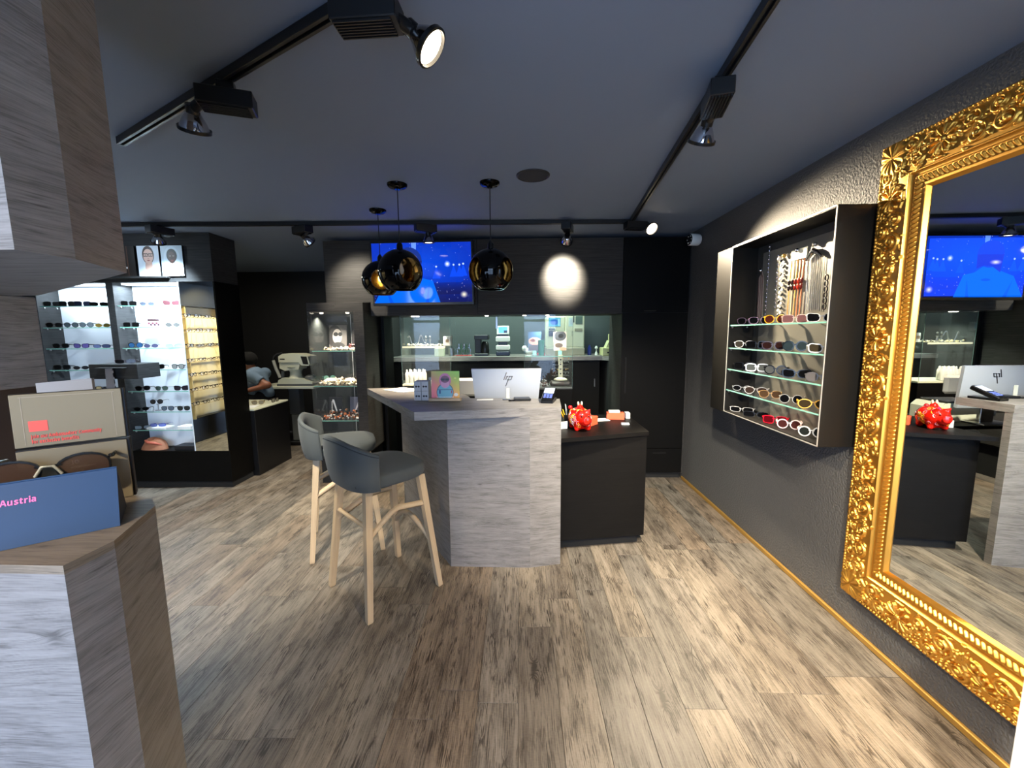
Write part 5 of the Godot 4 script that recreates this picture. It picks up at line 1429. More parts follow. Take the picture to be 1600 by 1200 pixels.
func tracks() -> void:
	var y := 2.598
	rail(Vector3(-2.02, y, -2.18), Vector3(-0.05, y, -1.09), "black ceiling track running from the left column towards the camera")
	rail(Vector3(0.70, y, -0.8), Vector3(1.0, y, -3.82), "black ceiling track running straight back on the right side")
	rail(Vector3(-3.7, y, -3.72), Vector3(1.03, y, -3.845), "black ceiling track crossing the shop in front of the rear cabinets")
	lamp(Vector3(-0.43, 2.50, -1.28), -0.05, Vector3(-0.262, 2.44, -1.315), Vector3(1.45, 0.9, -1.25), "largest lit track spot nearest the camera, glaring to the right", 5.5, WARM, 32.0, 10.0)
	lamp(Vector3(-1.13, 2.50, -1.69), 0.35, Vector3(-1.29, 2.42, -1.72), Vector3(-1.95, 0.8, -2.6), "chrome track spot on the left track pointing down to the left", 8.0, NEUTRAL, 34.0)
	lamp(Vector3(0.775, 2.50, -1.74), 1.35, Vector3(0.79, 2.42, -1.90), Vector3(0.70, 0.9, -3.05), "chrome track spot on the right track pointing down towards the low desk", 9.0, NEUTRAL, 38.0)
	lamp(Vector3(1.03, 2.535, -3.80), 0.2, Vector3(1.16, 2.50, -3.76), Vector3(1.60, 1.55, -2.55), "lit track spot in the corner where the two tracks meet", 12.0, WARM, 40.0, 10.0)
	lamp(Vector3(-3.19, 2.525, -3.72), 1.2, Vector3(-3.225, 2.435, -3.73), Vector3(-3.75, 1.35, -4.30), "chrome track spot hanging before the portrait posters", 4.5, COOL, 42.0)
	lamp(Vector3(-1.945, 2.53, -3.78), -0.5, Vector3(-1.90, 2.43, -3.80), Vector3(-1.62, 1.95, -4.36), "chrome track spot left of the television, above the display tower", 1.5, NEUTRAL, 40.0)
	lamp(Vector3(-0.84, 2.535, -3.80), 0.5, Vector3(-0.82, 2.425, -3.82), Vector3(-0.80, 1.0, -3.95), "chrome track spot in front of the television", 6.0, WARM, 40.0)
	lamp(Vector3(0.43, 2.53, -3.81), 1.3, Vector3(0.43, 2.425, -3.86), Vector3(0.45, 2.17, -4.36), "chrome track spot lighting the upper cabinet door right of the television", 10.0, NEUTRAL, 24.0)
	# spots of the same tracks that hang beside and behind the camera
	lamp(Vector3(-0.92, 2.50, 0.92), 0.5, Vector3(-1.02, 2.43, 0.86), Vector3(-0.98, 0.9, -0.5), "track spot behind the camera turned to the oak plinth", 3.2, WARM, 34.0)
	lamp(Vector3(0.35, 2.50, 0.28), 0.4, Vector3(0.47, 2.43, 0.24), Vector3(1.77, 0.6, -2.3), "track spot behind the camera turned to the right wall", 14.0, NEUTRAL, 30.0)
	lamp(Vector3(0.64, 2.50, -0.35), 1.3, Vector3(0.62, 2.43, -0.50), Vector3(0.55, 0.0, -1.5), "track spot above the camera turned to the floor", 3.8, WARM, 48.0)
	rail(Vector3(-1.2, y, 1.02), Vector3(0.6, y, 0.16), "black ceiling track behind the camera")
	# ceiling loudspeaker
	var t := thing("ceiling_speaker", "round grey loudspeaker grille set in the ceiling", "speaker", Vector3(0.09, 2.6, -2.77))
	var b := MB.new()
	b.lathe([Vector2(0.0, -0.006), Vector2(0.095, -0.006)], 36)
	part("grille", b, mat(Color(0.16, 0.16, 0.165), 0.8), t)
	b = MB.new()
	b.lathe([Vector2(0.095, -0.006), Vector2(0.098, -0.010), Vector2(0.107, -0.006), Vector2(0.108, 0.0)], 36)
	part("ring", b, mat(Color(0.10, 0.10, 0.105), 0.5), t)
	# white camera in the corner
	var s := thing("security_camera", "white barrel security camera high on the right wall in the back corner", "camera", Vector3(1.76, 2.485, -4.17))
	b = MB.new()
	b.xf = Transform3D(Basis(Vector3(0, 0, -1), Vector3(-1, 0, 0), Vector3(0, 1, 0)).rotated(Vector3.UP, 0.2), Vector3(-0.02, 0, 0))
	b.lathe([Vector2(0, -0.01), Vector2(0.05, -0.01), Vector2(0.056, 0.0), Vector2(0.056, 0.085), Vector2(0.05, 0.092)], 24)
	part("body", b, M.white, s)
	var k := MB.new()
	k.xf = b.xf
	k.lathe([Vector2(0.05, 0.092), Vector2(0.04, 0.088), Vector2(0.0, 0.094)], 24)
	part("lens", k, M.blackplastic, s)
	k = MB.new()
	k.xf = b.xf
	for i in 6: k.ball(Vector3(cos(i * TAU / 6) * 0.034, 0.092, sin(i * TAU / 6) * 0.034), Vector3(0.006, 0.004, 0.006), 6)
	part("infrared_lamp", k, M.white, s)

func pendants() -> void:
	var spots := [[Vector3(-0.822, 2.6, -2.893), 2.024, 0.152, [[0.78, 0.0], [-2.3, 0.0]], "black glossy globe pendant in the middle with a hole showing at its right"], [Vector3(-0.196, 2.6, -2.883), 2.02, 0.152, [[1.08, 0.0], [-0.92, 0.0]], "black glossy globe pendant on the right, side holes left and right"], [Vector3(-1.15, 2.6, -3.459), 2.046, 0.152, [[0.35, -0.1], [2.6, 0.0]], "black glossy globe pendant furthest back, partly behind the middle one"]]
	var inner := mat(Color(0.58, 0.49, 0.33), 0.12, 1.0)
	var outer := mat(Color(0.012, 0.012, 0.014), 0.03)
	outer.metallic_specular = 0.38
	for q in spots:
		var at: Vector3 = q[0]
		var R: float = q[2]
		var t := thing("pendant_lamp", q[4], "pendant", at)
		var b := MB.new()
		b.lathe([Vector2(0.0, -0.034), Vector2(0.018, -0.034), Vector2(0.022, -0.028), Vector2(0.05, -0.024), Vector2(0.066, -0.012), Vector2(0.068, 0.0)], 32)
		part("canopy", b, M.chromeblack, t)
		var cy: float = q[1] - at.y
		b = MB.new()
		b.tube([Vector3(0, -0.03, 0), Vector3(0, cy + R + 0.03, 0)], 0.0035, 8)
		part("cord", b, M.black, t)
		b = MB.new()
		b.lathe([Vector2(0.022, R - 0.012), Vector2(0.020, R + 0.03), Vector2(0.008, R + 0.05), Vector2(0.0, R + 0.05)], 16)
		part("cap", b, M.blackplastic, t, Vector3(0, cy, 0))
		var c := CSGCombiner3D.new()
		c.name = "shade"
		t.add_child(c)
		c.position = Vector3(0, cy, 0)
		var sp := CSGSphere3D.new()
		sp.radius = R; sp.radial_segments = 64; sp.rings = 40; sp.material = outer; sp.name = "globe"
		c.add_child(sp)
		var si := CSGSphere3D.new()
		si.radius = R - 0.005; si.radial_segments = 64; si.rings = 40; si.material = inner; si.operation = CSGShape3D.OPERATION_SUBTRACTION; si.name = "hollow"
		c.add_child(si)
		var bt := CSGBox3D.new()
		bt.size = Vector3(0.4, 0.1, 0.4); bt.position = Vector3(0, -R * 0.80 - 0.05, 0); bt.operation = CSGShape3D.OPERATION_SUBTRACTION; bt.material = inner; bt.name = "opening"
		c.add_child(bt)
		for h in q[3]:
			var cy_ := CSGCylinder3D.new()
			cy_.radius = R * 0.52; cy_.height = R * 1.4; cy_.sides = 48; cy_.material = inner; cy_.operation = CSGShape3D.OPERATION_SUBTRACTION; cy_.name = "side_hole"
			c.add_child(cy_)
			var d := Vector3(sin(h[0]), h[1], cos(h[0])).normalized()
			var X := Vector3.UP.cross(d).normalized()
			cy_.transform = Transform3D(Basis(X, d, X.cross(d)), d * R * 0.85)
		b = MB.new()
		b.lathe([Vector2(0.0, R * 0.0 - 0.02), Vector2(0.018, -0.012), Vector2(0.024, 0.012), Vector2(0.016, 0.04), Vector2(0.014, 0.06)], 16)
		part("bulb", b, glow(Color(1.0, 0.86, 0.5), 4.0) if at.z < -3.2 else mat(Color(0.8, 0.78, 0.72), 0.2), t, Vector3(0, cy, 0))
		b = MB.new()
		b.lathe([Vector2(0.016, 0.055), Vector2(0.02, 0.06), Vector2(0.02, R - 0.004)], 16)
		part("socket", b, M.blackplastic, t, Vector3(0, cy, 0))
		if at.z < -3.2: light_bulb(at + Vector3(0, cy + 0.015, 0), Color(1.0, 0.84, 0.45), 0.06, 0.02)

func sheet(b: MB, P: Array, closed := false, flip := false) -> void:  # rows of points, smooth normals
	var R := P.size(); var C: int = P[0].size()
	var nor := []
	for i in R:
		var row := []
		for j in C:
			var jm := (j - 1 + C) % C if closed else maxi(j - 1, 0)
			var jp := (j + 1) % C if closed else mini(j + 1, C - 1)
			var du: Vector3 = P[i][jp] - P[i][jm]
			var dv: Vector3 = P[mini(i + 1, R - 1)][j] - P[maxi(i - 1, 0)][j]
			var nn := du.cross(dv)
			if nn.length_squared() < 1e-16: nn = Vector3(0, -1.0 if (i > 0) == flip else 1.0, 0) if i > 0 else Vector3(0, 1.0 if flip else -1.0, 0)
			row.append(nn.normalized() * (-1.0 if flip else 1.0))
		nor.append(row)
	for i in R - 1:
		for j in (C if closed else C - 1):
			var k := (j + 1) % C
			var a := [P[i][j], P[i][k], P[i + 1][k], P[i + 1][j]]
			var n := [nor[i][j], nor[i][k], nor[i + 1][k], nor[i + 1][j]]
			var u := [Vector2(j, i), Vector2(j + 1, i), Vector2(j + 1, i + 1), Vector2(j, i + 1)]
			if flip:
				b.tris(a[0], a[2], a[1], n[0], n[2], n[1], u[0], u[2], u[1]); b.tris(a[0], a[3], a[2], n[0], n[3], n[2], u[0], u[3], u[2])
			else:
				b.tris(a[0], a[1], a[2], n[0], n[1], n[2], u[0], u[1], u[2]); b.tris(a[0], a[2], a[3], n[0], n[2], n[3], u[0], u[2], u[3])

func stools() -> void:
	var t := thing("bar_stool", "", "stool")
	# seat cushion
	var b := MB.new()
	var rows := []
	for l in [[0.735, 0.0], [0.733, 0.80], [0.738, 0.94], [0.752, 0.995], [0.79, 1.0], [0.808, 0.975], [0.818, 0.90], [0.823, 0.6], [0.824, 0.0]]:
		var ring := []
		for k in 48:
			var a := TAU * k / 48
			var c := cos(a); var s := sin(a)
			var w := 0.235 - 0.02 * c
			ring.append(Vector3(signf(c) * pow(absf(c), 0.55) * 0.235 * l[1] + 0.005, l[0] + 0.012 * maxf(0.0, -c) * 0.0, -signf(s) * pow(absf(s), 0.55) * w * l[1]))
		rows.append(ring)
	sheet(b, rows, true)
	part("seat", b, M.fabric, t)
	# wrap-around back
	b = MB.new()
	var outer := []; var inner := []
	for i in 15:
		var v := i / 14.0
		var ro := []; var ri := []
		for j in 33:
			var u := j / 16.0 - 1.0
			var ph := u * 1.32
			var top := 1.015 - 0.075 * pow(absf(u), 2.2)
			var y := lerpf(0.735, top, v)
			var fl := 1.0 + 0.10 * v
			var bulge := sin(PI * clampf(v, 0.02, 0.98)) * 0.008
			var th := 0.020 + 0.014 * sqrt(maxf(0.0, 1.0 - pow(2.0 * v - 1.0, 4.0)))
			var endt := clampf((1.0 - absf(u)) / 0.08, 0.15, 1.0)
			var C := Vector3((-0.245 + 0.115 * pow(absf(u), 2.8)) * fl, 0, 0.245 * sin(u * 1.35) / sin(1.35) * fl)
			var o := Vector3(-1.0, 0, 0.9 * signf(u) * pow(absf(u), 1.8)).normalized()
			ro.append(Vector3(C.x, y, C.z) + o * (bulge + th * 0.4 * endt))
			ri.append(Vector3(C.x, y - 0.004, C.z) - o * (th * 0.7 * endt))
		outer.append(ro); inner.append(ri)
	sheet(b, outer, false, false)
	sheet(b, inner, false, true)
	var topr := [[], [], []]; var botr := [[], []]
	for j in 33:
		topr[0].append(outer[14][j]); topr[1].append((outer[14][j] + inner[14][j]) / 2.0 + Vector3(0, 0.012, 0)); topr[2].append(inner[14][j])
		botr[0].append(inner[0][j]); botr[1].append(outer[0][j])
	sheet(b, topr, false, false); sheet(b, botr, false, false)
	for e in [0, 32]:
		var er := [[], []]
		for i in 15:
			er[0].append(outer[i][e]); er[1].append(inner[i][e])
		sheet(b, er, false, e == 32)
	part("backrest", b, M.fabric, t)
	b = MB.new()
	var seam := []
	for j in 33: seam.append((outer[14][j] as Vector3).lerp(outer[13][j], 0.6) + Vector3(0, 0, 0))
	b.tube(seam, 0.003, 6)
	part("piping", b, mat(Color(0.17, 0.19, 0.20), 0.9), t)
	b = MB.new()
	b.box(outer[1][25] + Vector3(-0.001, 0.022, 0.001), Vector3(0.004, 0.028, 0.012), 0.001, Basis(Vector3.UP, 0.9))
	part("brand_tab", b, mat(Color(0.05, 0.06, 0.08), 0.6), t)
	# legs and rails
	var ft := []
	for q in [[-1, 1], [1, 1], [-1, -1], [1, -1]]:
		var a := Vector3(0.172 * q[0], 0.74, 0.172 * q[1]); var f := Vector3(0.239 * q[0], 0.0, 0.248 * q[1])
		ft.append([a, f])
		b = MB.new()
		var Q := []
		for e in [[a, 0.021], [f.lerp(a, 0.012), 0.0165], [f, 0.013]]:
			var row := []
			for s in [[-1, -1], [1, -1], [1, 1], [-1, 1]]: row.append(e[0] + Vector3(s[0], 0, s[1]) * e[1])
			Q.append(row)
		for i in 2:
			for k in 4: b.quad(Q[i + 1][(k + 1) % 4], Q[i + 1][k], Q[i][k], Q[i][(k + 1) % 4], true)
		b.quad(Q[2][0], Q[2][1], Q[2][2], Q[2][3])
		part("leg", b, M.beech, t)
	var on := func(i: int, y: float) -> Vector3: return ft[i][1].lerp(ft[i][0], y / 0.74)
	for s in [[0, 1], [2, 3]]:
		b = MB.new()
		var p0: Vector3 = on.call(s[0], 0.46); var p3: Vector3 = on.call(s[1], 0.555)
		var p1 := p0.lerp(p3, 0.42) + Vector3(0, 0.05, -signf(p0.z) * 0.03); var p2 := p0.lerp(p3, 0.55) + Vector3(0, 0.055, -signf(p0.z) * 0.03)
		b.tube([p0, p1, p2, p3], 0.021, 4, true)
		part("side_rail", b, M.beech, t)
	b = MB.new()
	var arch := []
	for i in 13:
		var v := i / 12.0
		arch.append(on.call(1, 0.30).lerp(on.call(3, 0.30), v) + Vector3(-0.03 * sin(PI * v), 0.13 * sin(PI * v), 0))
	b.tube(arch, 0.017, 6)
	part("footrest", b, M.beech, t)
	b = MB.new()
	b.tube([on.call(0, 0.52), on.call(2, 0.52)], 0.013, 6)
	part("rear_rail", b, M.beech, t)
	t.position = Vector3(-0.868, 0, -2.428); t.rotation.y = 0.826
	tag(t, "grey upholstered bar stool with pale wooden legs, the nearer one with its seat fully seen", "stool", "bar stools at the counter")
	var s2: Node3D = t.duplicate()
	s2.name = numbered("bar_stool")
	add_child(s2, true)
	s2.position = Vector3(-1.353, 0, -3.004); s2.rotation.y = 0.419
	tag(s2, "grey bar stool further back, its back edge-on and partly hidden by the nearer stool", "stool", "bar stools at the counter")

func strand(parent: Node, pts: Array, r: float, m: Material, called := "strand") -> void:
	var b := MB.new()
	b.tube(pts, r, 5)
	part(called, b, m, parent)

func wall_cabinet() -> void:
	var t := thing("wall_cabinet", "black steel wall cabinet with glass shelves of sunglasses on the right wall", "cabinet")
	var X := 1.57; var z0 := -3.37; var zo := -3.14; var z1 := -2.15; var y0 := 1.0; var y1 := 2.215
	var th := 0.012
	part("top_panel", bx(Vector3(X, y1 - th, zo), Vector3(1.77, y1, z1)), M.sheet, t)
	part("bottom_panel", bx(Vector3(X, y0 - th, zo), Vector3(1.77, y0, z1)), M.sheet, t)
	part("side_panel", bx(Vector3(X, y0 - th, z1), Vector3(1.77, y1, z1 + th)), M.sheet, t)
	part("closed_end", bx(Vector3(X, y0 - 0.02, z0), Vector3(1.77, y1, zo), 0.002), M.sheet, t)
	part("back_panel", bx(Vector3(1.757, y0, zo), Vector3(1.77, y1, z1)), mat(Color(0.30, 0.295, 0.28), 0.4, 0.5), t)
	part("back_plate", bx(Vector3(1.748, y0 + 0.01, -3.06), Vector3(1.757, 2.15, -2.17), 0.001), mat(Color(0.52, 0.51, 0.47), 0.35, 0.5), t)
	var e := MB.new()
	e.b2(Vector3(X - 0.003, y1 - 0.006, zo), Vector3(X, y1, z1 + th)); e.b2(Vector3(X - 0.003, y0 - th, zo), Vector3(X, y0 - 0.006, z1 + th))
	e.b2(Vector3(X - 0.003, y0 - th, z1 + 0.006), Vector3(X, y1, z1 + th)); e.b2(Vector3(X - 0.003, y0 - th, zo - 0.004), Vector3(X, y1, zo + 0.004))
	part("edge_strip", e, M.edge, t)
	var hs := [1.645, 1.477, 1.318, 1.160]
	for y in hs:
		shelf(t, Vector3(X + 0.008, y - 0.008, zo + 0.004), Vector3(1.75, y, z1), "x")
		pins(t, [Vector3(1.592, y - 0.016, zo + 0.012), Vector3(1.70, y - 0.016, zo + 0.012)])
	var ys := [1.646, 1.478, 1.319, 1.161, 1.001]
	var dk := Color(0.04, 0.04, 0.045)
	var wt := Color(0.88, 0.86, 0.82)
	var G := [
		[[-3.03, "panto", Color(0.40, 0.33, 0.40), dk, "mauve grey-framed", 0.003], [-2.875, "panto", Color(0.55, 0.42, 0.50), dk, "dusty pink-mauve", 0.003], [-2.70, "round", Color(0.90, 0.68, 0.10), Color(0.28, 0.12, 0.08), "round yellow", 0.0045], [-2.51, "square", Color(0.80, 0.66, 0.58), Color(0.42, 0.28, 0.27), "blush translucent", 0.003], [-2.29, "cat", wt, dk, "white upswept", 0.0035]],
		[[-3.045, "panto", wt, Color(0.22, 0.20, 0.17), "clear-white", 0.004], [-2.885, "square", dk, dk, "glossy black", 0.005], [-2.70, "panto", Color(0.20, 0.11, 0.09), Color(0.15, 0.08, 0.07), "dark brown", 0.005], [-2.49, "round", Color(0.06, 0.10, 0.11), Color(0.16, 0.20, 0.21), "large black-teal round", 0.007], [-2.255, "cat", wt, Color(0.20, 0.17, 0.12), "thick white", 0.005]],
		[[-3.03, "square", dk, dk, "chunky black", 0.006], [-2.87, "square", Color(0.92, 0.92, 0.92), Color(0.28, 0.29, 0.28), "white square", 0.007], [-2.66, "round", Color(0.07, 0.07, 0.07), Color(0.30, 0.30, 0.29), "black-and-white round", 0.007], [-2.46, "cat", dk, dk, "black pointed", 0.006], [-2.27, "panto", Color(0.34, 0.32, 0.31), Color(0.36, 0.34, 0.33), "smoke-grey", 0.004]],
		[[-3.04, "oval", Color(0.70, 0.70, 0.70), dk, "small silver", 0.002], [-2.865, "aviator", Color(0.72, 0.71, 0.70), Color(0.18, 0.14, 0.12), "silver double-bar", 0.003], [-2.70, "panto", Color(0.66, 0.50, 0.26), Color(0.25, 0.18, 0.12), "gold-framed", 0.0025], [-2.49, "round", Color(0.70, 0.69, 0.66), dk, "silver round", 0.0025], [-2.30, "aviator", Color(0.86, 0.64, 0.22), Color(0.20, 0.16, 0.10), "thick amber-yellow", 0.005]],
		[[-3.03, "wrap", Color(0.75, 0.74, 0.72), dk, "white-browed black", 0.003], [-2.845, "wrap", Color(0.10, 0.10, 0.10), dk, "thin black", 0.003], [-2.63, "square", Color(0.75, 0.06, 0.14), Color(0.30, 0.03, 0.06), "bright red", 0.0055], [-2.49, "round", Color(0.85, 0.74, 0.72), Color(0.24, 0.12, 0.11), "pinkish white round", 0.006], [-2.295, "round", wt, Color(0.12, 0.13, 0.12), "cream-white round", 0.006]]]
	for r in 5:
		for k in 5:
			var g = G[r][k]
			spectacles("sunglasses", g[1], g[5], colmat(g[2]), lensmat(g[3]), "%s sunglasses, %s from left on the %s level of the wall cabinet" % [g[4], ["first", "second", "third", "fourth", "fifth"][k], ["top", "second", "third", "fourth", "bottom"][r]], "sunglasses in the wall cabinet", Vector3(1.645, ys[r], g[0]), -0.62 + (0.08 if (r + k) % 2 else -0.05), 1.02)
	# chains and cords on the back plate
	var XB := 1.742
	var knob := func(p: Node, z: float, y: float, m: Material) -> void:
		var b := MB.new()
		b.ball(Vector3(XB - 0.012, y, z), Vector3(0.014, 0.014, 0.014), 10)
		part("magnet_knob", b, m, p)
	var c := thing("cord_bundle", "bundle of dark red eyewear cords hanging furthest left in the wall cabinet", "cords", Vector3.ZERO, 0, "eyewear chains in the wall cabinet")
	knob.call(c, -3.05, 2.03, M.chrome)
	for k in 6: strand(c, [Vector3(XB, 2.02, -3.05), Vector3(XB - 0.006, 1.98, -3.075 + k * 0.011), Vector3(XB - 0.004, 1.69, -3.07 + k * 0.012)], 0.0035, [mat(Color(0.22, 0.07, 0.07), 0.5), mat(Color(0.36, 0.33, 0.31), 0.5)][k % 2])
	for q in [[-2.975, 2.18, 1.72, 17, "left", 0.007], [-2.868, 2.10, 1.76, 13, "right", 0.007]]:
		c = thing("bead_chain", "silver bead chain on the %s of the pair in the wall cabinet" % q[4], "chain", Vector3.ZERO, 0, "eyewear chains in the wall cabinet")
		strand(c, [Vector3(XB, q[1], q[0]), Vector3(XB, q[2], q[0])], 0.001, M.steel)
		for k in q[3]:
			var b := MB.new()
			b.ball(Vector3(XB - 0.004, lerpf(q[1], q[2], k / float(q[3] - 1)), q[0]), Vector3(0.006, 0.009, 0.008), 8)
			part("bead", b, M.chrome, c)
	c = thing("spotted_chain", "black and white spotted link chain hanging beside the bead chains in the wall cabinet", "chain", Vector3.ZERO, 0, "eyewear chains in the wall cabinet")
	knob.call(c, -2.84, 2.075, M.white); knob.call(c, -2.795, 2.085, M.brass)
	for k in 26:
		var b := MB.new()
		b.ball(Vector3(XB - 0.006, 2.06 - k * 0.0148, -2.815 + (0.012 if k % 2 else -0.012)), Vector3(0.006, 0.011, 0.012), 7)
		part("link", b, M.white if k % 3 else M.blackplastic, c)
	c = thing("card_of_chains", "white card holding five golden chains with tortoise links in the wall cabinet", "chain", Vector3.ZERO, 0, "eyewear chains in the wall cabinet")
	part("card", bx(Vector3(XB - 0.004, 2.04, -2.735), Vector3(XB, 2.105, -2.59), 0.001), M.cream, c)
	knob.call(c, -2.665, 2.095, M.chrome)
	for k in 5:
		var z := -2.722 + k * 0.029
		strand(c, [Vector3(XB - 0.004, 2.04, z), Vector3(XB - 0.006, 1.90, z - 0.004), Vector3(XB - 0.006, 1.69, z - 0.008)], 0.0032, [mat(Color(0.80, 0.60, 0.30), 0.35, 0.6), mat(Color(0.88, 0.80, 0.62), 0.4), mat(Color(0.75, 0.42, 0.22), 0.5)][[0, 1, 0, 2, 2][k]])
		for j in 2:
			var b := MB.new()
			b.ball(Vector3(XB - 0.010, 1.905 - j * 0.034, z - 0.004), Vector3(0.006, 0.019, 0.014), 10)
			part("tortoise_link", b, mat([Color(0.10, 0.06, 0.05), Color(0.16, 0.08, 0.06), Color(0.40, 0.10, 0.06), Color(0.55, 0.14, 0.06), Color(0.30, 0.08, 0.05)][k], 0.15), c)
	c = thing("chain_bunch", "fan of thin silver chains on a silver holder in the wall cabinet", "chain", Vector3.ZERO, 0, "eyewear chains in the wall cabinet")
	knob.call(c, -2.515, 2.10, M.steel)
	var hb := MB.new()
	hb.tube([Vector3(XB - 0.008, 2.02, -2.58), Vector3(XB - 0.012, 2.05, -2.54), Vector3(XB - 0.014, 2.065, -2.515), Vector3(XB - 0.012, 2.05, -2.485), Vector3(XB - 0.008, 2.02, -2.45)], [0.008, 0.014, 0.018, 0.014, 0.008], 8)
	part("holder", hb, M.chrome, c)
	for k in 8: strand(c, [Vector3(XB - 0.006, 2.03, -2.575 + k * 0.0165), Vector3(XB - 0.005, 1.72, -2.565 + k * 0.0165)], 0.0016, M.steel)
	c = thing("link_chain", "dark round-link chain at the right edge of the wall cabinet back plate", "chain", Vector3.ZERO, 0, "eyewear chains in the wall cabinet")
	for k in 6:
		var b := MB.new()
		var ring := []
		for j in 13: ring.append(Vector3(XB - 0.006, 1.895 - k * 0.032 + sin(TAU * j / 12) * 0.017, -2.405 + cos(TAU * j / 12) * 0.013))
		b.tube(ring, 0.0035, 5, false)
		part("link", b, mat(Color(0.16, 0.12, 0.10), 0.2), c)
	for k in 6:
		var b := MB.new()
		b.ball(Vector3(1.752, 2.05, -2.28) + Vector3(0, 0, 0) if k == 0 else Vector3(1.752, 1.9 - k * 0.12, -2.30), Vector3(0.004, 0.005, 0.005), 6)
		part("screw", b, M.black, t)

# ---------------------------------------------------------------- gilt mirror
var OW := 128
var OH := 320
var orn := PackedFloat32Array()

func stamp(p: Vector2, r: float, h: float) -> void:  # pixels of 2 mm
	var r2 := r * r
	for y in range(int(floor(p.y - r)), int(ceil(p.y + r)) + 1):
		for x in range(maxi(0, int(floor(p.x - r))), mini(OW - 1, int(ceil(p.x + r))) + 1):
			var d2 := (Vector2(x, y) - p).length_squared()
			if d2 >= r2: continue
			var i := posmod(y, OH) * OW + x
			orn[i] = maxf(orn[i], h * sqrt(1.0 - d2 / r2))

func scroll(c: Vector2, R: float, a0: float, turns: float, dir: float, w: float, tail: Vector2) -> void:
	var n := int(60 * turns)
	for i in n + 1:
		var t := float(i) / n
		var a := a0 + dir * TAU * turns * t
		var r := R * (1.0 - 0.82 * t)
		stamp(c + Vector2(cos(a), sin(a)) * r, w * (1.0 - 0.45 * t), 0.011 * (0.65 + 0.5 * t))
	stamp(c, w * 1.5, 0.015)
	var s := c + Vector2(cos(a0), sin(a0)) * R
	var tan := Vector2(-sin(a0), cos(a0)) * -dir
	for i in 30:
		var t := i / 29.0
		var p := s + tan * R * 1.3 * t * (1 - t) * 2.0 + (tail - s) * t * t
		stamp(p, w * (1.0 - 0.6 * t), 0.0095 * (1.0 - 0.4 * t))
		if i % 4 == 1:  # little leaf lobes along the tail
			var q := p + tan.orthogonal() * w * 1.1 * (1 if (i / 4) % 2 else -1)
			stamp(q, w * 0.62, 0.0075)

func fan(c: Vector2, R: float, dir: float, n: int, spread: float) -> void:
	for k in n:
		var a := dir + (float(k) / (n - 1) - 0.5) * spread
		for i in 16:
			var t := i / 15.0
			stamp(c + Vector2(cos(a), sin(a)) * R * (0.2 + 0.8 * t), 1.6 + 2.8 * t, 0.006 + 0.006 * sin(t * PI * 0.6))
		stamp(c + Vector2(cos(a), sin(a)) * R * 1.04, 3.4, 0.009)
	stamp(c, 6.5, 0.013)

func mirror() -> void:
	orn.resize(OW * OH)
	orn.fill(0.0)
	var rng := RandomNumberGenerator.new()
	rng.seed = 77
	# field between outer edge (x about 2) and the plain fillet (x about 86)
	fan(Vector2(44, 34), 27, PI, 11, 5.6)
	scroll(Vector2(30, 84), 20, -0.6, 1.6, 1.0, 4.4, Vector2(66, 56)); scroll(Vector2(62, 100), 17, 2.6, 1.6, -1.0, 4.0, Vector2(20, 62))
	scroll(Vector2(24, 128), 15, 0.2, 1.5, -1.0, 3.8, Vector2(58, 128)); scroll(Vector2(58, 148), 20, 3.6, 1.7, 1.0, 4.4, Vector2(14, 160))
	fan(Vector2(30, 178), 20, 0.2, 8, 3.6)
	scroll(Vector2(60, 196), 17, 1.4, 1.5, 1.0, 4.0, Vector2(26, 222)); scroll(Vector2(24, 226), 18, -1.2, 1.6, -1.0, 4.2, Vector2(66, 232))
	scroll(Vector2(58, 256), 21, -2.2, 1.7, 1.0, 4.6, Vector2(14, 256)); scroll(Vector2(26, 284), 17, 0.9, 1.5, 1.0, 4.0, Vector2(62, 296)); scroll(Vector2(64, 304), 13, 2.4, 1.4, -1.0, 3.4, Vector2(22, 312))
	for k in 120:
		var c := Vector2(rng.randf_range(8, 82), rng.randf() * OH)
		var a := rng.randf() * TAU
		var L := rng.randf_range(7, 16)
		for i in 9:
			var t := i / 8.0
			a += 0.14
			c += Vector2(cos(a), sin(a)) * L / 9.0
			stamp(c, 2.6 * sin(PI * (0.15 + 0.8 * t)) + 0.8, 0.0062)
	for y in range(0, OH, 8):  # crimped outer rim, bead row on the inner moulding
		stamp(Vector2(4 + 2 * sin(y * 0.39), y), 5.0, 0.007)
	for y in range(0, OH, 10):
		for i in 6: stamp(Vector2(104 + i * 1.6, y + i * 0.9), 3.4 - i * 0.3, 0.006)
	# soften once
	var sm := orn.duplicate()
	for y in OH:
		for x in range(1, OW - 1):
			sm[y * OW + x] = orn[y * OW + x] * 0.5 + 0.125 * (orn[y * OW + x - 1] + orn[y * OW + x + 1] + orn[posmod(y - 1, OH) * OW + x] + orn[(y + 1) % OH * OW + x])
	orn = sm
	var t := thing("gilt_mirror", "tall wall mirror in an ornate carved gold frame on the right wall", "mirror", Vector3(1.768, 0.21, -2.105))
	t.basis = Basis(Vector3(0, 0, 1), Vector3(0, 1, 0), Vector3(-1, 0, 0))
	var W := 1.46; var H := 2.245; var fw := 0.256
	for side in 4:
		part("frame_%s" % ["stile", "rail", "stile", "rail"][side], frame_side(side, W, H, fw, 1 if side != 2 else 3), M.gold, t)
	part("glass", bx(Vector3(fw - 0.02, fw - 0.02, 0.004), Vector3(W - fw + 0.02, H - fw + 0.02, 0.028)), M.mirror, t)
	part("back_board", bx(Vector3(0.02, 0.02, 0.0), Vector3(W - 0.02, H - 0.02, 0.004)), M.black, t)

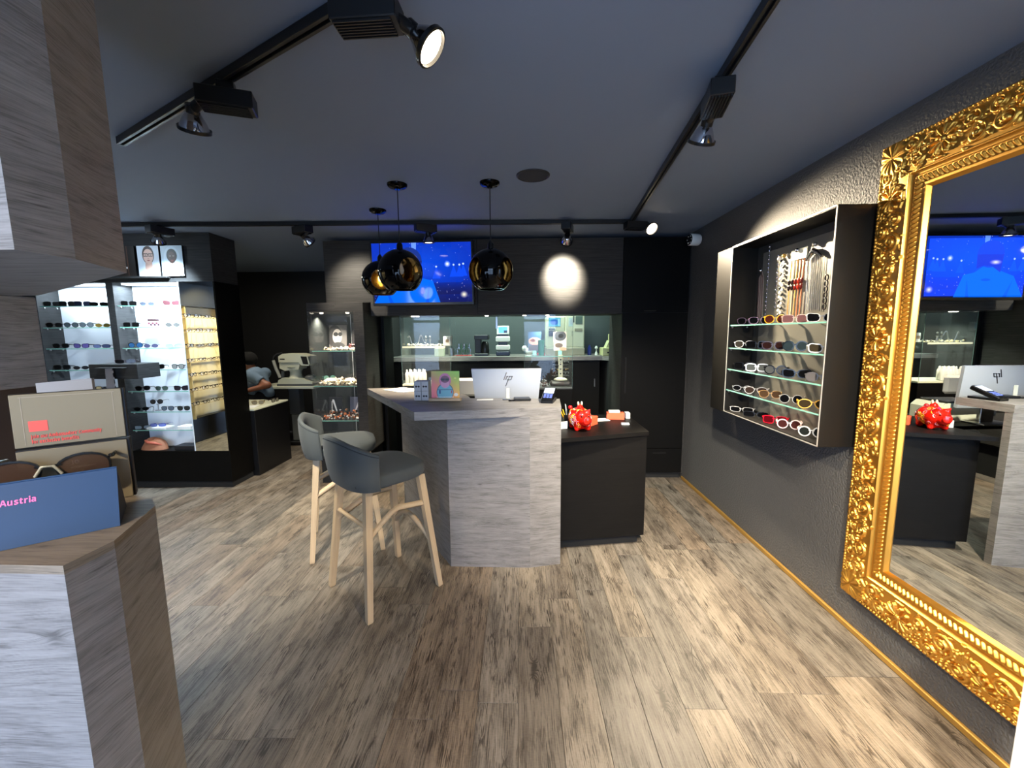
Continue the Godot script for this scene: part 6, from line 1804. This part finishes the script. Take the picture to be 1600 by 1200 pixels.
func prof(x: float) -> float:  # height of the plain moulding; x in 2 mm pixels across
	if x < 4: return lerpf(0.012, 0.034, x / 4.0)
	if x < 86: return 0.034 + 0.022 * sin(PI * 0.5 * (x - 4) / 82.0)
	if x < 90: return 0.060
	if x < 100: return 0.054 - 0.006 * sin(PI * (x - 90) / 10.0)
	if x < 115: return 0.050 - 0.010 * (x - 100) / 15.0
	if x < 121: return 0.044
	return lerpf(0.044, 0.028, (x - 121) / 6.0)

func frame_side(side: int, W: float, H: float, fw: float, step: int) -> ArrayMesh:
	var L := H if side % 2 == 0 else W
	var nx := int(127.0 / step) + 1
	var ny := int(L / (0.002 * step)) + 1
	var pos := PackedVector3Array(); var nor := PackedVector3Array()
	pos.resize(nx * ny); nor.resize(nx * ny)
	var px := fw / 127.0
	var pr := []
	for i in nx: pr.append(prof(i * step))
	var hs := PackedFloat32Array()
	hs.resize(nx * ny)
	var oy: int = [0, 120, 40, 200][side]
	for j in ny:
		var along := j * 0.002 * step
		for i in nx:
			var x := i * step
			var u := x * px
			var l := clampf(along, u, L - u)
			var yy := posmod(int(l / 0.002) + oy, OH)
			var h: float = pr[i] + orn[yy * OW + x] * 1.25
			# a shell over each corner
			var cd := minf(l, L - l)
			var q := Vector2(u - 0.075, cd - 0.075)
			var rr := q.length()
			if rr < 0.085:
				var w := 1.0 - smoothstep(0.06, 0.085, rr)
				var a := atan2(q.y, q.x) - PI / 4
				h = lerpf(h, pr[i] + 0.013 * (0.45 + 0.55 * absf(cos(a * 6.0))) * (0.5 + 0.5 * sin(clampf(rr / 0.075, 0, 1) * PI * 0.75)), w)
			hs[j * nx + i] = h
			var edge := 0.0
			if i == 0: edge = 0.006 * (orn[yy * OW + 4] / 0.007)
			var uu := u - edge
			match side:
				0: pos[j * nx + i] = Vector3(uu, l, h)
				1: pos[j * nx + i] = Vector3(L - l, uu, h)
				2: pos[j * nx + i] = Vector3(W - uu, L - l, h)
				3: pos[j * nx + i] = Vector3(l, H - uu, h)
	for j in ny:
		for i in nx:
			var a := pos[j * nx + mini(i + 1, nx - 1)] - pos[j * nx + maxi(i - 1, 0)]
			var b := pos[mini(j + 1, ny - 1) * nx + i] - pos[maxi(j - 1, 0) * nx + i]
			var n := a.cross(b)
			nor[j * nx + i] = n.normalized() if n.length_squared() > 1e-16 else Vector3(0, 0, 1)
			if nor[j * nx + i].z < 0: nor[j * nx + i] = -nor[j * nx + i]
	var idx := PackedInt32Array()
	for j in ny - 1:
		for i in nx - 1:
			var a := j * nx + i
			idx.append_array([a, a + nx, a + 1, a + 1, a + nx, a + nx + 1])
	# outer flank down to the wall
	var base := pos.size()
	for j in ny:
		var p := pos[j * nx]
		pos.append(Vector3(p.x, p.y, p.z)); pos.append(Vector3(p.x, p.y, 0))
		var o: Vector3 = [Vector3(-1, 0, 0), Vector3(0, -1, 0), Vector3(1, 0, 0), Vector3(0, 1, 0)][side]
		nor.append(o); nor.append(o)
		if j < ny - 1: idx.append_array([base + j * 2, base + j * 2 + 1, base + j * 2 + 2, base + j * 2 + 2, base + j * 2 + 1, base + j * 2 + 3])
	var arr := []
	arr.resize(Mesh.ARRAY_MAX)
	arr[Mesh.ARRAY_VERTEX] = pos; arr[Mesh.ARRAY_NORMAL] = nor; arr[Mesh.ARRAY_INDEX] = idx
	var m := ArrayMesh.new()
	m.add_surface_from_arrays(Mesh.PRIMITIVE_TRIANGLES, arr)
	return m

func turned(o: Node3D, a: float) -> Node3D:
	o.rotation.y = a
	return o

func small_things() -> void:
	# ---- on the oak bar (top at 1.11)
	var Y := 1.111
	var m := thing("desk_monitor", "silver back of a wide computer screen behind the oak bar, with slanted bar logo", "monitor", Vector3(-0.105, 0.881, -3.16))
	var b := MB.new()
	b.xf = Transform3D(Basis(Vector3.RIGHT, 0.16), Vector3(0, 0.20, 0.0))
	b.slab([Vector2(-0.238, -0.08), Vector2(0.238, -0.08), Vector2(0.268, 0.25), Vector2(-0.268, 0.25)], 0.012, -0.012)
	part("casing", b, mat(Color(0.72, 0.74, 0.77), 0.42, 0.3), m)
	b = MB.new()
	b.xf = Transform3D(Basis(Vector3.RIGHT, 0.16), Vector3(0, 0.20, 0.0))
	b.slab([Vector2(-0.236, -0.078), Vector2(0.236, -0.078), Vector2(0.266, 0.248), Vector2(-0.266, 0.248)], -0.012, -0.0135)
	part("screen", b, glow(Color(0.55, 0.68, 0.85), 0.25), m)
	part("stand", bx(Vector3(-0.05, 0.0, -0.015), Vector3(0.05, 0.2, 0.0), 0.003), M.steel, m)
	part("foot", bx(Vector3(-0.13, 0.0, -0.1), Vector3(0.13, 0.012, 0.1), 0.004), M.steel, m)
	for q in [[0.002, 0.225, -0.020, 0.165], [0.006, 0.195, -0.006, 0.165], [0.026, 0.195, -0.006, 0.115], [0.046, 0.195, 0.034, 0.165]]:
		b = MB.new()
		b.xf = Transform3D(Basis(Vector3.RIGHT, 0.16), Vector3(0, 0.20, 0.0))
		var p0 := Vector2(q[0], q[1]); var p1 := Vector2(q[2], q[3])
		b.slab([p0 + Vector2(-0.004, 0), p0 + Vector2(0.004, 0), p1 + Vector2(0.004, 0), p1 + Vector2(-0.004, 0)], 0.0145, 0.012)
		part("logo_stroke", b, M.chrome, m)
	for q in [[0.006, 0.016, 0.193, -0.006 + 0.002], [0.026, 0.050, 0.193, 0.0], [0.012, 0.036, 0.167, 0.0]]:
		b = MB.new()
		b.xf = Transform3D(Basis(Vector3.RIGHT, 0.16), Vector3(0, 0.20, 0.0))
		b.slab([Vector2(q[0] - 0.006, q[2] + 0.003), Vector2(q[1], q[2] + 0.003), Vector2(q[1] - 0.002, q[2] - 0.003), Vector2(q[0] - 0.008, q[2] - 0.003)], 0.0145, 0.012)
		part("logo_stroke", b, M.chrome, m)
	var hld := thing("card_holder", "slim metal card holder on the bar in front of the screen", "holder", Vector3(-0.10, Y, -2.985))
	part("foot", bx(Vector3(-0.03, 0, -0.025), Vector3(0.03, 0.006, 0.02), 0.002), M.steel, hld)
	part("post", bx(Vector3(-0.005, 0.006, -0.012), Vector3(0.022, 0.085, -0.004), 0.002), mat(Color(0.75, 0.76, 0.72), 0.4), hld)
	# picture card in a wooden foot
	var im := Image.create(160, 160, false, Image.FORMAT_RGB8)
	for y in 160:
		for x in 160:
			var u := x / 160.0; var v := y / 160.0
			im.set_pixel(x, y, Color(0.93, 0.42, 0.52).lerp(Color(0.90, 0.70, 0.25), clampf(u * 0.9 + (1 - v) * 0.35, 0, 1)).lerp(Color(0.52, 0.82, 0.28), clampf((1 - v) * 1.1 + u * 0.4 - 0.62, 0, 1)))
	ell(im, 78, 120, 48, 52, Color(0.22, 0.26, 0.32)); ell(im, 78, 121, 45, 49, Color(0.42, 0.66, 0.72)); ell(im, 78, 52, 34, 40, Color(0.80, 0.45, 0.58)); ell(im, 78, 74, 24, 22, Color(0.85, 0.58, 0.68)); ell(im, 78, 46, 24, 20, Color(0.45, 0.22, 0.30))
	im.fill_rect(Rect2i(56, 42, 20, 12), Color(0.10, 0.08, 0.10)); im.fill_rect(Rect2i(80, 42, 20, 12), Color(0.10, 0.08, 0.10)); im.fill_rect(Rect2i(52, 44, 52, 3), Color(0.10, 0.08, 0.10))
	im.fill_rect(Rect2i(34, 104, 86, 3), Color(0.15, 0.25, 0.40)); im.fill_rect(Rect2i(44, 108, 9, 20), Color(0.15, 0.25, 0.45)); im.fill_rect(Rect2i(112, 110, 6, 16), Color(0.65, 0.20, 0.25)); im.fill_rect(Rect2i(30, 146, 96, 3), Color(0.95, 0.95, 0.95)); ell(im, 136, 40, 7, 4, Color(0.95, 0.92, 0.40)); ell(im, 140, 134, 12, 9, Color(0.90, 0.88, 0.82))
	var pc := board("picture_card", im, 0.205, 0.205, "bright square picture of a figure in a blue jumper standing on the bar", "card", Vector3(-0.545, Y + 0.012, -2.945), -0.08)
	part("wooden_foot", bx(Vector3(-0.115, -0.012, -0.03), Vector3(0.115, 0.010, 0.045), 0.002), M.beech, pc)
	# little boxes, two by two
	var bi := Image.create(48, 64, false, Image.FORMAT_RGB8)
	bi.fill(Color(0.74, 0.74, 0.74)); ell(bi, 15, 34, 7, 7, Color(0.12, 0.12, 0.12)); ell(bi, 33, 34, 7, 7, Color(0.12, 0.12, 0.12)); bi.fill_rect(Rect2i(15, 30, 18, 3), Color(0.12, 0.12, 0.12))
	var bm := picmat(bi, 0.5)
	for k in 4:
		var bt := thing("lens_box", "small grey box printed with black glasses, %s of the two-by-two stack on the bar" % ["lower left", "lower right", "upper left", "upper right"][k], "box", Vector3(-0.752 + (k % 2) * 0.054, Y + (k / 2) * 0.071, -3.01), 0.0, "boxes stacked two by two on the bar")
		part("carton", bx(Vector3(-0.026, 0, -0.05), Vector3(0.026, 0.07, 0.05), 0.001), mat(Color(0.66, 0.66, 0.66), 0.5), bt)
		b = MB.new()
		b.quad01(Vector3(-0.025, 0.002, 0.0505), Vector3(0.025, 0.002, 0.0505), Vector3(0.025, 0.068, 0.0505), Vector3(-0.025, 0.068, 0.0505))
		part("print", b, bm, bt)
	turned(solo("paper_sheet", bx(Vector3(-0.105, 0, -0.15), Vector3(0.105, 0.004, 0.15)), M.paper, "white sheets lying at the left rear of the oak bar", "papers", "", Vector3(-1.02, Y, -3.52)), 0.9)
	turned(solo("paper_sheet", bx(Vector3(-0.06, 0, -0.025), Vector3(0.06, 0.002, 0.025)), M.paper, "narrow white paper slip on the bar left of the metal card holder", "papers", "", Vector3(-0.26, Y, -2.985)), 0.05)
	turned(solo("black_pad", bx(Vector3(-0.06, 0, -0.045), Vector3(0.06, 0.018, 0.045), 0.005), M.black, "flat black leather pad on the bar between card holder and payment terminal", "pad", "", Vector3(0.015, Y, -2.96)), 0.1)
	b = MB.new()
	b.tube([Vector3(-0.045, 0.005, 0), Vector3(0.035, 0.005, 0.0), Vector3(0.045, 0.004, 0)], [0.005, 0.005, 0.001], 8)
	turned(solo("black_pen", b, M.blackplastic, "black pen lying on the bar left of the black pad", "pen", "", Vector3(-0.045, Y, -2.93)), 0.6)
	var pt := thing("payment_terminal", "black payment terminal with a lit screen at the right end of the bar", "terminal", Vector3(0.205, Y, -2.90), -0.25)
	b = MB.new()
	b.prism([Vector2(-0.042, -0.085), Vector2(0.042, -0.085), Vector2(0.042, 0.085), Vector2(-0.042, 0.085)], 0.0, 0.016)
	part("foot", b, M.blackplastic, pt)
	b = MB.new()
	b.xf = Transform3D(Basis(Vector3.RIGHT, 0.42), Vector3(0, 0.045, 0))
	b.box(Vector3(0, 0, 0), Vector3(0.086, 0.032, 0.17), 0.006)
	part("body", b, M.blackplastic, pt)
	b = MB.new()
	b.xf = Transform3D(Basis(Vector3.RIGHT, 0.42), Vector3(0, 0.045, 0))
	b.box(Vector3(0, 0.0165, -0.035), Vector3(0.070, 0.002, 0.068))
	part("screen", b, glow(Color(0.80, 0.86, 0.98), 0.45), pt)
	for r in 3:
		for c in 3:
			b = MB.new()
			b.xf = Transform3D(Basis(Vector3.RIGHT, 0.42), Vector3(0, 0.045, 0))
			b.box(Vector3(-0.022 + c * 0.022, 0.0165, 0.018 + r * 0.018), Vector3(0.017, 0.003, 0.013), 0.001)
			part("key", b, mat(Color(0.35, 0.42, 0.75), 0.4), pt)
	# ---- on the low black desk (top at 0.88)
	Y = 0.881
	pig(Vector3(0.445, Y, -3.02))
	var cup := thing("pen_cup", "clear pen cup crowded with pens beside the red pig", "cup", Vector3(0.372, Y, -3.13))
	b = MB.new()
	b.lathe([Vector2(0, 0), Vector2(0.034, 0), Vector2(0.036, 0.09), Vector2(0.033, 0.09), Vector2(0.031, 0.004), Vector2(0, 0.004)], 18)
	part("cup", b, mat(Color(0.10, 0.10, 0.11), 0.3), cup)
	var pens := [[-0.020, -0.05, Color(0.90, 0.68, 0.10), "yellow pen leaning left in the pen cup"], [-0.012, -0.035, Color(0.88, 0.72, 0.16), "second yellow pen, nearer the middle of the pen cup"], [0.0, -0.01, Color(0.10, 0.10, 0.10), "black pen standing upright in the pen cup"], [0.014, 0.03, Color(0.08, 0.08, 0.09), "black marker leaning right in the pen cup"], [-0.004, -0.02, Color(0.75, 0.80, 0.80), "pale pen rising highest in the pen cup"], [0.018, 0.02, Color(0.80, 0.78, 0.78), "white-capped pen at the right of the pen cup"], [0.006, 0.012, Color(0.08, 0.08, 0.09), "stick with a round red ball on top in the pen cup"]]
	for k in pens.size():
		var p = pens[k]
		var pn := thing("pen", p[3], "pen", Vector3(0.372 + p[0] * 0.5, Y + 0.006, -3.13 + 0.008 * (k % 3 - 1)))
		b = MB.new()
		var hh := 0.165 if k == 4 else 0.125
		b.tube([Vector3(0, 0, 0), Vector3(p[1], hh - 0.012, 0.004), Vector3(p[1] * 1.1, hh, 0.004)], [0.0045, 0.0045, 0.002], 8)
		part("barrel", b, colmat(p[2], 0.35), pn)
		if k == 6:
			b = MB.new()
			b.ball(Vector3(p[1], hh + 0.012, 0.004), Vector3(0.017, 0.017, 0.017), 12)
			part("ball", b, colmat(Color(0.78, 0.10, 0.12), 0.35), pn)
	turned(solo("white_note", bx(Vector3(-0.03, 0, -0.004), Vector3(0.03, 0.055, 0.0)), M.paper, "white note card leaning at the left of the pen cup against the bar", "card", "", Vector3(0.325, Y, -3.02)), 0.3)
	turned(solo("orange_box", bx(Vector3(-0.055, 0, -0.04), Vector3(0.055, 0.065, 0.04), 0.002), M.orange, "small orange box just right of the red pig", "box", "", Vector3(0.545, Y, -3.16)), 0.9)
	turned(solo("orange_box", bx(Vector3(-0.07, 0, -0.035), Vector3(0.07, 0.055, 0.035), 0.002), M.orange, "long orange box at the right rear of the black desk, white carton on it", "box", "", Vector3(0.79, Y, -3.37)), -0.12)
	solo("white_carton", bx(Vector3(-0.045, 0, -0.02), Vector3(0.045, 0.018, 0.02), 0.002), M.paper, "flat white carton lying on the long orange box", "box", "", Vector3(0.78, Y + 0.0555, -3.37))
	solo("white_carton", bx(Vector3(-0.015, 0, -0.03), Vector3(0.02, 0.05, 0.03), 0.002), M.paper, "small white box touching the right end of the long orange box", "box", "", Vector3(0.895, Y, -3.40))
	turned(solo("business_card", bx(Vector3(-0.03, 0, -0.02), Vector3(0.03, 0.012, 0.02), 0.001), M.paper, "little white card stack lying alone near the front edge of the black desk", "card", "", Vector3(0.82, Y, -3.16)), -0.1)
	turned(solo("paper_sheet", bx(Vector3(-0.07, 0, -0.05), Vector3(0.07, 0.004, 0.05)), M.paper, "white papers between the two orange boxes on the black desk", "papers", "", Vector3(0.655, Y, -3.33)), 0.2)
	# printer and cartons behind the bar, which the gilt mirror shows
	var pr := thing("desk_printer", "cream printer under the bar, seen in the gilt mirror", "printer", Vector3(0.03, Y, -3.34), 0.05)
	b = MB.new()
	b.slab([Vector2(-0.16, 0.0), Vector2(0.16, 0.0), Vector2(0.16, 0.10), Vector2(0.12, 0.14), Vector2(-0.16, 0.15)], 0.12, -0.13)
	part("body", b, M.cream, pr)
	part("lid", bx(Vector3(-0.155, 0.15, -0.12), Vector3(0.10, 0.158, 0.11), 0.003), mat(Color(0.20, 0.20, 0.19), 0.4), pr)
	for k in 4:
		solo("white_bottle_box", bx(Vector3(-0.03, 0, -0.03), Vector3(0.03, 0.13 - 0.01 * (k % 2), 0.03), 0.002), M.paper, "upright white carton behind the printer, %s nearest the black desk end" % ["first", "second", "third", "fourth"][k], "box", "white cartons behind the bar", Vector3(-0.25 - k * 0.075, Y, -3.48))
	# office chair behind the bar
	var ch := thing("office_chair", "cream-backed office chair behind the oak bar, left of the computer screen", "chair", Vector3(-0.57, 0, -3.95))
	b = MB.new()
	b.box(Vector3(0.01, 1.10, 0.16), Vector3(0.34, 0.17, 0.05), 0.022)
	part("backrest", b, mat(Color(0.74, 0.73, 0.70), 0.55), ch)
	part("back_post", bx(Vector3(-0.03, 0.62, 0.15), Vector3(0.03, 1.06, 0.175), 0.004), M.black, ch)
	part("seat", bx(Vector3(-0.22, 0.60, -0.26), Vector3(0.22, 0.67, 0.18), 0.03), M.black, ch)
	b = MB.new()
	b.tube([Vector3(0, 0.06, -0.04), Vector3(0, 0.60, -0.04)], 0.028, 12)
	part("post", b, M.steel, ch)
	for k in 5:
		b = MB.new()
		var a := TAU * k / 5 + 0.3
		b.tube([Vector3(0, 0.09, -0.04), Vector3(cos(a) * 0.27, 0.06, sin(a) * 0.27 - 0.04)], [0.022, 0.014], 8)
		b.ball(Vector3(cos(a) * 0.27, 0.03, sin(a) * 0.27 - 0.04), Vector3(0.03, 0.03, 0.03), 8)
		part("leg", b, M.black, ch)
	# ---- display on the oak plinth at the left
	var P := 1.298
	var card := mat(Color(0.47, 0.43, 0.34), 0.75)
	var dkc := mat(Color(0.05, 0.045, 0.045), 0.6)
	var bo := thing("presentation_box", "kraft-brown presentation box standing open on the oak plinth with red print", "box", Vector3(-0.737, P, -0.734), 0.694)
	var w := 0.136
	part("tray", bx(Vector3(-w, 0, -0.004), Vector3(0, 0.110, 0.0), 0.0008), card, bo)
	part("tray_shell", bx(Vector3(-w - 0.001, 0, -0.030), Vector3(0.004, 0.112, -0.004), 0.001), dkc, bo)
	b = MB.new()
	b.xf = Transform3D(Basis(Vector3.RIGHT, -0.06), Vector3(0, 0.116, -0.002))
	b.b2(Vector3(-w, 0, -0.004), Vector3(0, 0.090, 0.0), 0.0008)
	var lid := part("lid", b, card, bo)
	b = MB.new()
	b.xf = Transform3D(Basis(Vector3.RIGHT, -0.06), Vector3(0, 0.116, -0.002))
	b.b2(Vector3(-w - 0.001, -0.001, -0.016), Vector3(0.004, 0.091, -0.004), 0.001)
	part("lid_shell", b, dkc, bo)
	var redp := mat(Color(0.86, 0.30, 0.24), 0.6)
	b = MB.new()
	b.xf = Transform3D(Basis(Vector3.RIGHT, -0.06), Vector3(0, 0.116, -0.002))
	b.b2(Vector3(-w + 0.018, 0.026, 0.0), Vector3(-w + 0.040, 0.044, 0.0004))
	part("red_square", b, redp, lid)
	b = MB.new()
	b.xf = Transform3D(Basis(Vector3.RIGHT, -0.06), Vector3(0, 0.116, -0.002))
	for q in [[0.010, 0.0845, w - 0.010, 0.0853], [0.012, 0.004, 0.0128, 0.0845], [w - 0.0128, 0.004, w - 0.012, 0.0845]]: b.b2(Vector3(-w + q[0], q[1], 0.0), Vector3(-w + q[2], q[3], 0.0003))
	part("embossed_line", b, mat(Color(0.58, 0.53, 0.45), 0.75), lid)
	var tb := Basis(Vector3.RIGHT, -0.06)
	words("lettering", "Join our Ambassadors' Community", 0.0085, redp, lid, Vector3(-w + 0.019, 0.116 + 0.0175, -0.0025), tb, true, 0.0004, 0.086)
	words("lettering", "for exclusive benefits", 0.0085, redp, lid, Vector3(-w + 0.019, 0.116 + 0.0085, -0.002), tb, true, 0.0004, 0.056)
	words("lettering", "JO", 0.009, M.paper, bo, Vector3(-w + 0.062, 0.081, 0.0003), Basis.IDENTITY, true, 0.0004)
	words("lettering", "ambassador", 0.0055, M.paper, bo, Vector3(-w + 0.060, 0.072, 0.0003), Basis.IDENTITY, true, 0.0004)
	var bc := thing("blue_case", "dark blue triangular eyewear case with pink lettering in front of the brown box", "case", Vector3(-0.643, P, -0.612), 0.676)
	b = MB.new()
	var L := 0.29
	var tri := [Vector3(0, 0, 0), Vector3(0, 0.088, -0.036), Vector3(0, 0.004, -0.085)]
	var off := Vector3(-L, 0, 0)
	b.quad(tri[0] + off, tri[0], tri[1], tri[1] + off)
	b.quad(tri[2], tri[2] + off, tri[1] + off, tri[1]); b.quad(tri[0], tri[0] + off, tri[2] + off, tri[2])
	var bluec := mat(Color(0.04, 0.20, 0.33), 0.6)
	part("cover", b, bluec, bc)
	b = MB.new()
	b.tri(tri[0], tri[2], tri[1])
	part("end_flap", b, dkc, bc)
	b = MB.new()
	b.tri(tri[0] + off, tri[1] + off, tri[2] + off)
	part("end_flap", b, dkc, bc)
	b = MB.new()
	b.tube([tri[1] + off, tri[1]], 0.0015, 6)
	part("fold", b, bluec, bc)
	var bt := Basis(Vector3.RIGHT, -0.388)
	var pink := mat(Color(0.95, 0.42, 0.62), 0.6)
	var up: Vector3 = (tri[1] - tri[0]).normalized()
	words("lettering", "Made in Austria", 0.0125, pink, bc, Vector3(-0.168, 0, 0.0004) + up * 0.066, bt, true, 0.0004, 0.078)
	words("lettering", "eyewear since", 0.005, pink, bc, Vector3(-0.165, 0, 0.0004) + up * 0.014, bt, false, 0.0004, 0.03)
	var sg := spectacles("sunglasses", "aviator", 0.0028, colmat(Color(0.10, 0.095, 0.085), 0.25), pane_brown(), "large dark sunglasses with a pale keyhole bridge between brown box and blue case", "", Vector3(-0.795, P + 0.046, -0.652), 0.66, 1.12)
	b = MB.new()
	b.tube([Vector3(-0.014, 0.022, 0.003), Vector3(-0.006, 0.036, 0.004), Vector3(0.006, 0.036, 0.004), Vector3(0.014, 0.022, 0.003)], 0.0022, 6)
	part("bridge", b, mat(Color(0.66, 0.63, 0.52), 0.3), sg)
	turned(solo("eyewear_rest", bx(Vector3(-0.06, 0, -0.012), Vector3(0.06, 0.046, 0.0), 0.002), dkc, "black rest block carrying the large sunglasses behind the blue case", "stand", "", Vector3(-0.80, P, -0.657)), 0.66)

func pane_brown() -> Material:
	var m := pane(Color(0.30, 0.22, 0.17), 0.72)
	return m

func pig(at: Vector3) -> void:
	var t := thing("ceramic_pig", "glossy red ceramic pig with flower rings and a small crown on the black desk", "figurine", at, -1.35)
	t.scale = Vector3.ONE * 1.12
	var body := sdf_mesh([[Vector3(-0.03, 0.072, 0), 0.070, Vector3(0.03, 0.072, 0), 0.068], [Vector3(0.07, 0.075, 0), 0.05, Vector3(0.095, 0.072, 0), 0.034], [Vector3(0.0, 0.135, 0), 0.028, Vector3(0.0, 0.148, 0), 0.020],
		[Vector3(0.045, 0.03, 0.035), 0.020, Vector3(0.05, 0.014, 0.04), 0.017], [Vector3(0.045, 0.03, -0.035), 0.020, Vector3(0.05, 0.014, -0.04), 0.017], [Vector3(-0.045, 0.03, 0.035), 0.020, Vector3(-0.05, 0.014, 0.04), 0.017], [Vector3(-0.045, 0.03, -0.035), 0.020, Vector3(-0.05, 0.014, -0.04), 0.017],
		[Vector3(0.068, 0.125, 0.028), 0.016, Vector3(0.085, 0.142, 0.034), 0.006], [Vector3(0.068, 0.125, -0.028), 0.016, Vector3(0.085, 0.142, -0.034), 0.006]], 0.018, 0.006)
	part("body", body, M.red, t)
	var b := MB.new()
	b.xf = Transform3D(Basis(Vector3(0, 1, 0), Vector3(1, 0, 0), Vector3(0, 0, -1)), Vector3(0.118, 0.080, 0))
	b.lathe([Vector2(0.0, 0.012), Vector2(0.02, 0.012), Vector2(0.026, 0.008), Vector2(0.027, 0.0), Vector2(0.02, -0.01)], 18)
	part("snout", b, M.red, t)
	for s in [-1.0, 1.0]:
		b = MB.new()
		b.ball(Vector3(0.004 * s * 0, 0.172, s * 0.012), Vector3(0.009, 0.015, 0.007), 10)
		part("crown_leaf", b, mat(Color(0.92, 0.86, 0.72), 0.2), t)
		b = MB.new()
		b.ball(Vector3(0.098, 0.103, s * 0.024), Vector3(0.006, 0.006, 0.006), 8)
		part("eye", b, M.blackplastic, t)
	var rng := RandomNumberGenerator.new()
	rng.seed = 2
	var cols := [Color(0.95, 0.75, 0.20), Color(0.95, 0.90, 0.88), Color(0.90, 0.45, 0.50), Color(0.95, 0.55, 0.15)]
	for k in 60:
		var th := rng.randf_range(-0.5, 1.2); var ph := rng.randf() * TAU
		var n := Vector3(cos(th) * cos(ph), sin(th), cos(th) * sin(ph))
		var p := Vector3(n.x * 0.07 + signf(n.x) * 0.03 * minf(1.0, absf(n.x) * 2.0), 0.072 + n.y * 0.070, n.z * 0.070)
		if n.x > 0.95: continue
		var X := n.cross(Vector3.UP).normalized()
		var Yv := X.cross(n)
		b = MB.new()
		var R := rng.randf_range(0.008, 0.014)
		var ring := []
		for j in 13: ring.append(p + (X * cos(TAU * j / 12) + Yv * sin(TAU * j / 12)) * R - n * 0.001)
		b.tube(ring, 0.0028, 5, false)
		part("flower_ring", b, colmat(cols[k % 4], 0.15), t)
		b = MB.new()
		b.ball(p, Vector3(0.004, 0.004, 0.004), 6)
		part("flower_centre", b, colmat(cols[(k + 1) % 4], 0.15), t)
